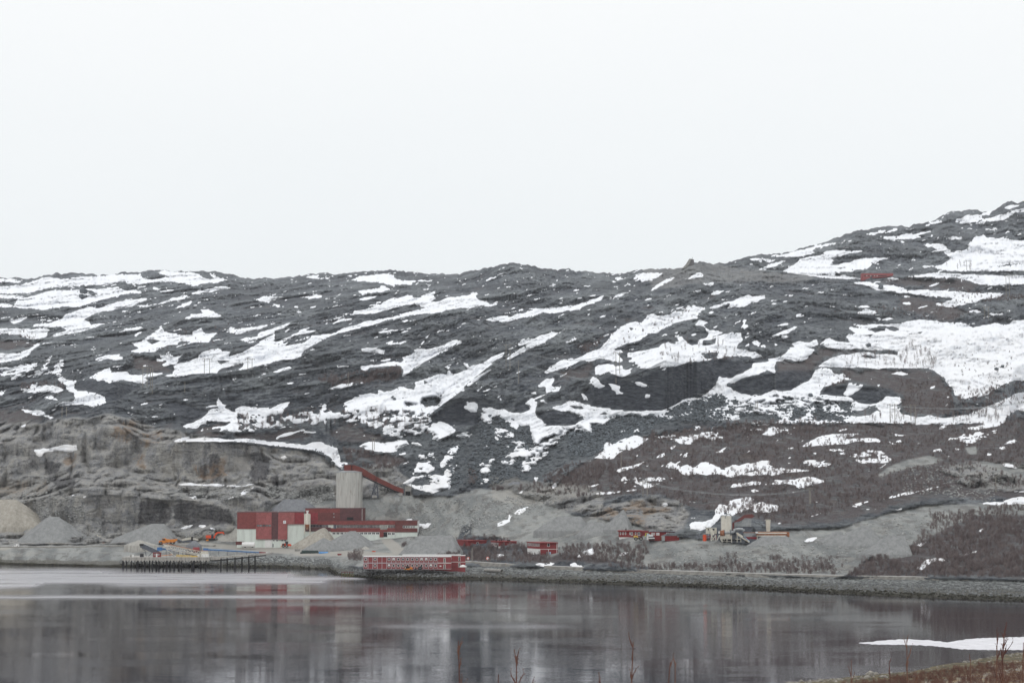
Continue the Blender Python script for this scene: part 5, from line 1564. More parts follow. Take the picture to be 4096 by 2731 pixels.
JT = JD + 3
T = simple('red_hut', 'small red hut with a white door on the jetty', 'hut', 497, 503, JT)
T.box(440, 436, 553, 504, 0, 3).build('wall', M['barn'], T.e); T.box(434, 427, 558, 435.6, -.3, 3.3).build('roof', M['barn'], T.e)
T.box(484, 442, 507, 501, -.08, -.005).build('door', M['white'], T.e)
T.window(455, 447, 474, 472, -.005, M['white'], M['glass'], 0, .1); T.window(513, 447, 538, 470, -.005, M['white'], M['glass_l'], 0, .1)

T = simple('white_container', 'white box container at the right end of the jetty machinery', 'container', 1250, 510, JT)
mb = T.box(1198, 456, 1307, 510, 0, 3); T.box(1196, 452, 1309, 455.8, -.1, 3.1, mb); mb.build('body', M['white'], T.e)
for a in (1215, 1262): T.box(a, 462, a + 3, 505, -.06, -.004).build('door_bar', M['steel'], T.e)
T = simple('feed_hopper', 'beige steel feed hopper behind the white container on the jetty', 'hopper', 1245, 480, JT + 4)
T.prism([(1190, 402), (1285, 402), (1302, 482), (1176, 482)], 0, 3.5).build('bin', M['beige'], T.e)
T.box(1184, 396, 1290, 401.6, -.2, 3.7).build('rim', M['rust'], T.e)
for a in (1190, 1290): T.box(a, 482, a + 6, 512, 0, .5).build('leg', M['beige'], T.e)

def truss(T, a, b, c, d, h, y, mat, dia, n=10, depth=1.4, name='truss'):
    mb = MB()
    for yy_ in (y, y + depth):
        T.tube(a, b, c, d, dia, yy_, mb); T.tube(a, b + h, c, d + h, dia, yy_, mb)
        for k in range(n):
            t0, t1 = k / n, (k + 1) / n; x0, x1 = a + (c - a) * t0, a + (c - a) * t1; y0, y1 = b + (d - b) * t0, b + (d - b) * t1
            if k % 2: T.tube(x0, y0, x1, y1 + h, dia * .6, yy_, mb, 4)
            else: T.tube(x0, y0 + h, x1, y1, dia * .6, yy_, mb, 4)
    return mb.build(name, M[mat], T.e)

T = simple('grey_conveyor', 'dark grey enclosed conveyor sloping down towards the red hut on the jetty', 'conveyor', 330, 500, JT + 12)
T.prism([(232, 300), (292, 296), (522, 400), (545, 428), (440, 436), (235, 345)], 0, 1.8).build('casing', M['steel_d'], T.e)
T.prism([(292, 290), (524, 394), (522, 399.5), (290, 295)], -.2, 2).build('cover', M['steel'], T.e)
T.box(226, 292, 288, 322, -.3, 2.2).build('head', M['black'], T.e)
for a, b, c, d in ((300, 350, 332, 490), (420, 425, 360, 490), (260, 350, 300, 400)): T.tube(a, b, c, d, .18, .6).build('leg', M['steel_d'], T.e)

T = simple('blue_stacker', 'blue conveyor with a blue drive head at its left end on the jetty', 'conveyor', 700, 470, JT + 9)
T.box(503, 346, 578, 396, 0, 2.2).build('drive_head', M['blue'], T.e)
T.prism([(578, 360), (800, 378), (945, 410), (945, 432), (790, 402), (578, 385)], .2, 1.6).build('belt_frame', M['blue'], T.e)
T.prism([(578, 354), (800, 372), (945, 404), (945, 409.5), (800, 377.5), (578, 359.5)], .1, 1.7).build('belt_cover', M['lblue'], T.e)
for a in (640, 700, 762, 830, 900): T.box(a, 400, a + 5, 500, .4, .8).build('leg', M['black'], T.e)

T = simple('cream_truss_conveyor', 'long cream lattice conveyor with a red top rail sloping right across the jetty', 'conveyor', 900, 500, JT + 6)
truss(T, 590, 300, 1180, 408, 44, 0, 'cream', .16, 18)
T.prism([(570, 285), (640, 286), (1180, 402), (1180, 408), (640, 296), (570, 296)], -.1, 1.6).build('top_rail', M['rust'], T.e)
T.box(618, 306, 690, 338, -.2, -.05).build('nameplate', M['cream'], T.e)
T.box(530, 280, 590, 310, .1, 1.6).build('head', M['black'], T.e)
mb = MB()
for a, b, c, d in ((640, 366, 800, 492), (648, 366, 1160, 462), (648, 372, 1160, 470)): T.tube(a, b, c, d, .13, -.6, mb)
mb.build('stay', M['cream'], T.e)
T = simple('yellow_lattice_boom', 'low yellow lattice boom lying on the jetty deck', 'boom', 960, 503, JT + 1)
truss(T, 800, 463, 1040, 474, 24, 0, 'yellow', .14, 10, 1.2)
T.prism([(1040, 476), (1130, 480), (1140, 500), (1040, 500)], 0, 1.2).build('tip', M['yellow'], T.e)
mb = T.tube(560, 478, 740, 458, .14, .5); mb.build('rail', M['orange'], T.e)
T = simple('small_white_box', 'small white electrical box at the foot of the cream conveyor', 'box', 1148, 484, JT + 2)
T.box(1132, 456, 1165, 485, 0, 1.2).build('cabinet', M['white'], T.e); T.box(1130, 452, 1167, 455.5, -.1, 1.3).build('lid', M['steel'], T.e)
T = simple('red_drum', 'dark red drum lying behind the cream conveyor', 'tank', 1115, 397, JT + 16)
mb = MB(); mb.tube(T.p(1068, 383, 1), T.p(1162, 383, 1), 1.7 * .9, seg=14); mb.build('barrel', M['crimson'], T.e)
T.box(1085, 390, 1150, 402, .5, 1.5).build('cradle', M['black'], T.e)

T = simple('blue_pipe_conveyor', 'long pale blue tube conveyor with a blue head and red tail running along the shore', 'conveyor', 1500, 460, JT + 14)
T.prism([(1225, 362), (1305, 366), (1305, 402), (1225, 398)], -.2, 2).build('drive_head', M['blue'], T.e)
T.prism([(1305, 364), (2100, 413), (2100, 420), (1305, 374)], 0, 1.8).build('belt_cover', M['lblue'], T.e)
T.prism([(1305, 375), (2100, 421), (2100, 434), (1305, 393)], .2, 1.6).build('belt_frame', M['blue'], T.e)
T.prism([(2101, 416), (2200, 424), (2203, 436), (2101, 436)], 0, 1.8).build('tail', M['crimson'], T.e)
T.prism([(2204, 425), (2245, 428), (2204, 434)], .5, 1.3).build('tail_tip', M['white'], T.e)
for a in (1330, 1465, 1600, 1750, 1900, 2040): T.box(a, 393 + (a - 1305) * .05, a + 5, 470, .5, .8).build('leg', M['steel_d'], T.e)
for a, b in ((105, 480), (20, 478)): pass
T = simple('pallet_boxes', 'pale pallet boxes at the left end of the jetty', 'boxes', 105, 502, JT)
for k, a in enumerate((80, 106)): T.box(a, 464, a + 24, 500, 0, 2).build('box', M['white'] if k else M['grey'], T.e)
T = simple('deck_winch', 'small dark winch on the jetty left of the red hut', 'winch', 262, 502, JT)
mb = MB(); mb.tube(T.p(236, 472, .8), T.p(284, 472, .8), 1.1, seg=12); mb.build('drum', M['black'], T.e); T.box(232, 482, 288, 502, 0, 2).build('frame', M['steel_d'], T.e)

# ------------------------------------------------------------------ vehicles and machines
def wheel(T, u, v, r, y, w=.5, mb=None):
    x, z = T.x(u), T.z(v)
    e = MB().tube((x, y, z), (x, y + w, z), r, seg=18).build('wheel', M['tyre'], T.e)
    MB().tube((x, y - .04, z), (x, y + w + .04, z), r * .5, seg=12).build('rim', M['grey'], e)
    return e
PXM = 3.92 / 1210 * FOC   # zoom px per metre near the jetty
T = simple('dump_truck', 'orange articulated dump truck with an empty tipper behind the conveyors', 'truck', 665, 290, 1255)
T.prism([(530, 252), (548, 240), (590, 236), (590, 282), (532, 284)], 0, 2.4).build('hood', M['orange'], T.e)
mb = T.prism([(583, 206), (632, 204), (638, 276), (590, 276), (590, 236), (580, 232)], .1, 2.4); c_ = mb.build('cab', M['orange'], T.e)
T.box(594, 212, 628, 236, .02, .095).build('side_window', M['glass'], c_); T.prism([(581, 210), (591, 208), (590, 234), (580, 230)], -.02, 2.5).build('windscreen', M['glass'], c_)
T.prism([(640, 216), (700, 222), (812, 214), (806, 240), (770, 262), (660, 268), (642, 260)], -.2, 2.7).build('tipper', M['orange'], T.e)
T.box(560, 262, 780, 276, .6, 1.8).build('chassis', M['black'], T.e)
for a in (562, 690, 745): wheel(T, a, 277, .95, -.15); wheel(T, a, 277, .95, 2.1)
T.box(524, 284, 600, 304, .2, 2).build('bumper', M['black'], T.e)

T = simple('excavator', 'orange red tracked excavator with raised boom on a gravel mound beside the factory', 'excavator', 1330, 232, 1300)
T.prism([(1264, 158), (1340, 154), (1350, 168), (1346, 202), (1268, 202)], 0, 2.8).build('housing', M['redor'], T.e)
T.box(1350, 140, 1384, 200, .2, 1.5).build('cab', M['glass'], T.e)
T.prism([(1384, 178), (1404, 170), (1408, 196), (1384, 204)], .3, 2.4).build('counterweight', M['redor'], T.e)
T.prism([(1270, 206), (1396, 206), (1404, 222), (1392, 236), (1274, 236), (1264, 222)], -.2, .5).build('track', M['black'], T.e)
T.prism([(1270, 206), (1396, 206), (1404, 222), (1392, 236), (1274, 236), (1264, 222)], 2.3, 3.0).build('track', M['black'], T.e)
T.prism([(1380, 180), (1416, 118), (1444, 104), (1480, 104), (1480, 122), (1440, 132), (1400, 180)], 1.4, 1.9).build('boom', M['redor'], T.e)
T.prism([(1470, 104), (1535, 102), (1556, 140), (1546, 146), (1518, 124), (1470, 128)], 1.3, 1.8).build('stick', M['redor'], T.e)
T.prism([(1540, 142), (1560, 138), (1562, 156), (1540, 160)], 1.0, 2.2).build('bucket', M['steel_d'], T.e)
T.prism([(1276, 222), (1312, 218), (1312, 240), (1276, 244)], -1.0, -.2).build('blade', M['orange'], T.e)

T = simple('screening_plant', 'pale mobile screening plant with a dark side conveyor behind the dump truck', 'machine', 980, 262, 1275)
T.prism([(885, 228), (900, 212), (1035, 186), (1060, 192), (1060, 214), (900, 246)], 0, 2.6).build('screen_box', M['beige'], T.e)
T.prism([(1062, 206), (1085, 200), (1150, 228), (1140, 240), (1062, 222)], .2, 2.2).build('outfeed', M['beige'], T.e)
T.prism([(752, 194), (770, 190), (946, 262), (940, 276), (900, 270)], -1.5, -.2).build('side_conveyor', M['steel_d'], T.e)
T.box(1036, 180, 1062, 240, -.1, 2).build('engine', M['black'], T.e)
T.prism([(905, 246), (1060, 226), (1060, 262), (905, 270)], .1, 2.4).build('chassis', M['steel_d'], T.e)

VV = (0, 2140, 4.704)
T = simple('white_van', 'white pickup van parked on the shore road at far left', 'van', 290, 219, None, VV)
T.prism([(230, 208), (231, 196), (262, 186), (276, 164), (345, 162), (350, 176), (351, 208)], 0, 1.9).build('body', M['white'], T.e)
T.prism([(266, 184), (278, 168), (296, 168), (296, 184)], -.03, 1.93).build('side_window', M['glass'], T.e); T.prism([(336, 168), (344, 167), (348, 184), (336, 184)], -.03, 1.93).build('rear_window', M['glass_l'], T.e)
for a in (250, 330):
    for y in (-.08, 1.6): wheel(T, a, 209, .38, y, .3)
T = simple('crusher', 'pale tracked crusher between two gravel heaps at left', 'machine', 1815, 112, None, VV)
T.prism([(1745, 20), (1790, 4), (1885, 12), (1885, 44), (1760, 50)], 0, 3).build('hopper', M['beige'], T.e)
T.box(1775, 50, 1880, 92, .2, 2.8).build('body', M['beige'], T.e)
T.box(1800, -8, 1830, 6, .5, 2).build('engine_cover', M['cream'], T.e)
T.prism([(1800, 92), (1875, 92), (1868, 122), (1830, 128)], .1, 2.9).build('track', M['black'], T.e)
T = simple('small_red_skip', 'small dark red skip on the track at left', 'skip', 1938, 168, None, VV)
T.prism([(1918, 142), (1956, 142), (1950, 168), (1924, 168)], 0, 1.6).build('bin', M['maroon2'], T.e); T.box(1916, 138, 1958, 141.7, -.1, 1.7).build('rim', M['rust'], T.e)

VF = (900, 2000, 5.88)
T = simple('wheel_loader', 'orange red wheel loader parked between the factory wall and the gravel heap', 'loader', 1430, 1105, FD - 12, VF)
T.prism([(1340, 1020), (1420, 1010), (1426, 1075), (1336, 1078)], 0, 2.4).build('engine_housing', M['redor'], T.e)
T.prism([(1344, 1022), (1404, 1016), (1404, 1046), (1344, 1050)], -.05, 2.45).build('grille', M['black'], T.e)
T.prism([(1406, 972), (1482, 970), (1480, 1038), (1424, 1042)], .3, 2.1).build('cab', M['glass'], T.e)
T.box(1402, 966, 1486, 972, .2, 2.2).build('cab_roof', M['black'], T.e)
T.prism([(1470, 1034), (1530, 1018), (1530, 1066), (1480, 1080)], .2, 2.2).build('front_frame', M['redor'], T.e)
T.prism([(1528, 1030), (1556, 1050), (1548, 1092), (1520, 1090)], -.4, 2.8).build('bucket', M['redor'], T.e)
T.prism([(1310, 1078), (1420, 1072), (1420, 1090), (1312, 1098)], .1, 2.3).build('counterweight', M['orange'], T.e)
for a in (1372, 1448, ): 
    for y in (-.25, 2.1): wheel(T, a, 1075, .95, y, .6)
T = simple('white_tank', 'white horizontal fuel tank beside the pale factory wall', 'tank', 545, 1098, FD - 14, VF)
MB().tube(T.p(396, 1048, 1.8), T.p(690, 1050, 1.8), 1.75, seg=20).build('barrel', M['white'], T.e, False)
for a in (450, 620): T.box(a, 1082, a + 40, 1112, .6, 3).build('cradle', M['black'], T.e)
T = simple('brown_container', 'low brown red container at the left corner of the factory', 'container', 345, 1045, FD - 9, VF)
mb = T.box(252, 976, 438, 1046, 0, 3)
for a in np.arange(258, 432, 14): T.box(a, 982, a + 7, 1040, -.08, -.003, mb)
mb.build('body', M['maroon2'], T.e); T.box(248, 970, 442, 975.7, -.15, 3.15).build('roof', M['maroon'], T.e)
T = simple('concrete_blocks', 'stack of grey concrete blocks by the dark green pipes', 'blocks', 1700, 1200, None, VF)
for k in range(4): T.box(1638 + (k % 2) * 66, 1148 + (k // 2) * 27, 1700 + (k % 2) * 66, 1173 + (k // 2) * 27, 0, 2).build('block', M['grey'], T.e)
T = simple('green_pipe_bundle', 'dark green pipes lying on the quay in front of the gravel heaps', 'pipes', 1990, 1250, None, VF)
for k, (dz, dy) in enumerate(((0, 0), (0, 1.1), (.95, .55))):
    MB().tube(T.p(1770 + k * 14, 1236, dy + .6), T.p(2206 - k * 10, 1236, dy + .6), .55, seg=12).build('pipe', M['green'], T.e).location.z = dz
for a in np.arange(1800, 2200, 60): T.box(a, 1200, a + 7, 1246, -.1, 2).build('strap', M['black'], T.e)
T = simple('blue_pipe', 'bright blue pipe with a dark flange at the right end of the green pipes', 'pipe', 2290, 1250, None, VF)
MB().tube(T.p(2208, 1236, .6), T.p(2420, 1240, .6), .75, seg=12).build('barrel', paint('bright_blue', (.09, .26, .55)), T.e)
T.box(2420, 1228, 2470, 1252, 0, 1.3).build('flange', M['black'], T.e)
VP3 = (1250, 2140, 3.618)
T = simple('red_skip', 'small rust red skip on the quay in front of the grey heaps', 'skip', 388, 288, None, VP3)
T.prism([(360, 270), (417, 270), (412, 289), (364, 289)], 0, 2).build('bin', M['barn'], T.e); T.box(358, 266, 419, 269.7, -.1, 2.1).build('rim', M['red2'], T.e)
T = simple('red_plough_blade', 'flat orange red blade lying beside the small tan heap', 'blade', 888, 238, None, VP3)
T.prism([(858, 226), (918, 228), (905, 240), (866, 238)], 0, 1.2).build('plate', M['redor'], T.e); T.box(880, 222, 892, 226, .3, .8).build('hitch', M['black'], T.e)

T = simple('telehandler', 'orange wheeled platform lift parked in front of the red cabins', 'machine', 1390, 500, BD - 5, VP3)
T.prism([(1328, 482), (1445, 478), (1445, 496), (1330, 498)], 0, 2).build('chassis', M['orange'], T.e)
T.prism([(1330, 452), (1405, 455), (1405, 480), (1330, 482)], .2, 1.8).build('engine', M['black'], T.e)
T.prism([(1335, 462), (1350, 462), (1350, 475), (1335, 475)], .1, .19).build('lamp', M['white'], T.e)
T.prism([(1340, 445), (1385, 446), (1440, 462), (1440, 468), (1340, 452)], .6, 1.2).build('boom', M['maroon2'], T.e)
T.prism([(1410, 458), (1440, 460), (1446, 480), (1410, 480)], .1, 1.9).build('cab', M['orange'], T.e)
for a in (1348, 1420):
    for y in (-.15, 1.8): wheel(T, a, 494, .38, y, .35)
for k, (a, r_) in enumerate(((1545, .75), (1562, .9), (1490, .45))):
    T = simple('tyre_' + 'pile' if False else 'old_tyre', ['large old tyre leaning by the red cabins, left of a pair', 'largest old tyre by the red cabins, right of a pair', 'small dark tyre lying between the lift and the big tyres'][k], 'tyre', a, 497, BD - 4, VP3)
    MB().tube((0, 0, r_), (0, .5, r_), r_, seg=18).build('rubber', M['tyre'], T.e); MB().tube((0, -.03, r_), (0, .53, r_), r_ * .45, seg=12).build('hub', M['steel_d'], T.e)
T = simple('upturned_boat', 'white upturned boat on the gravel at the right end of the cabins', 'boat', 1990, 640, BD - 3, VB2)
mb = MB(); L, W_, H_2 = (2125 - 1850) / 9.408 * T.s / 2, 1.6, 85 / 9.408 * T.s
ring = []
for zf_, sc in ((0, 1), (.35, .93), (.7, .66), (.95, .28)):
    ring.append([(math.cos(t) * L * sc, math.sin(t) * W_ * sc + W_, H_2 * zf_ + .1) for t in np.linspace(0, 2 * math.pi, 25)[:-1]])
vs = [p for rg in ring for p in rg] + [(0, W_, H_2 + .1)]
fs = [(k * 24 + i, k * 24 + (i + 1) % 24, (k + 1) * 24 + (i + 1) % 24, (k + 1) * 24 + i) for k in range(3) for i in range(24)] + [(72 + i, 72 + (i + 1) % 24, 96) for i in range(24)]
mb.add(vs, fs).build('hull', M['white'], T.e, True)
T.box(1985, 545, 2005, 562, W_ - .2, W_ + .2).build('keel_block', M['cream'], T.e)

# machines in front of the red office
T = simple('asphalt_paver', 'white and lime road paver with dark tracks parked in front of the red office', 'paver', 1120, 500, None, VR); T.e.location.y -= 9
T.prism([(1100, 345), (1225, 335), (1235, 385), (1110, 395)], 0, 2.4).build('hopper', M['white'], T.e)
T.prism([(1106, 396), (1265, 385), (1270, 420), (1115, 425)], -.1, 2.4).build('engine', M['steel_d'], T.e)
T.prism([(1110, 428), (1275, 428), (1275, 450), (1110, 456)], -.3, 2.6).build('screed', M['white'], T.e)
T.box(1120, 458, 1275, 498, .1, 2.4).build('track', M['black'], T.e)
T.prism([(1020, 292), (1090, 292), (1090, 300), (1030, 300), (1012, 400), (1000, 400)], .2, 1.8).build('canopy', M['lime'], T.e)
T.box(1056, 300, 1100, 490, .4, 1.6).build('mast_frame', M['white'], T.e)
T.prism([(985, 400), (1020, 395), (1040, 470), (980, 470)], .2, 2).build('side_wing', M['steel'], T.e)
T.box(1070, 320, 1130, 345, .1, 1.5).build('control_panel', paint('cyan_panel', (.25, .5, .6)), T.e)
T = simple('yellow_roller', 'mud stained yellow road roller parked left of the white paver', 'roller', 800, 490, None, VR); T.e.location.y -= 8
T.prism([(668, 390), (700, 365), (790, 372), (800, 430), (690, 440)], 0, 2.2).build('body', M['yellow'], T.e)
T.prism([(690, 440), (940, 425), (935, 470), (700, 470)], .1, 2.2).build('frame', M['black'], T.e)
T.prism([(815, 315), (915, 312), (918, 322), (818, 326)], .1, 2).build('canopy', M['steel_d'], T.e)
T.box(825, 326, 832, 430, .2, .4).build('post', M['black'], T.e); T.box(905, 322, 911, 430, .2, .4).build('post', M['black'], T.e)
T.prism([(850, 365), (925, 380), (935, 425), (850, 430)], .2, 2).build('seat_deck', M['maroon2'], T.e)
for a in (735, 885): wheel(T, a, 458, .95, -.1, 2.2)
T = simple('white_car', 'white car partly hidden behind the right end of the rust red container', 'car', 2050, 466, None, VR); T.e.location.y -= 1
T.prism([(1990, 450), (2000, 415), (2028, 375), (2048, 372), (2060, 410), (2078, 425), (2078, 455)], 2, 3.8).build('body', M['white'], T.e)
T.prism([(2022, 408), (2032, 380), (2046, 380), (2054, 410)], 1.96, 3.84).build('window', M['glass'], T.e)
for a in (2005, 2058): wheel(T, a, 456, .34, 1.9, .3)
T = simple('orange_barrier', 'small orange machine frame at the grey end of the rust red container', 'barrier', 1505, 480, None, VR); T.e.location.y -= 4
mb = T.box(1485, 405, 1493, 485, 0, .5); T.box(1518, 405, 1526, 485, 0, .5, mb); T.box(1485, 398, 1526, 405, 0, .5, mb); mb.build('frame', M['orange'], T.e)
T.box(1494, 440, 1517, 470, .1, .6).build('panel', M['black'], T.e)

# ------------------------------------------------------------------ asphalt plant
VA = (2750, 2040, 4.704)
AD = float(base_D(np.array([2900.]), np.array([2166.]))[0]) - 6
def ap(name, label, cat, u, v, dy=0): return Thing(name, u, v, AD + dy, label, cat, view=VA)
T = ap('asphalt_tower', 'tall cream asphalt tower with a looping pipe and railed top', 'tower', 740, 590, 4)
T.box(650, 112, 826, 590, 0, 5).build('shell', M['cream'], T.e)
mb = MB()
for a in (637, 690, 745, 800): T.tube(a, 112, a, 92, .07, -.2, mb, 4)
T.tube(637, 97, 826, 97, .07, -.2, mb, 4); T.tube(637, 104, 826, 104, .05, -.2, mb, 4); mb.build('railing', M['steel'], T.e)
T.box(632, 110, 650, 116, -.3, 5).build('platform', M['steel'], T.e)
T.box(703, 48, 752, 80, 1, 3).build('cabinet', M['steel_d'], T.e)
mb = MB(); pts = [(716, 152), (718, 110), (735, 82), (765, 74), (795, 76), (820, 92), (832, 120), (832, 370)]
for (a, b), (c, d) in zip(pts[:-1], pts[1:]): T.tube(a, b, c, d, .22, -.4, mb, 8)
mb.build('pipe_loop', M['steel'], T.e)
T = ap('control_cabin', 'cream control cabin raised beside the asphalt tower', 'cabin', 455, 500, 0)
T.box(357, 332, 550, 440, 0, 3.5).build('wall', M['beige'], T.e); T.box(352, 326, 555, 331.5, -.2, 3.7).build('roof', M['steel'], T.e)
T.window(385, 346, 402, 376, -.005, M['black'], M['glass'], 0, .05); T.window(470, 345, 510, 378, -.005, M['black'], M['glass'], 0, .05)
for a in (370, 420, 500, 540): T.box(a, 441, a + 7, 560, .3, .7).build('leg', M['crimson'], T.e)
T.tube(432, 350, 470, 465, .95, -1.1, seg=10).build('duct', M['beige'], T.e)
mb = T.box(348, 488, 450, 500, 0, 2.5); mb.build('platform', M['crimson'], T.e)
T = ap('dryer_drum', 'large grey dryer drum with a rusty burner end and bent exhaust pipe', 'drum', 760, 590, -3)
mb = MB(); mb.tube(T.p(700, 430, 2), T.p(880, 415, 2), 1.6 * 1.0 * (57 / 4.704 * T.s) / 1.6 / 1.0 * .5 * 2 * .5 * 2 * .5, seg=20)
mb.build('drum_shell', M['steel'], T.e)
MB().tube(T.p(622, 438, 2), T.p(699, 430, 2), 1.45, 1.65, seg=20).build('burner_end', M['rust'], T.e)
mb = MB()
for a in (700, 812): mb.tube(T.p(a, 430 - (a - 700) * .08, 2), T.p(a + 10, 429 - (a - 700) * .08, 2), 1.75, seg=20)
mb.build('drum_ring', M['steel_d'], T.e)
mb = MB(); pts = [(880, 415), (885, 385), (910, 362), (1000, 358), (1050, 366), (1070, 392)]
for (a, b), (c, d) in zip(pts[:-1], pts[1:]): T.tube(a, b, c, d, .8, 2, mb, 12)
mb.build('exhaust_pipe', M['steel'], T.e)
T.tube(604, 398, 604, 440, .5, 1.5, seg=10).build('fan_housing', M['white'], T.e)
mb = MB()
for a, b, c, d in ((452, 470, 440, 570), (530, 470, 534, 575), (452, 570, 530, 475), (452, 470, 500, 570), (600, 465, 560, 560), (600, 465, 640, 580), (650, 490, 652, 600), (742, 455, 742, 600), (690, 520, 742, 520), (830, 470, 828, 605), (935, 470, 932, 600), (900, 540, 1000, 545), (1000, 470, 1002, 600), (690, 480, 690, 560)):
    T.tube(a, b, c, d, .22, -.3, mb)
mb.build('frame', M['beige'], T.e)
T.box(640, 545, 1010, 580, .5, 3.5).build('lower_casing', M['black'], T.e)
T.box(700, 515, 830, 540, 0, 3).build('hopper', M['beige'], T.e)
T = ap('slat_conveyor', 'slanted cream and blue slat conveyor at the foot of the dryer drum', 'conveyor', 1050, 605, -6)
T.prism([(918, 432), (940, 418), (1052, 484), (1035, 500)], 0, 2).build('cover', M['beige'], T.e)
T.prism([(1056, 486), (1075, 492), (1185, 590), (1160, 585)], 0, 2).build('lower_cover', M['lblue'], T.e)
truss(T, 930, 440, 1165, 590, 18, -.2, 'cream', .13, 12, 2.2)
T.box(1090, 575, 1150, 612, .3, 2).build('tail_drum', M['black'], T.e)
T = ap('aggregate_bins', 'row of rusty open aggregate bins with cream ribs behind the gravel crest', 'bins', 1570, 560, 6)
T.box(1300, 405, 1875, 470, 0, 4).build('bin_wall', M['rust'], T.e)
mb = T.box(1290, 418, 1865, 440, -.3, -.02); T.box(1310, 474, 1830, 488, -.3, 3.5, mb); mb.build('rib', M['cream'], T.e)
for a in (1310, 1440, 1575, 1700, 1825): T.box(a, 470.5, a + 9, 560, 0, .6).build('leg', M['cream'], T.e)
for a in (1435, 1572, 1705): T.box(a, 474, a + 28, 492, -.6, -.31).build('gate', M['white'], T.e)
T.box(1278, 402, 1325, 430, -.9, -.32).build('end_cabinet', M['white'], T.e)
T.box(1876, 410, 1920, 500, .5, 4.2).build('end_frame', M['rust'], T.e)
T = ap('pale_shed', 'pale grey shed with a red lower wall behind the slat conveyor', 'shed', 1190, 560, 8)
T.box(1072, 425, 1305, 498, 0, 6).build('wall', M['steel'], T.e); T.box(1112, 499, 1310, 580, -.1, 6).build('lower_wall', M['crimson'], T.e)
T.box(1068, 420, 1310, 424.6, -.2, 6.2).build('roof', M['rust'], T.e)
T.box(1215, 474, 1280, 490, -.3, -.02).build('vent', M['steel_d'], T.e)
T = ap('steel_storage_building', 'grey blue sheet metal building with a slanted red roof behind the asphalt tower', 'building', 1080, 405, 22)
T.box(1010, 158, 1203, 306, 0, 6).build('upper_wall', M['steel'], T.e); T.box(888, 235, 1009, 300, .5, 6).build('side_wall', M['steel'], T.e)
T.box(930, 310, 1198, 520, .2, 6).build('lower_wall', M['steel_d'], T.e)
T.prism([(842, 245), (1060, 92), (1215, 72), (1260, 120), (1205, 150), (1070, 150), (1010, 200), (885, 232), (845, 300)], -.6, -.05).build('slanted_roof', M['maroon2'], T.e)
T.prism([(845, 246), (880, 236), (880, 400), (850, 400)], -.5, 2).build('leg', M['maroon2'], T.e)
T = ap('stack_pipe', 'thin tapered concrete grey chimney standing right of the asphalt plant', 'chimney', 1524, 420, 12)
MB().tube((0, 1.2, -2), (0, 1.2, T.z(172)), .95, 1.35, seg=14).build('shaft', M['beige'], T.e); MB().tube((0, 1.2, T.z(180)), (0, 1.2, T.z(170)), 1.45, seg=14).build('rim', M['grey'], T.e)
T = ap('orange_tank', 'small upright orange tank at the left end of the asphalt plant', 'tank', 327, 580, -1)
MB().tube((0, 1.1, 0), (0, 1.1, T.z(462)), .95, seg=14).build('barrel', M['redor'], T.e); MB().tube((0, 1.1, T.z(462)), (0, 1.1, T.z(455)), .95, .3, seg=14).build('lid', M['rust'], T.e)

# ------------------------------------------------------------------ timber crib and rusty slab on the point
T = simple('timber_crib', 'ruined timber crib with yellow green weed at the tip of the point', 'crib', 520, 596, None, VP3); T.e.location.y -= 5
for a in (430, 468, 510, 545, 578): T.box(a, 515 + (a % 7) * 2, a + 9, 606, 0, .8).build('post', M['maroon'], T.e)
for b in (520, 548, 575): T.box(428, b, 612, b + 8, -.2, -.02).build('beam', paint('weedy_timber', (.11, .12, .035)) if b > 530 else M['maroon2'], T.e)
T.prism([(640, 600), (660, 562), (770, 530), (806, 545), (800, 590)], 1, 4).build('sheet_wreck', M['maroon2'], T.e)

# ------------------------------------------------------------------ road, signs, posts, culvert
def ribbon(name, pts, width, lift, mat, label, drop=2.2):
    us = np.array([p[0] for p in pts], float); vs_ = np.array([p[1] for p in pts], float)
    uu = np.linspace(us[0], us[-1], 160); vv = np.interp(uu, us, vs_)
    D = np.array([float(base_D(np.array([a]), np.array([b]))[0]) for a, b in zip(uu, vv)])
    k = np.ones(9) / 9; D = np.convolve(np.pad(D, 4, mode='edge'), k, 'valid')
    P = W3(uu, vv, D); P[:, 2] = np.convolve(np.pad(P[:, 2], 4, mode='edge'), k, 'valid') + lift
    mb = MB(); n = len(P)
    rows = []
    for dy, dz in ((-width / 2 - drop * 1.4, -drop), (-width / 2, -.05), (-width / 2 + .5, 0), (width / 2, 0), (width / 2 + 3, -1.2)):
        q = P.copy(); q[:, 1] += dy; q[:, 2] += dz; rows.append(q)
    vs = [tuple(p) for r_ in rows for p in r_]
    fs = []; mi = []
    for r_ in range(4):
        for i in range(n - 1): fs.append((r_ * n + i, r_ * n + i + 1, (r_ + 1) * n + i + 1, (r_ + 1) * n + i)); mi.append(0 if r_ == 2 else 1)
    me = bpy.data.meshes.new(name); me.from_pydata(vs, [], fs)
    for m_ in mat: me.materials.append(m_)
    me.polygons.foreach_set('material_index', mi); me.update()
    o = put(name, me); tag(o, label, kind='structure'); return o
m_road = paint('road_gravel', (.36, .355, .34), var=.08, scale=.2)
m_verge = paint('verge', (.15, .145, .132), var=.35, scale=.35)
ribbon('shore_road', [(1790, 2246), (1861, 2249), (2000, 2258), (2146, 2266), (2400, 2277), (2700, 2288), (3100, 2301), (3600, 2311), (4096, 2319), (4700, 2330)], 7.5, .9, [m_road, m_verge], 'pale gravel shore road running right above the water')
ribbon('quay_track', [(-200, 2188), (60, 2187), (180, 2187), (300, 2186), (430, 2184), (560, 2178), (700, 2176), (860, 2182)], 6, .5, [m_road, m_verge], 'pale gravel track along the top of the left bank')
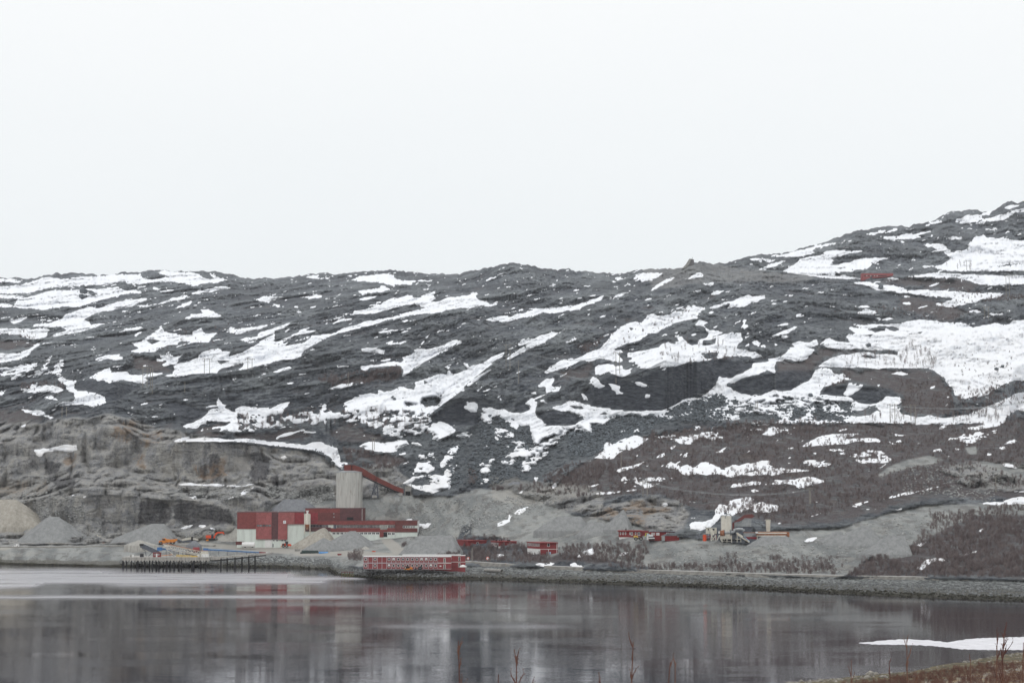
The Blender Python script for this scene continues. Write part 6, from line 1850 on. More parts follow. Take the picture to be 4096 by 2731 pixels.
for k, (u, v, vt, red) in enumerate(((982, 580, 505, True), (676, 560, 495, True))):
    T = Thing('road_sign', u, v, None, ['round red and white road sign on a post beside the bushes, right one of two', 'round red and white road sign near the right end of the cabins'][k], 'road sign', view=VH)
    T.tube(u, v + 10, u, vt, .06, .1).build('post', M['steel'], T.e)
    MB().tube((0, -.06, T.z(518)), (0, 0, T.z(518)), .95, seg=20).build('disc_rim', M['redor'], T.e); MB().tube((0, -.09, T.z(518)), (0, -.065, T.z(518)), .62, seg=20).build('disc', M['sign'], T.e)
for k, u in enumerate((1268, 1453)):
    T = Thing('marker_post', u, 618, None, ['yellow marker post at the road edge, left one of two', 'yellow marker post at the road edge, right one of two'][k], 'post', view=VH)
    T.e.location.y -= 5
    T.tube(u, 632, u, 596, .13, 0, seg=8).build('pole', M['yellow'], T.e); T.box(u - 6, 594, u + 6, 606, -.2, .2).build('reflector', M['orange'], T.e)
T = Thing('culvert_pipe', 1160, 735, None, 'large grey culvert pipe with a dark mouth below the road', 'culvert', view=VH); T.e.location.y -= 4
mb = MB(); r1 = 27 / 3.92 * T.s
for a, b, ra in ((-1.5, 10, r1), (-1.5, 10, r1 * .86)): mb.tube((1.5, a, r1), (-7.5, b, r1), ra, seg=20, caps=False)
mb.build('barrel', M['grey'], T.e)
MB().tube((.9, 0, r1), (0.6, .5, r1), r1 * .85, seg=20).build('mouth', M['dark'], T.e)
T.tube(1178, 735, 1196, 672, .1, -1.5).build('marker_stake', M['white'], T.e)

# ------------------------------------------------------------------ gravel heaps
def gravel_mat(name, c0, c1, sp):
    m, nt, b = new_mat(name); g = NG(nt)
    pos = g.n('ShaderNodeTexCoord').outputs['Object']
    n = g.noise(g.mapping(pos, (1, 1, .3)), .35, 5, .65); n2 = g.noise(pos, 1.3, 4, .75)
    c = g.mix(g.step(n, .35, .65), c0, c1); c = g.mix(g.math('MULTIPLY', g.step(n2, .55, .66), .7), c, sp); c = g.mix(g.math('MULTIPLY', g.step(g.noise(g.mapping(pos, (1, 1, .12)), .5, 4, .7), .50, .62), .35), c, tuple(x * .6 for x in c0))
    nt.links.new(c, b.inputs['Base Color']); b.inputs['Roughness'].default_value = .95; b.inputs['Specular IOR Level'].default_value = .15
    nt.links.new(g.bump(n2, .7, .8), b.inputs['Normal'])
    return m
GM = dict(grey=gravel_mat('grey_gravel', (.205, .212, .214), (.262, .268, .268), (.31, .31, .30)),
          tan=gravel_mat('tan_gravel', (.28, .26, .225), (.36, .34, .30), (.42, .40, .36)),
          pale=gravel_mat('pale_gravel', (.30, .29, .27), (.38, .37, .34), (.46, .45, .42)),
          dark=gravel_mat('dark_gravel', (.155, .163, .178), (.20, .208, .222), (.25, .25, .25)))
def heap(view, apex, left, right, base, mat, label, ridge=0, dist=None, seed=1, dy=0):
    T = Thing('gravel_heap', apex[0], base, dist, label, 'gravel heap', view=view)
    T.e.location.y += dy
    H = T.z(apex[1]); rl, rr = -T.x(left), T.x(right); rg = ridge / T.k * T.s / 2
    ry = H * 1.45 + 1
    na, nr = 72, 22
    vs = []; rnd = random.Random(seed)
    a = np.linspace(0, 2 * np.pi, na, endpoint=False)
    ca, sa_ = np.cos(a), np.sin(a)
    wob = sum(np.sin(a * k + rnd.uniform(0, 6.28)) * .05 / k ** .5 for k in (2, 3, 5, 7, 11)) * 1.6
    for j in range(nr + 1):
        t = j / nr
        rx = np.where(ca > 0, (rr - rg) * ca, (rl - rg) * ca) * t * (1 + wob * t) + np.sign(ca) * rg * np.minimum(1, np.abs(ca) * 3)
        y = sa_ * ry * t * (1 + wob * t)
        zz = H * (1 - (np.sqrt(t ** 2.05 + .005) - .0707) / .9318) + np.sin(a * 9 + seed) * .05 * H * t * (1 - t)
        nz = vnoise(rx / 1.5 + seed * 9, y / 1.5, zz * 0, 5) * .12 * min(1, H / 4)
        nz += vnoise(rx / 5 + seed * 3, y / 5, zz * 0, 6) * .75 * min(1, H / 8) * t * (1.4 - t)
        nz -= (t > .97) * 6.0
        for p in zip(rx, y + ry * .9, zz + nz): vs.append(p)
    fs = [(j * na + i, j * na + (i + 1) % na, (j + 1) * na + (i + 1) % na, (j + 1) * na + i) for j in range(nr) for i in range(na)] + [tuple(range(na))[::-1]]
    # as one mesh: the heap is a single thing
    me = bpy.data.meshes.new('gravel_heap'); me.from_pydata([tuple(map(float, p)) for p in vs], [], fs)
    bmf = __import__('bmesh'); bb = bmf.new(); bb.from_mesh(me); bmf.ops.recalc_face_normals(bb, faces=bb.faces); bb.to_mesh(me); bb.free()
    me.polygons.foreach_set('use_smooth', [True] * len(me.polygons)); me.materials.append(GM[mat]); me.update()
    loc = T.e.location.copy(); bpy.data.objects.remove(T.e)
    o = put('gravel_heap', me, None, loc); tag(o, label, 'gravel heap', 'heaps of crushed stone on the working levels'); return o
P_ = 'P'
heap('P', (1010, 948), 655, 1180, 1158, 'tan', 'tan gravel heap with a sharp peak directly in front of the red factory', dist=1296, seed=1)
heap('P', (1312, 982), 900, 1640, 1190, 'grey', 'broad grey gravel heap right of the tan peak in front of the long red wing', ridge=30, dist=1280, seed=2)
heap('P', (1015, 1052), 800, 1230, 1182, 'grey', 'low grey gravel heap in front of the tan peak', dist=1262, seed=3)
heap('P', (1462, 1136), 1375, 1545, 1192, 'pale', 'small pale tan heap on the quay in front of the grey heaps', dist=1245, seed=4)
heap('P', (700, 645), 410, 1010, 800, 'dark', 'dark grey gravel heap showing above the left roof of the factory', ridge=200, seed=5, dist=1385)
heap((1250, 2140, 3.618), (1770, 14), 1215, 2200, 292, 'grey', 'large grey gravel slope with a rounded top behind the red cabins', ridge=460, seed=6, dist=1165)
heap('Q', (-40, 892), -760, 400, 1150, 'tan', 'large tan gravel heap cut off by the left edge of the photo', ridge=150, seed=7, dist=1370)
heap('Q', (400, 1050), 60, 760, 1290, 'grey', 'grey gravel heap directly right of the large tan heap at left', ridge=60, seed=8, dist=1325)
heap('Q', (1375, 1112), 860, 1580, 1292, 'grey', 'broad grey gravel heap in front of the quarry wall behind the jetty', ridge=90, seed=9, dist=1330)
heap('Q', (1235, 1256), 1090, 1420, 1303, 'pale', 'low pale heap behind the grey conveyor head', seed=10, dist=1285)
heap('Q', (2140, 1150), 1640, 2420, 1292, 'pale', 'pale gravel slope against the left end of the factory below the excavator', ridge=120, seed=11, dist=1345)
heap('Q', (1732, 1258), 1655, 1800, 1302, 'dark', 'small dark cone of gravel under the screening plant', seed=12, dist=1262)
heap('Q', (1760, 1172), 1560, 1960, 1240, 'grey', 'rough grey mound at the foot of the quarry wall left of the excavator', ridge=80, seed=13, dist=1375)
heap('H', (1295, 932), 985, 1500, 1066, 'grey', 'grey gravel heap with a flat top on the terrace in the middle of the photo', ridge=200, seed=14)
heap('H', (1540, 984), 1350, 1760, 1104, 'grey', 'rounded grey heap right of the flat topped heap on the terrace', ridge=90, seed=15)
heap('H', (1795, 874), 1600, 1880, 1066, 'grey', 'steep grey cone leaning on the ochre bank behind the red office', seed=16)
heap('H', (812, 616), 715, 905, 672, 'dark', 'small grey heap on the edge of the upper terrace below the boulder field', ridge=40, seed=17)
V24 = (2400, 1900, 2.613)
heap(V24, (788, 572), 700, 950, 655, 'grey', 'grey heap behind the right end of the red cabin row', seed=18)
heap(V24, (1850, 640), 1540, 2110, 745, 'grey', 'long low grey heap in front of the rusty aggregate bins', ridge=240, seed=19, dist=AD - 14)
heap('I', (520, 1030), 340, 600, 1118, 'grey', 'low grey heap left of the two large heaps at the right end of the bank', ridge=30, seed=20)
heap('I', (735, 990), 430, 900, 1150, 'grey', 'tallest grey heap at the right end of the bank', ridge=40, seed=21, dy=-4)
heap('I', (960, 1064), 650, 1080, 1215, 'grey', 'rounded grey heap right of the tallest heap at the right end of the bank', ridge=110, seed=22, dy=-12)
# ------------------------------------------------------------------ power line poles
pole_mesh = {}
def h_frame(posts, vt, vb, label, arm=True, group='wooden power line poles on the mountainside'):
    u = sum(posts) / len(posts)
    P = surf(u, vb); D = P.y
    e = bpy.data.objects.new('power_pole', None); COL.objects.link(e)
    e.location = Vector(W3(u, vb, D)); tag(e, label, 'power pole', group)
    s = D / FOC; h = (vb - vt) * s
    for q in posts:
        MB().tube(((q - u) * s, 0, -3), ((q - u) * s, 0, h), .30, .22, 6).build('post', M['pole'], e)
    if arm:
        w = max(abs(posts[-1] - posts[0]) * s * .5 + 2.2, 2.2)
        MB().tube((-w, -.3, h - .6), (w, -.3, h - .6), .16, seg=5).build('crossarm', M['pole'], e)
        mb = MB()
        for k in (-1, 0, 1): mb.tube((k * w * .92, -.3, h - .7), (k * w * .92, -.3, h - 1.9), .13, seg=5)
        mb.build('insulator', M['glass'], e)
    return e
POLES = [((2024, 2040), 1376, 1472, 'tall twin power pole right of the middle snow gully', 1), ((2464, 2479), 1407, 1518, 'twin power pole standing in the large centre snow patch', 1),
         ((817, 838), 1433, 1493, 'twin power pole against the long snow gully at left', 1), ((571, 588), 1468, 1551, 'left twin power pole of the close pair above the dark cliff at left', 1),
         ((601, 609), 1470, 1561, 'right twin power pole of the close pair above the dark cliff at left', 1), ((739,), 1526, 1573, 'single power pole on the dark rock between two snow gullies', 0),
         ((248, 266), 1627, 1664, 'small twin power pole on the ridge above the quarry at far left', 0), ((991, 1008), 1432, 1498, 'twin power pole at the lower left end of the long snow gully', 1),
         ((1393,), 1486, 1545, 'single power pole beside the bare thicket in the upper middle', 0), ((2074,), 1440, 1538, 'single dark pole just right of the tall twin pole', 0),
         ((3024, 3031), 1601, 1655, 'thin twin pole in the boulder strewn snow below the cliffs', 0), ((3561, 3580), 1614, 1688, 'left twin power pole of the pair in the snow band at right', 1),
         ((3644, 3661), 1618, 1684, 'right twin power pole of the pair in the snow band at right', 1), ((3939, 3954), 1225, 1277, 'twin power pole on the dark knoll above the wide snowfield at right', 1),
         ((4025, 4038), 1101, 1190, 'tall twin power pole near the right edge of the photo', 1), ((3867, 3880), 1041, 1083, 'twin pole with a transformer high on the right snowfield', 1),
         ((2572, 2589), 1921, 1985, 'twin power pole above the ochre bank behind the red office', 1), ((2485,), 1806, 1887, 'single pole between the snow patches above the red office', 0),
         ((3238, 3243), 1950, 2014, 'twin power pole in the bare birch wood right of the asphalt plant', 1), ((3984,), 1901, 1967, 'single stayed pole on the stony slope at far right', 0),
         ((1490, 1497), 1749, 1800, 'narrow twin pole in the small snow patch above the silo', 1), ((1222,), 1693, 1734, 'single pole on the narrow snow strip above the quarry', 0),
         ((1888,), 2189, 2250, 'single pole at the road just right of the red cabins', 0)]
ends = {}
for k, (p_, vt, vb, lb, arm) in enumerate(POLES):
    e = h_frame(p_, vt, vb, lb, bool(arm)); ends[k] = e.location + Vector((0, 0, (vb - vt) * e.location.y / FOC - 1.5))
def cable(a, b, label, sag=6, n=3, r=.07):
    mb = MB()
    for k in range(n):
        off = Vector(((k - 1) * 1.8, (k - 1) * 1.2, (k % 2) * .6))
        pr = None
        for i in range(17):
            t = i / 16; p = a.lerp(b, t) + off - Vector((0, 0, sag * 4 * t * (1 - t)))
            if pr is not None: mb.tube(pr, p, r, seg=4, caps=False)
            pr = p
    o = mb.build('power_cable', M['steel'], None)
    tag(o, label, 'cable', 'cables of the power line'); return o
cable(ends[0], ends[1], 'thin cables between the tall twin pole and the centre snow patch pole', 8)
far_pt = Vector(W3(2860, 1580, 1560))
cable(Vector(W3(2028, 1440, 1560)), far_pt, 'pale cables crossing the dark cliff below the centre snow patch', 6, 3, .11)
cable(ends[2], ends[7], 'thin cables between the two twin poles of the long snow gully', 3)
cable(ends[11], Vector(W3(4200, 1590, 1500)), 'thin cables running right from the poles in the snow band', 5)
cable(ends[16], ends[18], 'thin cables crossing the birch wood above the asphalt plant', 5)

# ------------------------------------------------------------------ boulders
def rock_mesh(seed, mat, sub=2):
    bmf = __import__('bmesh'); b = bmf.new(); bmf.ops.create_icosphere(b, subdivisions=sub, radius=1)
    r = random.Random(seed)
    pl_ = [(Vector((r.gauss(0, 1), r.gauss(0, 1), r.gauss(0, 1))).normalized(), r.uniform(.55, .9)) for _ in range(11)]
    for v in b.verts:
        for n_, d in pl_:
            k = v.co.dot(n_)
            if k > d: v.co -= n_ * (k - d)
        v.co *= 1 + r.uniform(-.04, .04)
    me = bpy.data.meshes.new('boulder'); b.to_mesh(me); b.free()
    me.materials.append(mat); return me
def boulder_mat(name, c):
    m, nt, b = new_mat(name); g = NG(nt)
    oi = g.n('ShaderNodeObjectInfo').outputs['Random']
    pos = g.n('ShaderNodeNewGeometry').outputs['Position']
    n = g.noise(pos, 1.1, 5, .7)
    n2 = g.math('ADD', n, g.math('MULTIPLY', g.math('SUBTRACT', oi, .5), .25))
    nt.links.new(g.mix(g.step(n2, .3, .7), tuple(x * .6 for x in c), tuple(x * 1.45 for x in c)), b.inputs['Base Color'])
    b.inputs['Roughness'].default_value = .9; b.inputs['Specular IOR Level'].default_value = .2
    return m
MBL = boulder_mat('talus_boulder', (.095, .108, .12)); MGR = boulder_mat('shore_stone', (.165, .172, .174)); MWET = boulder_mat('weedy_stone', (.035, .034, .026))
rocks = [rock_mesh(k, MBL, 1) for k in range(8)]
def inside(P, u, v):
    c = False
    for (ax, ay), (bx, by) in zip(P, np.roll(P, -1, 0)):
        if (ay > v) != (by > v) and u < (bx - ax) * (v - ay) / (by - ay) + ax: c = not c
    return c
def grid_val(A, u, v):
    i = int(round((u - U0) / (U1 - U0) * (NU - 1))); i = min(max(i, 0), NU - 1)
    t = min(max((v - shore_v[i]) / (sky_v[i] - shore_v[i]), 0), 1) ** (1 / 1.06) * (NV - 1)
    return A[i, min(max(int(round(t)), 0), NV - 1)]
rnd = random.Random(11)
def scatter(region, n, cond=None, tries=60):
    out = []; mn, mx = region.min(0), region.max(0); k = 0
    while len(out) < n and k < n * tries:
        k += 1; u, v = rnd.uniform(mn[0], mx[0]), rnd.uniform(mn[1], mx[1])
        if inside(region, u, v) and (cond is None or cond(u, v)): out.append((u, v))
    return out
ZONES = polys('''
F 130,450 300,395 500,375 720,385 860,340 960,280 1100,240 1200,260 1100,400 900,430 760,470 720,560 560,560 450,640 330,640 260,720 150,760 -60,760 -60,540 60,520
F 1100,250 1300,160 1440,190 1460,420 1250,440 1000,430 1020,330
F 1460,190 1750,200 2100,190 2352,200 2352,420 2000,420 1700,380 1480,400
H 480,20 800,60 960,220 940,480 700,640 480,650 380,560 440,300 480,200
G 0,800 420,800 720,840 780,880 740,1000 300,1040 0,1040
B 1200,1250 1650,1230 1680,1340 1560,1420 1200,1430
E 2050,420 2240,470 2200,620 2310,700 2230,780 2150,800 2150,640
''')
ZLAB = [('dark boulder lying in the talus slope below the big cliff', 'boulders of the talus slope below the big cliff', 105),
        ('dark boulder among snow at the upper right end of the talus slope', 'boulders among snow at the upper end of the talus', 50),
        ('dark boulder standing alone out of the snow below the right cliffs', 'boulders sunk in the snow below the right cliffs', 36),
        ('dark boulder in the block field left of the snow gully', 'boulders of the block field left of the gully', 60),
        ('dark boulder in the snow below the heather mound at right', 'boulders below the heather mound', 26),
        ('dark rock poking out of the snowfield above the silo', 'rocks in the snowfield above the silo', 14),
        ('boulder at the foot of the snow chute right of the gallery', 'boulders right of the snow chute', 8)]
first = None
for z, (lb, gp, n) in zip(ZONES, ZLAB):
    for (u, v) in scatter(z, n):
        p = surf(u, v); o = put('boulder', rocks[rnd.randrange(8)], None, p)
        s_ = rnd.uniform(.9, 2.0) * (1.35 if rnd.random() < .2 else 1)
        o.scale = (s_ * rnd.uniform(.9, 1.5), s_, s_ * rnd.uniform(.6, .95)); o.rotation_euler = (rnd.uniform(-.3, .3), rnd.uniform(-.3, .3), rnd.uniform(0, 6))
        o.location.z += s_ * .25; o.location.y -= s_ * .6
        tag(o, lb, 'boulder', gp)
for (u, v, w, lb) in ((3522, 1156, 30, 'large dark boulder alone on the snow below the red hill building'), (3473, 1384, 22, 'rounded boulder on the snow edge above the birch stand at right'),
                      (2913, 1545, 26, 'pale grey boulder at the junction of the snow chutes below the cliffs'), (340, 1176, 40, 'large slab of rock in the snowfield at far left, upper right one of two'), (330, 1190, 34, 'large slab of rock in the snowfield at far left, lower left one of two'),
                      (3985, 1477, 20, 'dark boulder on the open snowfield at far right, left one of two'), (4010, 1466, 20, 'dark boulder on the open snowfield at far right, right one of two')):
    p = surf(u, v); o = put('boulder', rocks[rnd.randrange(8)], None, p); s_ = w / 2 * p.y / FOC; o.scale = (s_, s_, s_ * .75); o.location.z += s_ * .4; o.location.y -= s_
    tag(o, lb, 'boulder')

def stones_mesh(name, pts, mats, label, kind='stuff', sub=1):
    """many small stones joined into one mesh"""
    base = []
    for k in range(6):
        me = rock_mesh(40 + k, mats[0], sub); n = len(me.vertices)
        co = np.empty(n * 3); me.vertices.foreach_get('co', co); f = np.array([list(p.vertices) for p in me.polygons]); base.append((co.reshape(-1, 3), f)); bpy.data.meshes.remove(me)
    V, F, MI = [], [], []; off = 0
    for (p, s_, mi) in pts:
        co, f = base[rnd.randrange(6)]
        a = rnd.uniform(0, 6.28); c, s2 = math.cos(a), math.sin(a)
        q = co * np.array([s_ * rnd.uniform(.8, 1.5), s_ * rnd.uniform(.8, 1.3), s_ * rnd.uniform(.5, .9)])
        q = np.stack([q[:, 0] * c - q[:, 1] * s2, q[:, 0] * s2 + q[:, 1] * c, q[:, 2]], 1) + np.array(p)
        V.append(q); F.append(f + off); off += len(q); MI += [mi] * len(f)
    V = np.concatenate(V); F = np.concatenate(F)
    me = bpy.data.meshes.new(name); me.vertices.add(len(V)); me.vertices.foreach_set('co', V.astype(np.float32).ravel())
    me.loops.add(F.size); me.loops.foreach_set('vertex_index', F.astype(np.int32).ravel()); me.polygons.add(len(F)); me.polygons.foreach_set('loop_start', np.arange(0, F.size, 3, dtype=np.int32))
    for m_ in mats: me.materials.append(m_)
    me.polygons.foreach_set('material_index', np.array(MI, dtype=np.int32)); me.update(calc_edges=True)
    o = put(name, me); tag(o, label, kind=kind); return o
pts = []
for _ in range(5200):
    u = rnd.uniform(480, 4700); sv = np.interp(u, SHORE[:, 0], SHORE[:, 1]); 
    top = np.interp(u, [480, 900, 1100, 1320, 1345, 1460, 1860, 2200, 2700, 3200, 4700], [2236, 2236, 2226, 2238, 2285, 2284, 2290, 2296, 2306, 2328, 2352])
    t = rnd.random() ** .9; v = sv - 1 - t * (sv - top)
    if 1860 < u < 2320 and rnd.random() < .6: continue
    p = surf(u, v); z = p.z
    pts.append(((p.x, p.y - .3, p.z + .1), rnd.uniform(.28, .85) * (1.4 if rnd.random() < .1 else 1), 1 if z < 1.15 + rnd.uniform(-.4, .4) else 0))
stones_mesh('shore_stones', pts, [MGR, MWET], 'loose grey stones along the shore, dark with weed near the water')
pts = []
for z, n in zip(ZONES, (2100, 650, 220, 900, 420, 200, 120)):
    for (u, v) in scatter(z, n, lambda a, b: grid_val(f_snow, a, b) < .8 or rnd.random() < .25):
        p = surf(u, v); pts.append(((p.x, p.y - .5, p.z + .2), rnd.uniform(.5, 1.3), 0))
stones_mesh('talus_stones', pts, [MBL], 'mass of smaller dark blocks filling the talus slopes')
pts = []
for rg, n in ((polys('P 440,470 700,560 1120,480 1150,620 900,720 600,640 430,600')[0], 900), (polys('H 200,980 380,860 640,780 900,700 1200,760 1100,880 700,950 330,1110')[0], 600),
              (polys('Q 430,700 1000,1180 2100,1150 1700,1240 700,1240 0,900')[0], 700), (polys('Q 1500,780 2240,780 2240,900 1500,880')[0], 300), (polys('I 1000,500 1600,520 1900,600 1700,800 1000,720')[0], 500), (polys('P 1800,960 2150,930 2100,1120 1850,1150')[0], 120), (polys('Z 2650,2190 3100,2180 3400,2130 3380,2290 2720,2280')[0], 420), (polys('Z 3350,2120 3700,2040 3750,2120 3450,2240')[0], 160), (polys('Z 1560,2010 1960,1990 1900,2120 1600,2110')[0], 140)):
    for (u, v) in scatter(rg, n): p = surf(u, v); pts.append(((p.x, p.y - .2, p.z), rnd.uniform(.35, 1.1), 0))
stones_mesh('quarry_rubble', pts, [boulder_mat('blasted_stone', (.24, .245, .24))], 'blasted grey rubble lying on the quarry benches and banks')

# ------------------------------------------------------------------ bare birches and scrub
mt, nt, b = new_mat('birch_bark'); g = NG(nt)
oi = g.n('ShaderNodeObjectInfo').outputs['Random']
nt.links.new(g.mix(oi, (.105, .080, .080), (.20, .165, .16)), b.inputs['Base Color']); b.inputs['Roughness'].default_value = .9
def birch_mesh(seed, h=4.0, n=70, stems=2, r0=.07, tw=.028, spread=.5, name='birch'):
    r = random.Random(seed); mb = MB()
    for s_ in range(stems):
        base = Vector((r.uniform(-.4, .4), r.uniform(-.4, .4), -.4)); lean = Vector((r.uniform(-.22, .22), r.uniform(-.2, .2), 1)).normalized()
        pts = [base]; hh = h * r.uniform(.75, 1)
        for i in range(4): pts.append(pts[-1] + lean * (hh / 4 + .1) + Vector((r.uniform(-.12, .12), r.uniform(-.12, .12), 0)))
        for i in range(4): mb.tube(pts[i], pts[i + 1], r0 * (1 - i * .22), r0 * (1 - (i + 1) * .22), 4, caps=False)
        for k in range(n // stems):
            t = r.uniform(.10, 1) ** .8; i = min(int(t * 4), 3); p = pts[i].lerp(pts[i + 1], t * 4 - i)
            L = hh * spread * (1.0 - t * .45) * r.uniform(.45, 1)
            a = r.uniform(0, 6.28); d = Vector((math.cos(a), math.sin(a), r.uniform(.15, 1.5))).normalized()
            q = p + d * L * .45; w_ = tw
            mb.tube(p, q, w_, w_ * .75, 3, caps=False)
            for _ in range(3):
                q2 = q + (d + Vector((r.uniform(-.9, .9), r.uniform(-.9, .9), r.uniform(-.1, .9)))).normalized() * L * r.uniform(.3, .6)
                mb.tube(q, q2, w_ * .6, w_ * .3, 3, caps=False)
    return mb.mesh(name, mt)
birches = [birch_mesh(k, 4.6 + (k % 3) * .6, 66, 1 + k % 3, .05, .022, .45) for k in range(5)]
BZ = [('G', '1180,300 1500,380 1560,540 1180,530', 55, 'leafless birch in the dense stand on the bright snow slope at right', 'birches of the stand on the right snow slope'),
      ('G', '560,420 1100,400 1140,520 560,515', 30, 'leafless birch on the snow shelf above the heather mound', 'birches on the snow shelf above the heather mound'),
      ('G', '850,980 1500,1000 2150,900 2130,1040 860,1040', 62, 'leafless birch in the snow band above the brown birch wood', 'birches in the long snow band at right'),
      ('E', '480,260 900,240 1180,210 1180,280 700,320 460,340', 36, 'leafless birch at the lower edge of the snowfield above the quarry', 'birches below the snowfield above the quarry'),
      ('E', '1400,190 1960,180 2010,260 1850,360 1500,290', 26, 'leafless birch among rocks in the snowfield above the silo', 'birches in the snowfield above the silo'),
      ('I', '1200,900 1500,900 1560,1060 1200,1080', 26, 'leafless birch on the grey gravel slope near the right edge', 'birches on the right gravel slope'),
      ('C', '1400,830 1950,730 2050,900 1500,980', 22, 'leafless birch on the centre snow patch above the big cliff', 'birches on the centre snow patch'),
      ('D', '1650,600 1900,600 1900,650 1650,650', 10, 'leafless birch beside the transformer pole high on the right snowfield', 'birches by the transformer pole'),
      ('I', '560,1000 1000,980 1000,1010 600,1040', 0, '', '')]
for vw, txt, n, lb, gp in BZ:
    ox, oy, s = VIEWS[vw]; q = pl(txt); q = np.stack([ox + q[:, 0] / s, oy + q[:, 1] / s], 1)
    for (u, v) in scatter(q, n):
        p = surf(u, v); o = put('birch_tree', birches[rnd.randrange(5)], None, p); s_ = rnd.uniform(.7, 1.35); o.scale = (s_, s_, s_); o.rotation_euler.z = rnd.uniform(0, 6.28); o.location.y -= .8
        tag(o, lb, 'birch', gp)

# thickets nobody could count: one object that instances a few shrub meshes on points
shrubs = [birch_mesh(30 + k, 1.9, 84, 4, .026, .021, .85, 'scrub_bush') for k in range(4)]
lib = bpy.data.collections.new('scrub_library')
for k, me in enumerate(shrubs):
    o = bpy.data.objects.new('scrub_bush', me); lib.objects.link(o)
def scatter_gn(name, points, scales, label):
    me = bpy.data.meshes.new(name); me.from_pydata([tuple(p) for p in points], [], [])
    add_attr(me, 'sc', np.array(scales)); add_attr(me, 'rot', np.array([rnd.uniform(0, 6.28) for _ in scales]))
    o = put(name, me); tag(o, label, kind='stuff')
    ng = bpy.data.node_groups.new(name, 'GeometryNodeTree')
    ng.interface.new_socket('Geometry', in_out='INPUT', socket_type='NodeSocketGeometry'); ng.interface.new_socket('Geometry', in_out='OUTPUT', socket_type='NodeSocketGeometry')
    N = ng.nodes; L = ng.links
    gi, go = N.new('NodeGroupInput'), N.new('NodeGroupOutput')
    ip = N.new('GeometryNodeInstanceOnPoints'); ci = N.new('GeometryNodeCollectionInfo')
    ci.inputs['Collection'].default_value = lib; ci.inputs['Separate Children'].default_value = True; ci.inputs['Reset Children'].default_value = True
    a1, a2 = N.new('GeometryNodeInputNamedAttribute'), N.new('GeometryNodeInputNamedAttribute')
    a1.data_type = a2.data_type = 'FLOAT'; a1.inputs['Name'].default_value = 'sc'; a2.inputs['Name'].default_value = 'rot'
    cx = N.new('ShaderNodeCombineXYZ')
    L.new(gi.outputs[0], ip.inputs['Points']); L.new(ci.outputs[0], ip.inputs['Instance']); ip.inputs['Pick Instance'].default_value = True
    L.new(a2.outputs['Attribute'], cx.inputs['Z']); L.new(cx.outputs[0], ip.inputs['Rotation']); L.new(a1.outputs['Attribute'], ip.inputs['Scale'])
    L.new(ip.outputs[0], go.inputs[0])
    md = o.modifiers.new('scatter', 'NODES'); md.node_group = ng
    return o
SZ = [('Z', '2050,1960 2250,1900 2450,1780 2650,1740 2900,1700 3400,1690 3900,1700 4130,1620 4130,1950 3700,1960 3300,2060 3150,2100 2900,2050 2740,2020 2600,1970 2300,1990', 4200, .12),
      ('I', '560,1380 700,1260 900,1200 1100,1130 1250,900 1500,880 1700,830 2000,820 2000,1390', 2300, .15),
      ('Z', '1880,2200 2000,2170 2200,2190 2200,2250 2100,2252 1880,2232', 420, 0), ('Z', '1730,2205 1880,2180 1960,2225 1960,2250 1760,2240', 300, 0),
      ('Z', '2220,2190 2350,2170 2520,2150 2600,2200 2560,2260 2250,2240', 420, .1), ('Z', '2420,2262 2800,2262 3350,2262 3340,2300 2500,2278', 330, .2),
      ('Z', '2880,2240 2950,2205 2960,2275 2870,2275', 40, 0), ('Z', '3080,2215 3160,2235 3360,2225 3380,2290 3060,2290', 130, .1),
      ('H', '1050,580 1300,460 1560,450 1700,470 1680,640 1460,650 1200,640', 420, .1), ('H', '380,440 470,560 480,640 400,640', 40, 0),
      ('P', '1210,110 1500,150 1850,260 1800,320 1500,330 1300,270', 330, 0), ('P', '1290,1200 1420,1195 1430,1300 1290,1290', 70, 0),
      ('B', '560,1100 900,1050 1290,1000 1300,1080 1250,1120 700,1170', 420, .2), ('B', '1020,1050 1290,1000 1290,1090 1040,1100', 160, 0),
      ('G', '1160,620 1650,700 1700,900 1650,960 1250,960 1180,880', 420, .1), ('G', '1700,780 2352,660 2352,860 1800,960', 300, .5),
      ('A', '170,1140 540,1130 560,1200 190,1220', 90, 0), ('A', '170,700 320,720 300,765 170,750', 40, 0), ('D', '1750,830 2352,860 2352,900 1750,930', 230, 0), ('D', '600,1000 1700,930 1900,1020 1750,1090', 160, 0),
      ('H', '560,690 700,680 720,760 640,860 560,800', 60, 0), ('H', '240,1120 700,1100 760,1160 240,1180', 60, 0), ('P', '1830,1060 1990,1020 1980,1080 1860,1140', 60, 0), ('C', '650,820 900,740 830,850 700,900', 60, 0),
      ('G', '400,560 720,560 700,660 420,740', 80, 0), ('C', '1300,880 2050,860 2000,940 1400,1000', 70, 0), ('A', '1370,650 1960,640 1800,860 1200,880', 60, 0), ('E', '480,200 1180,160 1180,290 480,340', 150, 0), ('E', '1200,180 2000,150 2000,380 1250,300', 140, 0),
      ('H', '1560,1060 1680,1050 1700,1110 1560,1110', 50, 0), ('F', '720,540 1450,500 1450,650 720,640', 220, .1), ('F', '1400,430 2352,420 2352,560 1450,560', 330, .3)]
spts, sscl = [], []
SZ += [('Z', '4100,1680 4620,1600 4620,2300 4100,2310', 1000, .15), ('F', '1310,1310 1450,1190 1650,1150 1910,1220 1880,1290 1600,1300', 130, 1), ('F', '430,950 950,955 850,1030 500,1080', 60, 1), ('F', '1400,880 2250,870 2300,1060 1440,1060', 160, 1), ('G', '230,1270 640,1150 1000,1190 600,1260', 60, 1), ('G', '600,1320 940,1300 1080,1410 700,1390', 60, 1), ('I', '580,830 1380,665 1380,690 700,810', 50, 1), ('G', '1650,420 2200,330 2300,640 1800,800', 60, 1), ('C', '950,700 1600,500 1700,560 1000,830', 40, 1)]
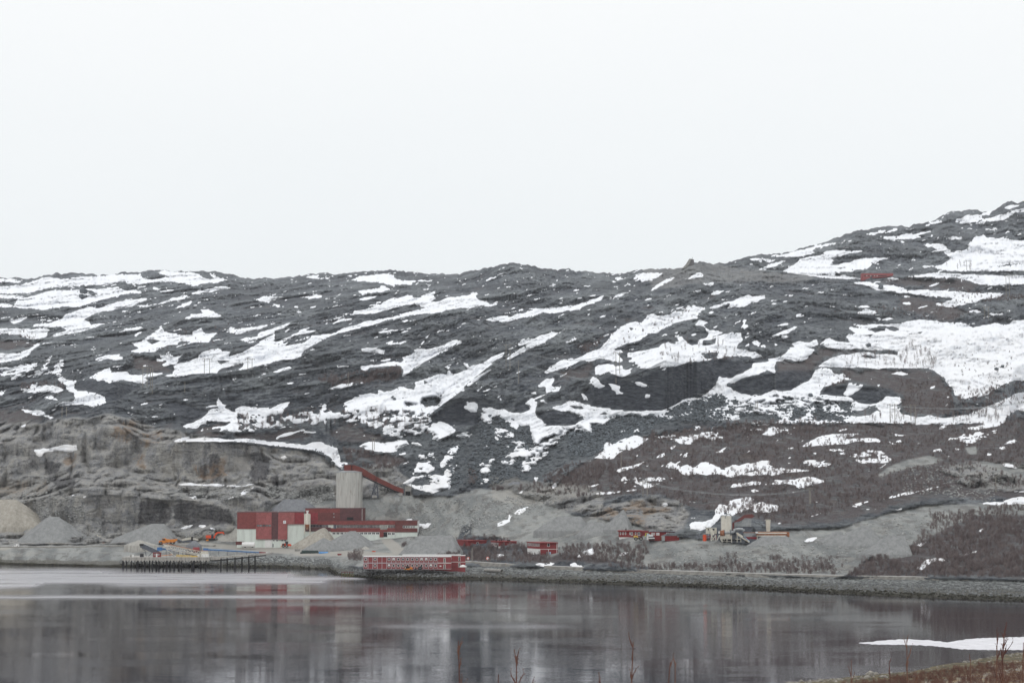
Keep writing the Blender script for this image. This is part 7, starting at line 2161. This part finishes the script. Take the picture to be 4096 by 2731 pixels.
for vw, txt, n, sn in SZ:
    ox, oy, s = VIEWS[vw]; q = pl(txt); q = np.stack([ox + q[:, 0] / s, oy + q[:, 1] / s], 1)
    def okp(u, v):
        if n > 200:
            q_ = float(vnoise(np.array([u / 62.0]), np.array([v / 26.0]), np.array([.5]), 501)[0] + .5 * vnoise(np.array([u / 21.0]), np.array([v / 11.0]), np.array([.5]), 502)[0])
            if q_ < -.38 + rnd.uniform(-.2, .2): return False
        if grid_val(f_gravel, u, v) > .6 and vw not in ('I',) and not (v > 2180): return False
        return grid_val(f_snow, u, v) < .5 or rnd.random() < sn + .08
    for (u, v) in scatter(q, n, okp, 20):
        p = surf(u, v); spts.append(p); sscl.append(rnd.uniform(.35, .95) + rnd.random() ** 4 * .9)
scatter_gn('birch_scrub', spts, sscl, 'purplish brown leafless birch scrub covering the lower slopes')
# ------------------------------------------------------------------ near bank on this side of the water
def near_bank():
    xs_ = np.linspace(-260, 360, 240); ts = np.linspace(0, 1, 220) ** 1.3
    shx = np.array([-300, -60, 0, 40, 68, 90, 110, 130, 151, 200, 300, 400], float)
    shy = np.array([430, 440, 456, 480, 502, 520, 541, 567, 592, 630, 680, 700], float)
    X = np.repeat(xs_[:, None], len(ts), 1)
    s0 = np.interp(X, shx, shy) + fbm(X / 12, X * 0 + 3, X * 0, 3, 401) * 4
    S = ts[None, :] * (s0 + 60)             # distance inland from the shore
    Y = s0 + 8 - S
    zz = np.where(S < 8, (S - 8) * .12, 0)
    q = np.clip((S - 8) / np.maximum(s0 - 8, 1), 0, 1.0)
    Z = zz + np.where(S >= 8, 9.4 * q, 0) + 35.6 * np.clip((q - .12) / .88, 0, 2) ** 2.0
    Z += fbm(X / 9, Y / 9, Z * 0, 4, 411) * (.35 + .5 * q) * np.clip(S / 30, 0, 1) * np.clip((Y - 5) / 60, 0, 1)
    P = np.stack([X, Y, Z], -1)
    me, used = grid_mesh('near_bank', P)
    o = put('near_bank', me); tag(o, 'heather covered bank with a stony beach at the bottom right', kind='structure')
    m, nt, b = new_mat('near_bank_cover'); g = NG(nt)
    pos = g.n('ShaderNodeNewGeometry').outputs['Position']; sp = g.n('ShaderNodeSeparateXYZ'); g.set(sp.inputs[0], pos)
    n1 = g.noise(pos, .35, 5, .65); n2 = g.noise(pos, 1.6, 4, .7); n3 = g.noise(g.mapping(pos, (.5, 1, 1)), .12, 4, .6)
    zt = g.math('MULTIPLY_ADD', n3, 1.6, sp.outputs['Z'])
    beach = g.mix(g.step(n2, .35, .65), (.13, .115, .09), (.33, .31, .27)); beach = g.mix(g.step(n1, .5, .62), beach, (.34, .25, .13))
    weed = g.mix(g.step(n1, .4, .6), (.06, .052, .035), (.15, .125, .075))
    heath = g.mix(g.step(n1, .38, .62), (.085, .042, .03), (.17, .085, .05)); heath = g.mix(g.math('MULTIPLY', g.step(n2, .52, .7), .7), heath, (.26, .17, .09))
    c = g.mix(g.step(zt, 1.25, 1.5), weed, beach); c = g.mix(g.step(zt, 2.0, 2.7), c, heath)
    nt.links.new(c, b.inputs['Base Color']); b.inputs['Roughness'].default_value = .95; b.inputs['Specular IOR Level'].default_value = .2
    nt.links.new(g.bump(n2, .5, .8), b.inputs['Normal'])
    me.materials.append(m)
    return P
NBK = near_bank()
def bank_z(x, y):
    i = int(np.clip((x + 260) / 620 * 239, 0, 239)); j = int(np.argmin(np.abs(NBK[i, :, 1] - y))); return float(NBK[i, j, 2])
def bank_hit(u, v):
    rx, rz = ray(u, v)
    for D in np.arange(620, 250, -2.0):
        pass
    best = None
    for D in np.arange(250, 640, 1.5):
        z = CAMH + rz * D
        if z <= bank_z(rx * D, D): return Vector((float(rx * D), float(D), bank_z(rx * D, D)))
    return None
# stones on the beach
pts = []
for _ in range(900):
    u = rnd.uniform(3140, 4300); sv = np.interp(u, [3150, 3500, 3800, 4096, 4400], [2728, 2682, 2634, 2602, 2570]); v = sv + abs(rnd.gauss(0, 14))
    p = bank_hit(u, v)
    if p is None: continue
    big = rnd.random() < .06
    pts.append(((p.x, p.y, p.z), rnd.uniform(.12, .4) * (2.4 if big else 1), 0))
for (u, v, s_) in ((3480, 2702, 1.6), (3505, 2698, 1.2), (3470, 2712, 1.1), (3530, 2710, .9), (3450, 2716, .8), (3560, 2695, .7), (3230, 2708, 1.0), (3860, 2650, .8)):
    p = bank_hit(u, v)
    if p is not None: pts.append(((p.x, p.y, p.z + .1), s_, 0))
stones_mesh('beach_stones', pts, [boulder_mat('beach_stone', (.24, .225, .20))], 'pale rounded stones along the near beach at bottom right')
# low reddish scrub on the near bank
mt2, nt2, b2 = new_mat('red_twigs'); g2 = NG(nt2)
oi2 = g2.n('ShaderNodeObjectInfo').outputs['Random']
nt2.links.new(g2.mix(oi2, (.10, .040, .032), (.17, .085, .055)), b2.inputs['Base Color']); b2.inputs['Roughness'].default_value = .8
mt = mt2
lib = bpy.data.collections.new('near_scrub_library')
for k in range(4):
    o = bpy.data.objects.new('scrub_bush', birch_mesh(60 + k, 1.0, 90, 4, .014, .010, .8, 'scrub_bush')); lib.objects.link(o)
sp_, sc_ = [], []
for _ in range(2600):
    u = rnd.uniform(3330, 4300); sv = np.interp(u, [3150, 3500, 3800, 4096, 4400], [2728, 2682, 2634, 2602, 2570]); v = sv + 42 + rnd.random() ** 1.1 * 120
    if v > 2745: continue
    p = bank_hit(u, v)
    if p is None: continue
    sp_.append(p); sc_.append(rnd.uniform(.5, 1.3))
scatter_gn('near_scrub', sp_, sc_, 'low reddish brown scrub on the near bank at bottom right')

# single leafless bushes close to the camera
def twig_bush(u, vtop, D, h, seed, label, stems=2, nb=26, lean=0, spread=.34):
    r = random.Random(seed)
    top = Vector(W3(u, vtop, D)); e = bpy.data.objects.new('leafless_bush', None); COL.objects.link(e)
    zb = bank_z(top.x, top.y); e.location = (top.x, top.y, zb); H = top.z - zb
    tag(e, label, 'bush')
    for s_ in range(stems):
        mb = MB(); mt_ = MB()
        a = Vector((r.uniform(-.25, .25), r.uniform(-.2, .2), -.1)); hh = H * (1 if s_ == 0 else r.uniform(.72, .93))
        goal = Vector((lean if s_ == 0 else r.uniform(-.5, .5), r.uniform(-.3, .3), hh)); n = 12; pts = []
        for i in range(n + 1):
            t = i / n; pts.append(a.lerp(goal, t) + Vector((math.sin(t * 5 + seed + s_) * .05, math.cos(t * 4 + seed) * .05, 0)) * (1 - t * .3))
        for i in range(n): mb.tube(pts[i], pts[i + 1], .036 * (1 - i / n * .8), .036 * (1 - (i + 1) / n * .8), 6, caps=False)
        st = mb.build('stem', mt2, e, True)
        for k in range(nb):
            t = 1 - r.random() ** 1.3 * .55; i = min(int(t * n), n - 1); p = pts[i].lerp(pts[i + 1], t * n - i)
            L = h * spread * r.uniform(.35, 1) * (1.25 - t * .85); an = r.uniform(0, 6.28); d = Vector((math.cos(an), math.sin(an) * .6, r.uniform(1.2, 2.6))).normalized()
            prev = p; rad = .013
            for q_ in range(4):
                nx = prev + d * L / 4; mt_.tube(prev, nx, rad, rad * .75, 4, caps=False); rad *= .75
                if r.random() < .6:
                    d2 = (d + Vector((r.uniform(-.7, .7), r.uniform(-.5, .5), .1))).normalized(); mt_.tube(nx, nx + d2 * L * .22, rad * .8, rad * .5, 3, caps=False)
                    b_ = nx + d2 * L * .22; mt_.tube(b_, b_ + d2 * .02, .008, .002, 4, caps=False)
                prev = nx; d = (d + Vector((r.uniform(-.15, .15), r.uniform(-.15, .15), .12))).normalized()
        mt_.build('twigs', mt2, st)
BU = [(1858, 2562, 34, 2.0, 'tall curved leafless twig bush at the bottom, leftmost of the near bushes', 2, 14, -.1),
      (2048, 2625, 30, 1.6, 'twiggy leafless bush at the bottom, second from the left', 3, 20, .1),
      (2540, 2565, 32, 1.9, 'forked leafless sapling at the bottom right of the middle', 2, 18, 0),
      (2610, 2640, 36, 1.4, 'slanting leafless twig just right of the forked sapling', 1, 10, .3),
      (2690, 2648, 38, 1.2, 'small thin leafless twig right of the forked sapling', 1, 8, 0),
      (1985, 2690, 28, 1.0, 'short leafless twig between the two left near bushes', 1, 12, 0),
      (2420, 2690, 34, .9, 'low twig at the bottom edge left of the forked sapling', 2, 9, -.1),
      (3638, 2560, 44, 2.0, 'tall thin reddish sapling in front of the bright water streak', 2, 12, 0),
      (3400, 2640, 46, 1.6, 'faint thin sapling at the left end of the near beach', 3, 8, .1),
      (4022, 2545, 40, 2.3, 'tall branching sapling near the bottom right corner', 2, 26, .05),
      (3990, 2560, 42, 2.0, 'thin sapling just left of the branching one near the bottom right corner', 2, 10, 0),
      (4075, 2570, 43, 1.9, 'thin sapling at the right edge of the photo', 2, 10, .1),
      (3880, 2640, 45, 1.4, 'short thin sapling on the near bank', 2, 8, 0), (3560, 2650, 47, 1.3, 'short thin sapling in front of the pale beach rocks', 2, 8, 0)]
for k, (u, vt, D, h, lb, st, nb, ln) in enumerate(BU): twig_bush(u, vt, D, h, 80 + k, lb, st, nb, ln)
# ------------------------------------------------------------------ air
def build_haze():
    me = bpy.data.meshes.new('haze')
    x0, x1, y0, y1, z0, z1 = -3200, 3200, -40, 4700, -12, 760
    vs = [(x, y, z) for x in (x0, x1) for y in (y0, y1) for z in (z0, z1)]
    fs = [(0, 1, 3, 2), (4, 6, 7, 5), (0, 4, 5, 1), (2, 3, 7, 6), (0, 2, 6, 4), (1, 5, 7, 3)]
    me.from_pydata(vs, [], fs); me.update()
    o = bpy.data.objects.new('haze', me); COL.objects.link(o)
    o['kind'] = 'stuff'; o['label'] = 'thin pale haze in the air over the fjord'
    m = bpy.data.materials.new('haze'); m.use_nodes = True
    nt = m.node_tree; nt.nodes.clear()
    out = nt.nodes.new('ShaderNodeOutputMaterial'); v = nt.nodes.new('ShaderNodeVolumePrincipled')
    v.inputs['Color'].default_value = (.93, .95, 1, 1)
    v.inputs['Density'].default_value = .000026
    nt.links.new(v.outputs[0], out.inputs['Volume'])
    me.materials.append(m)
build_haze()
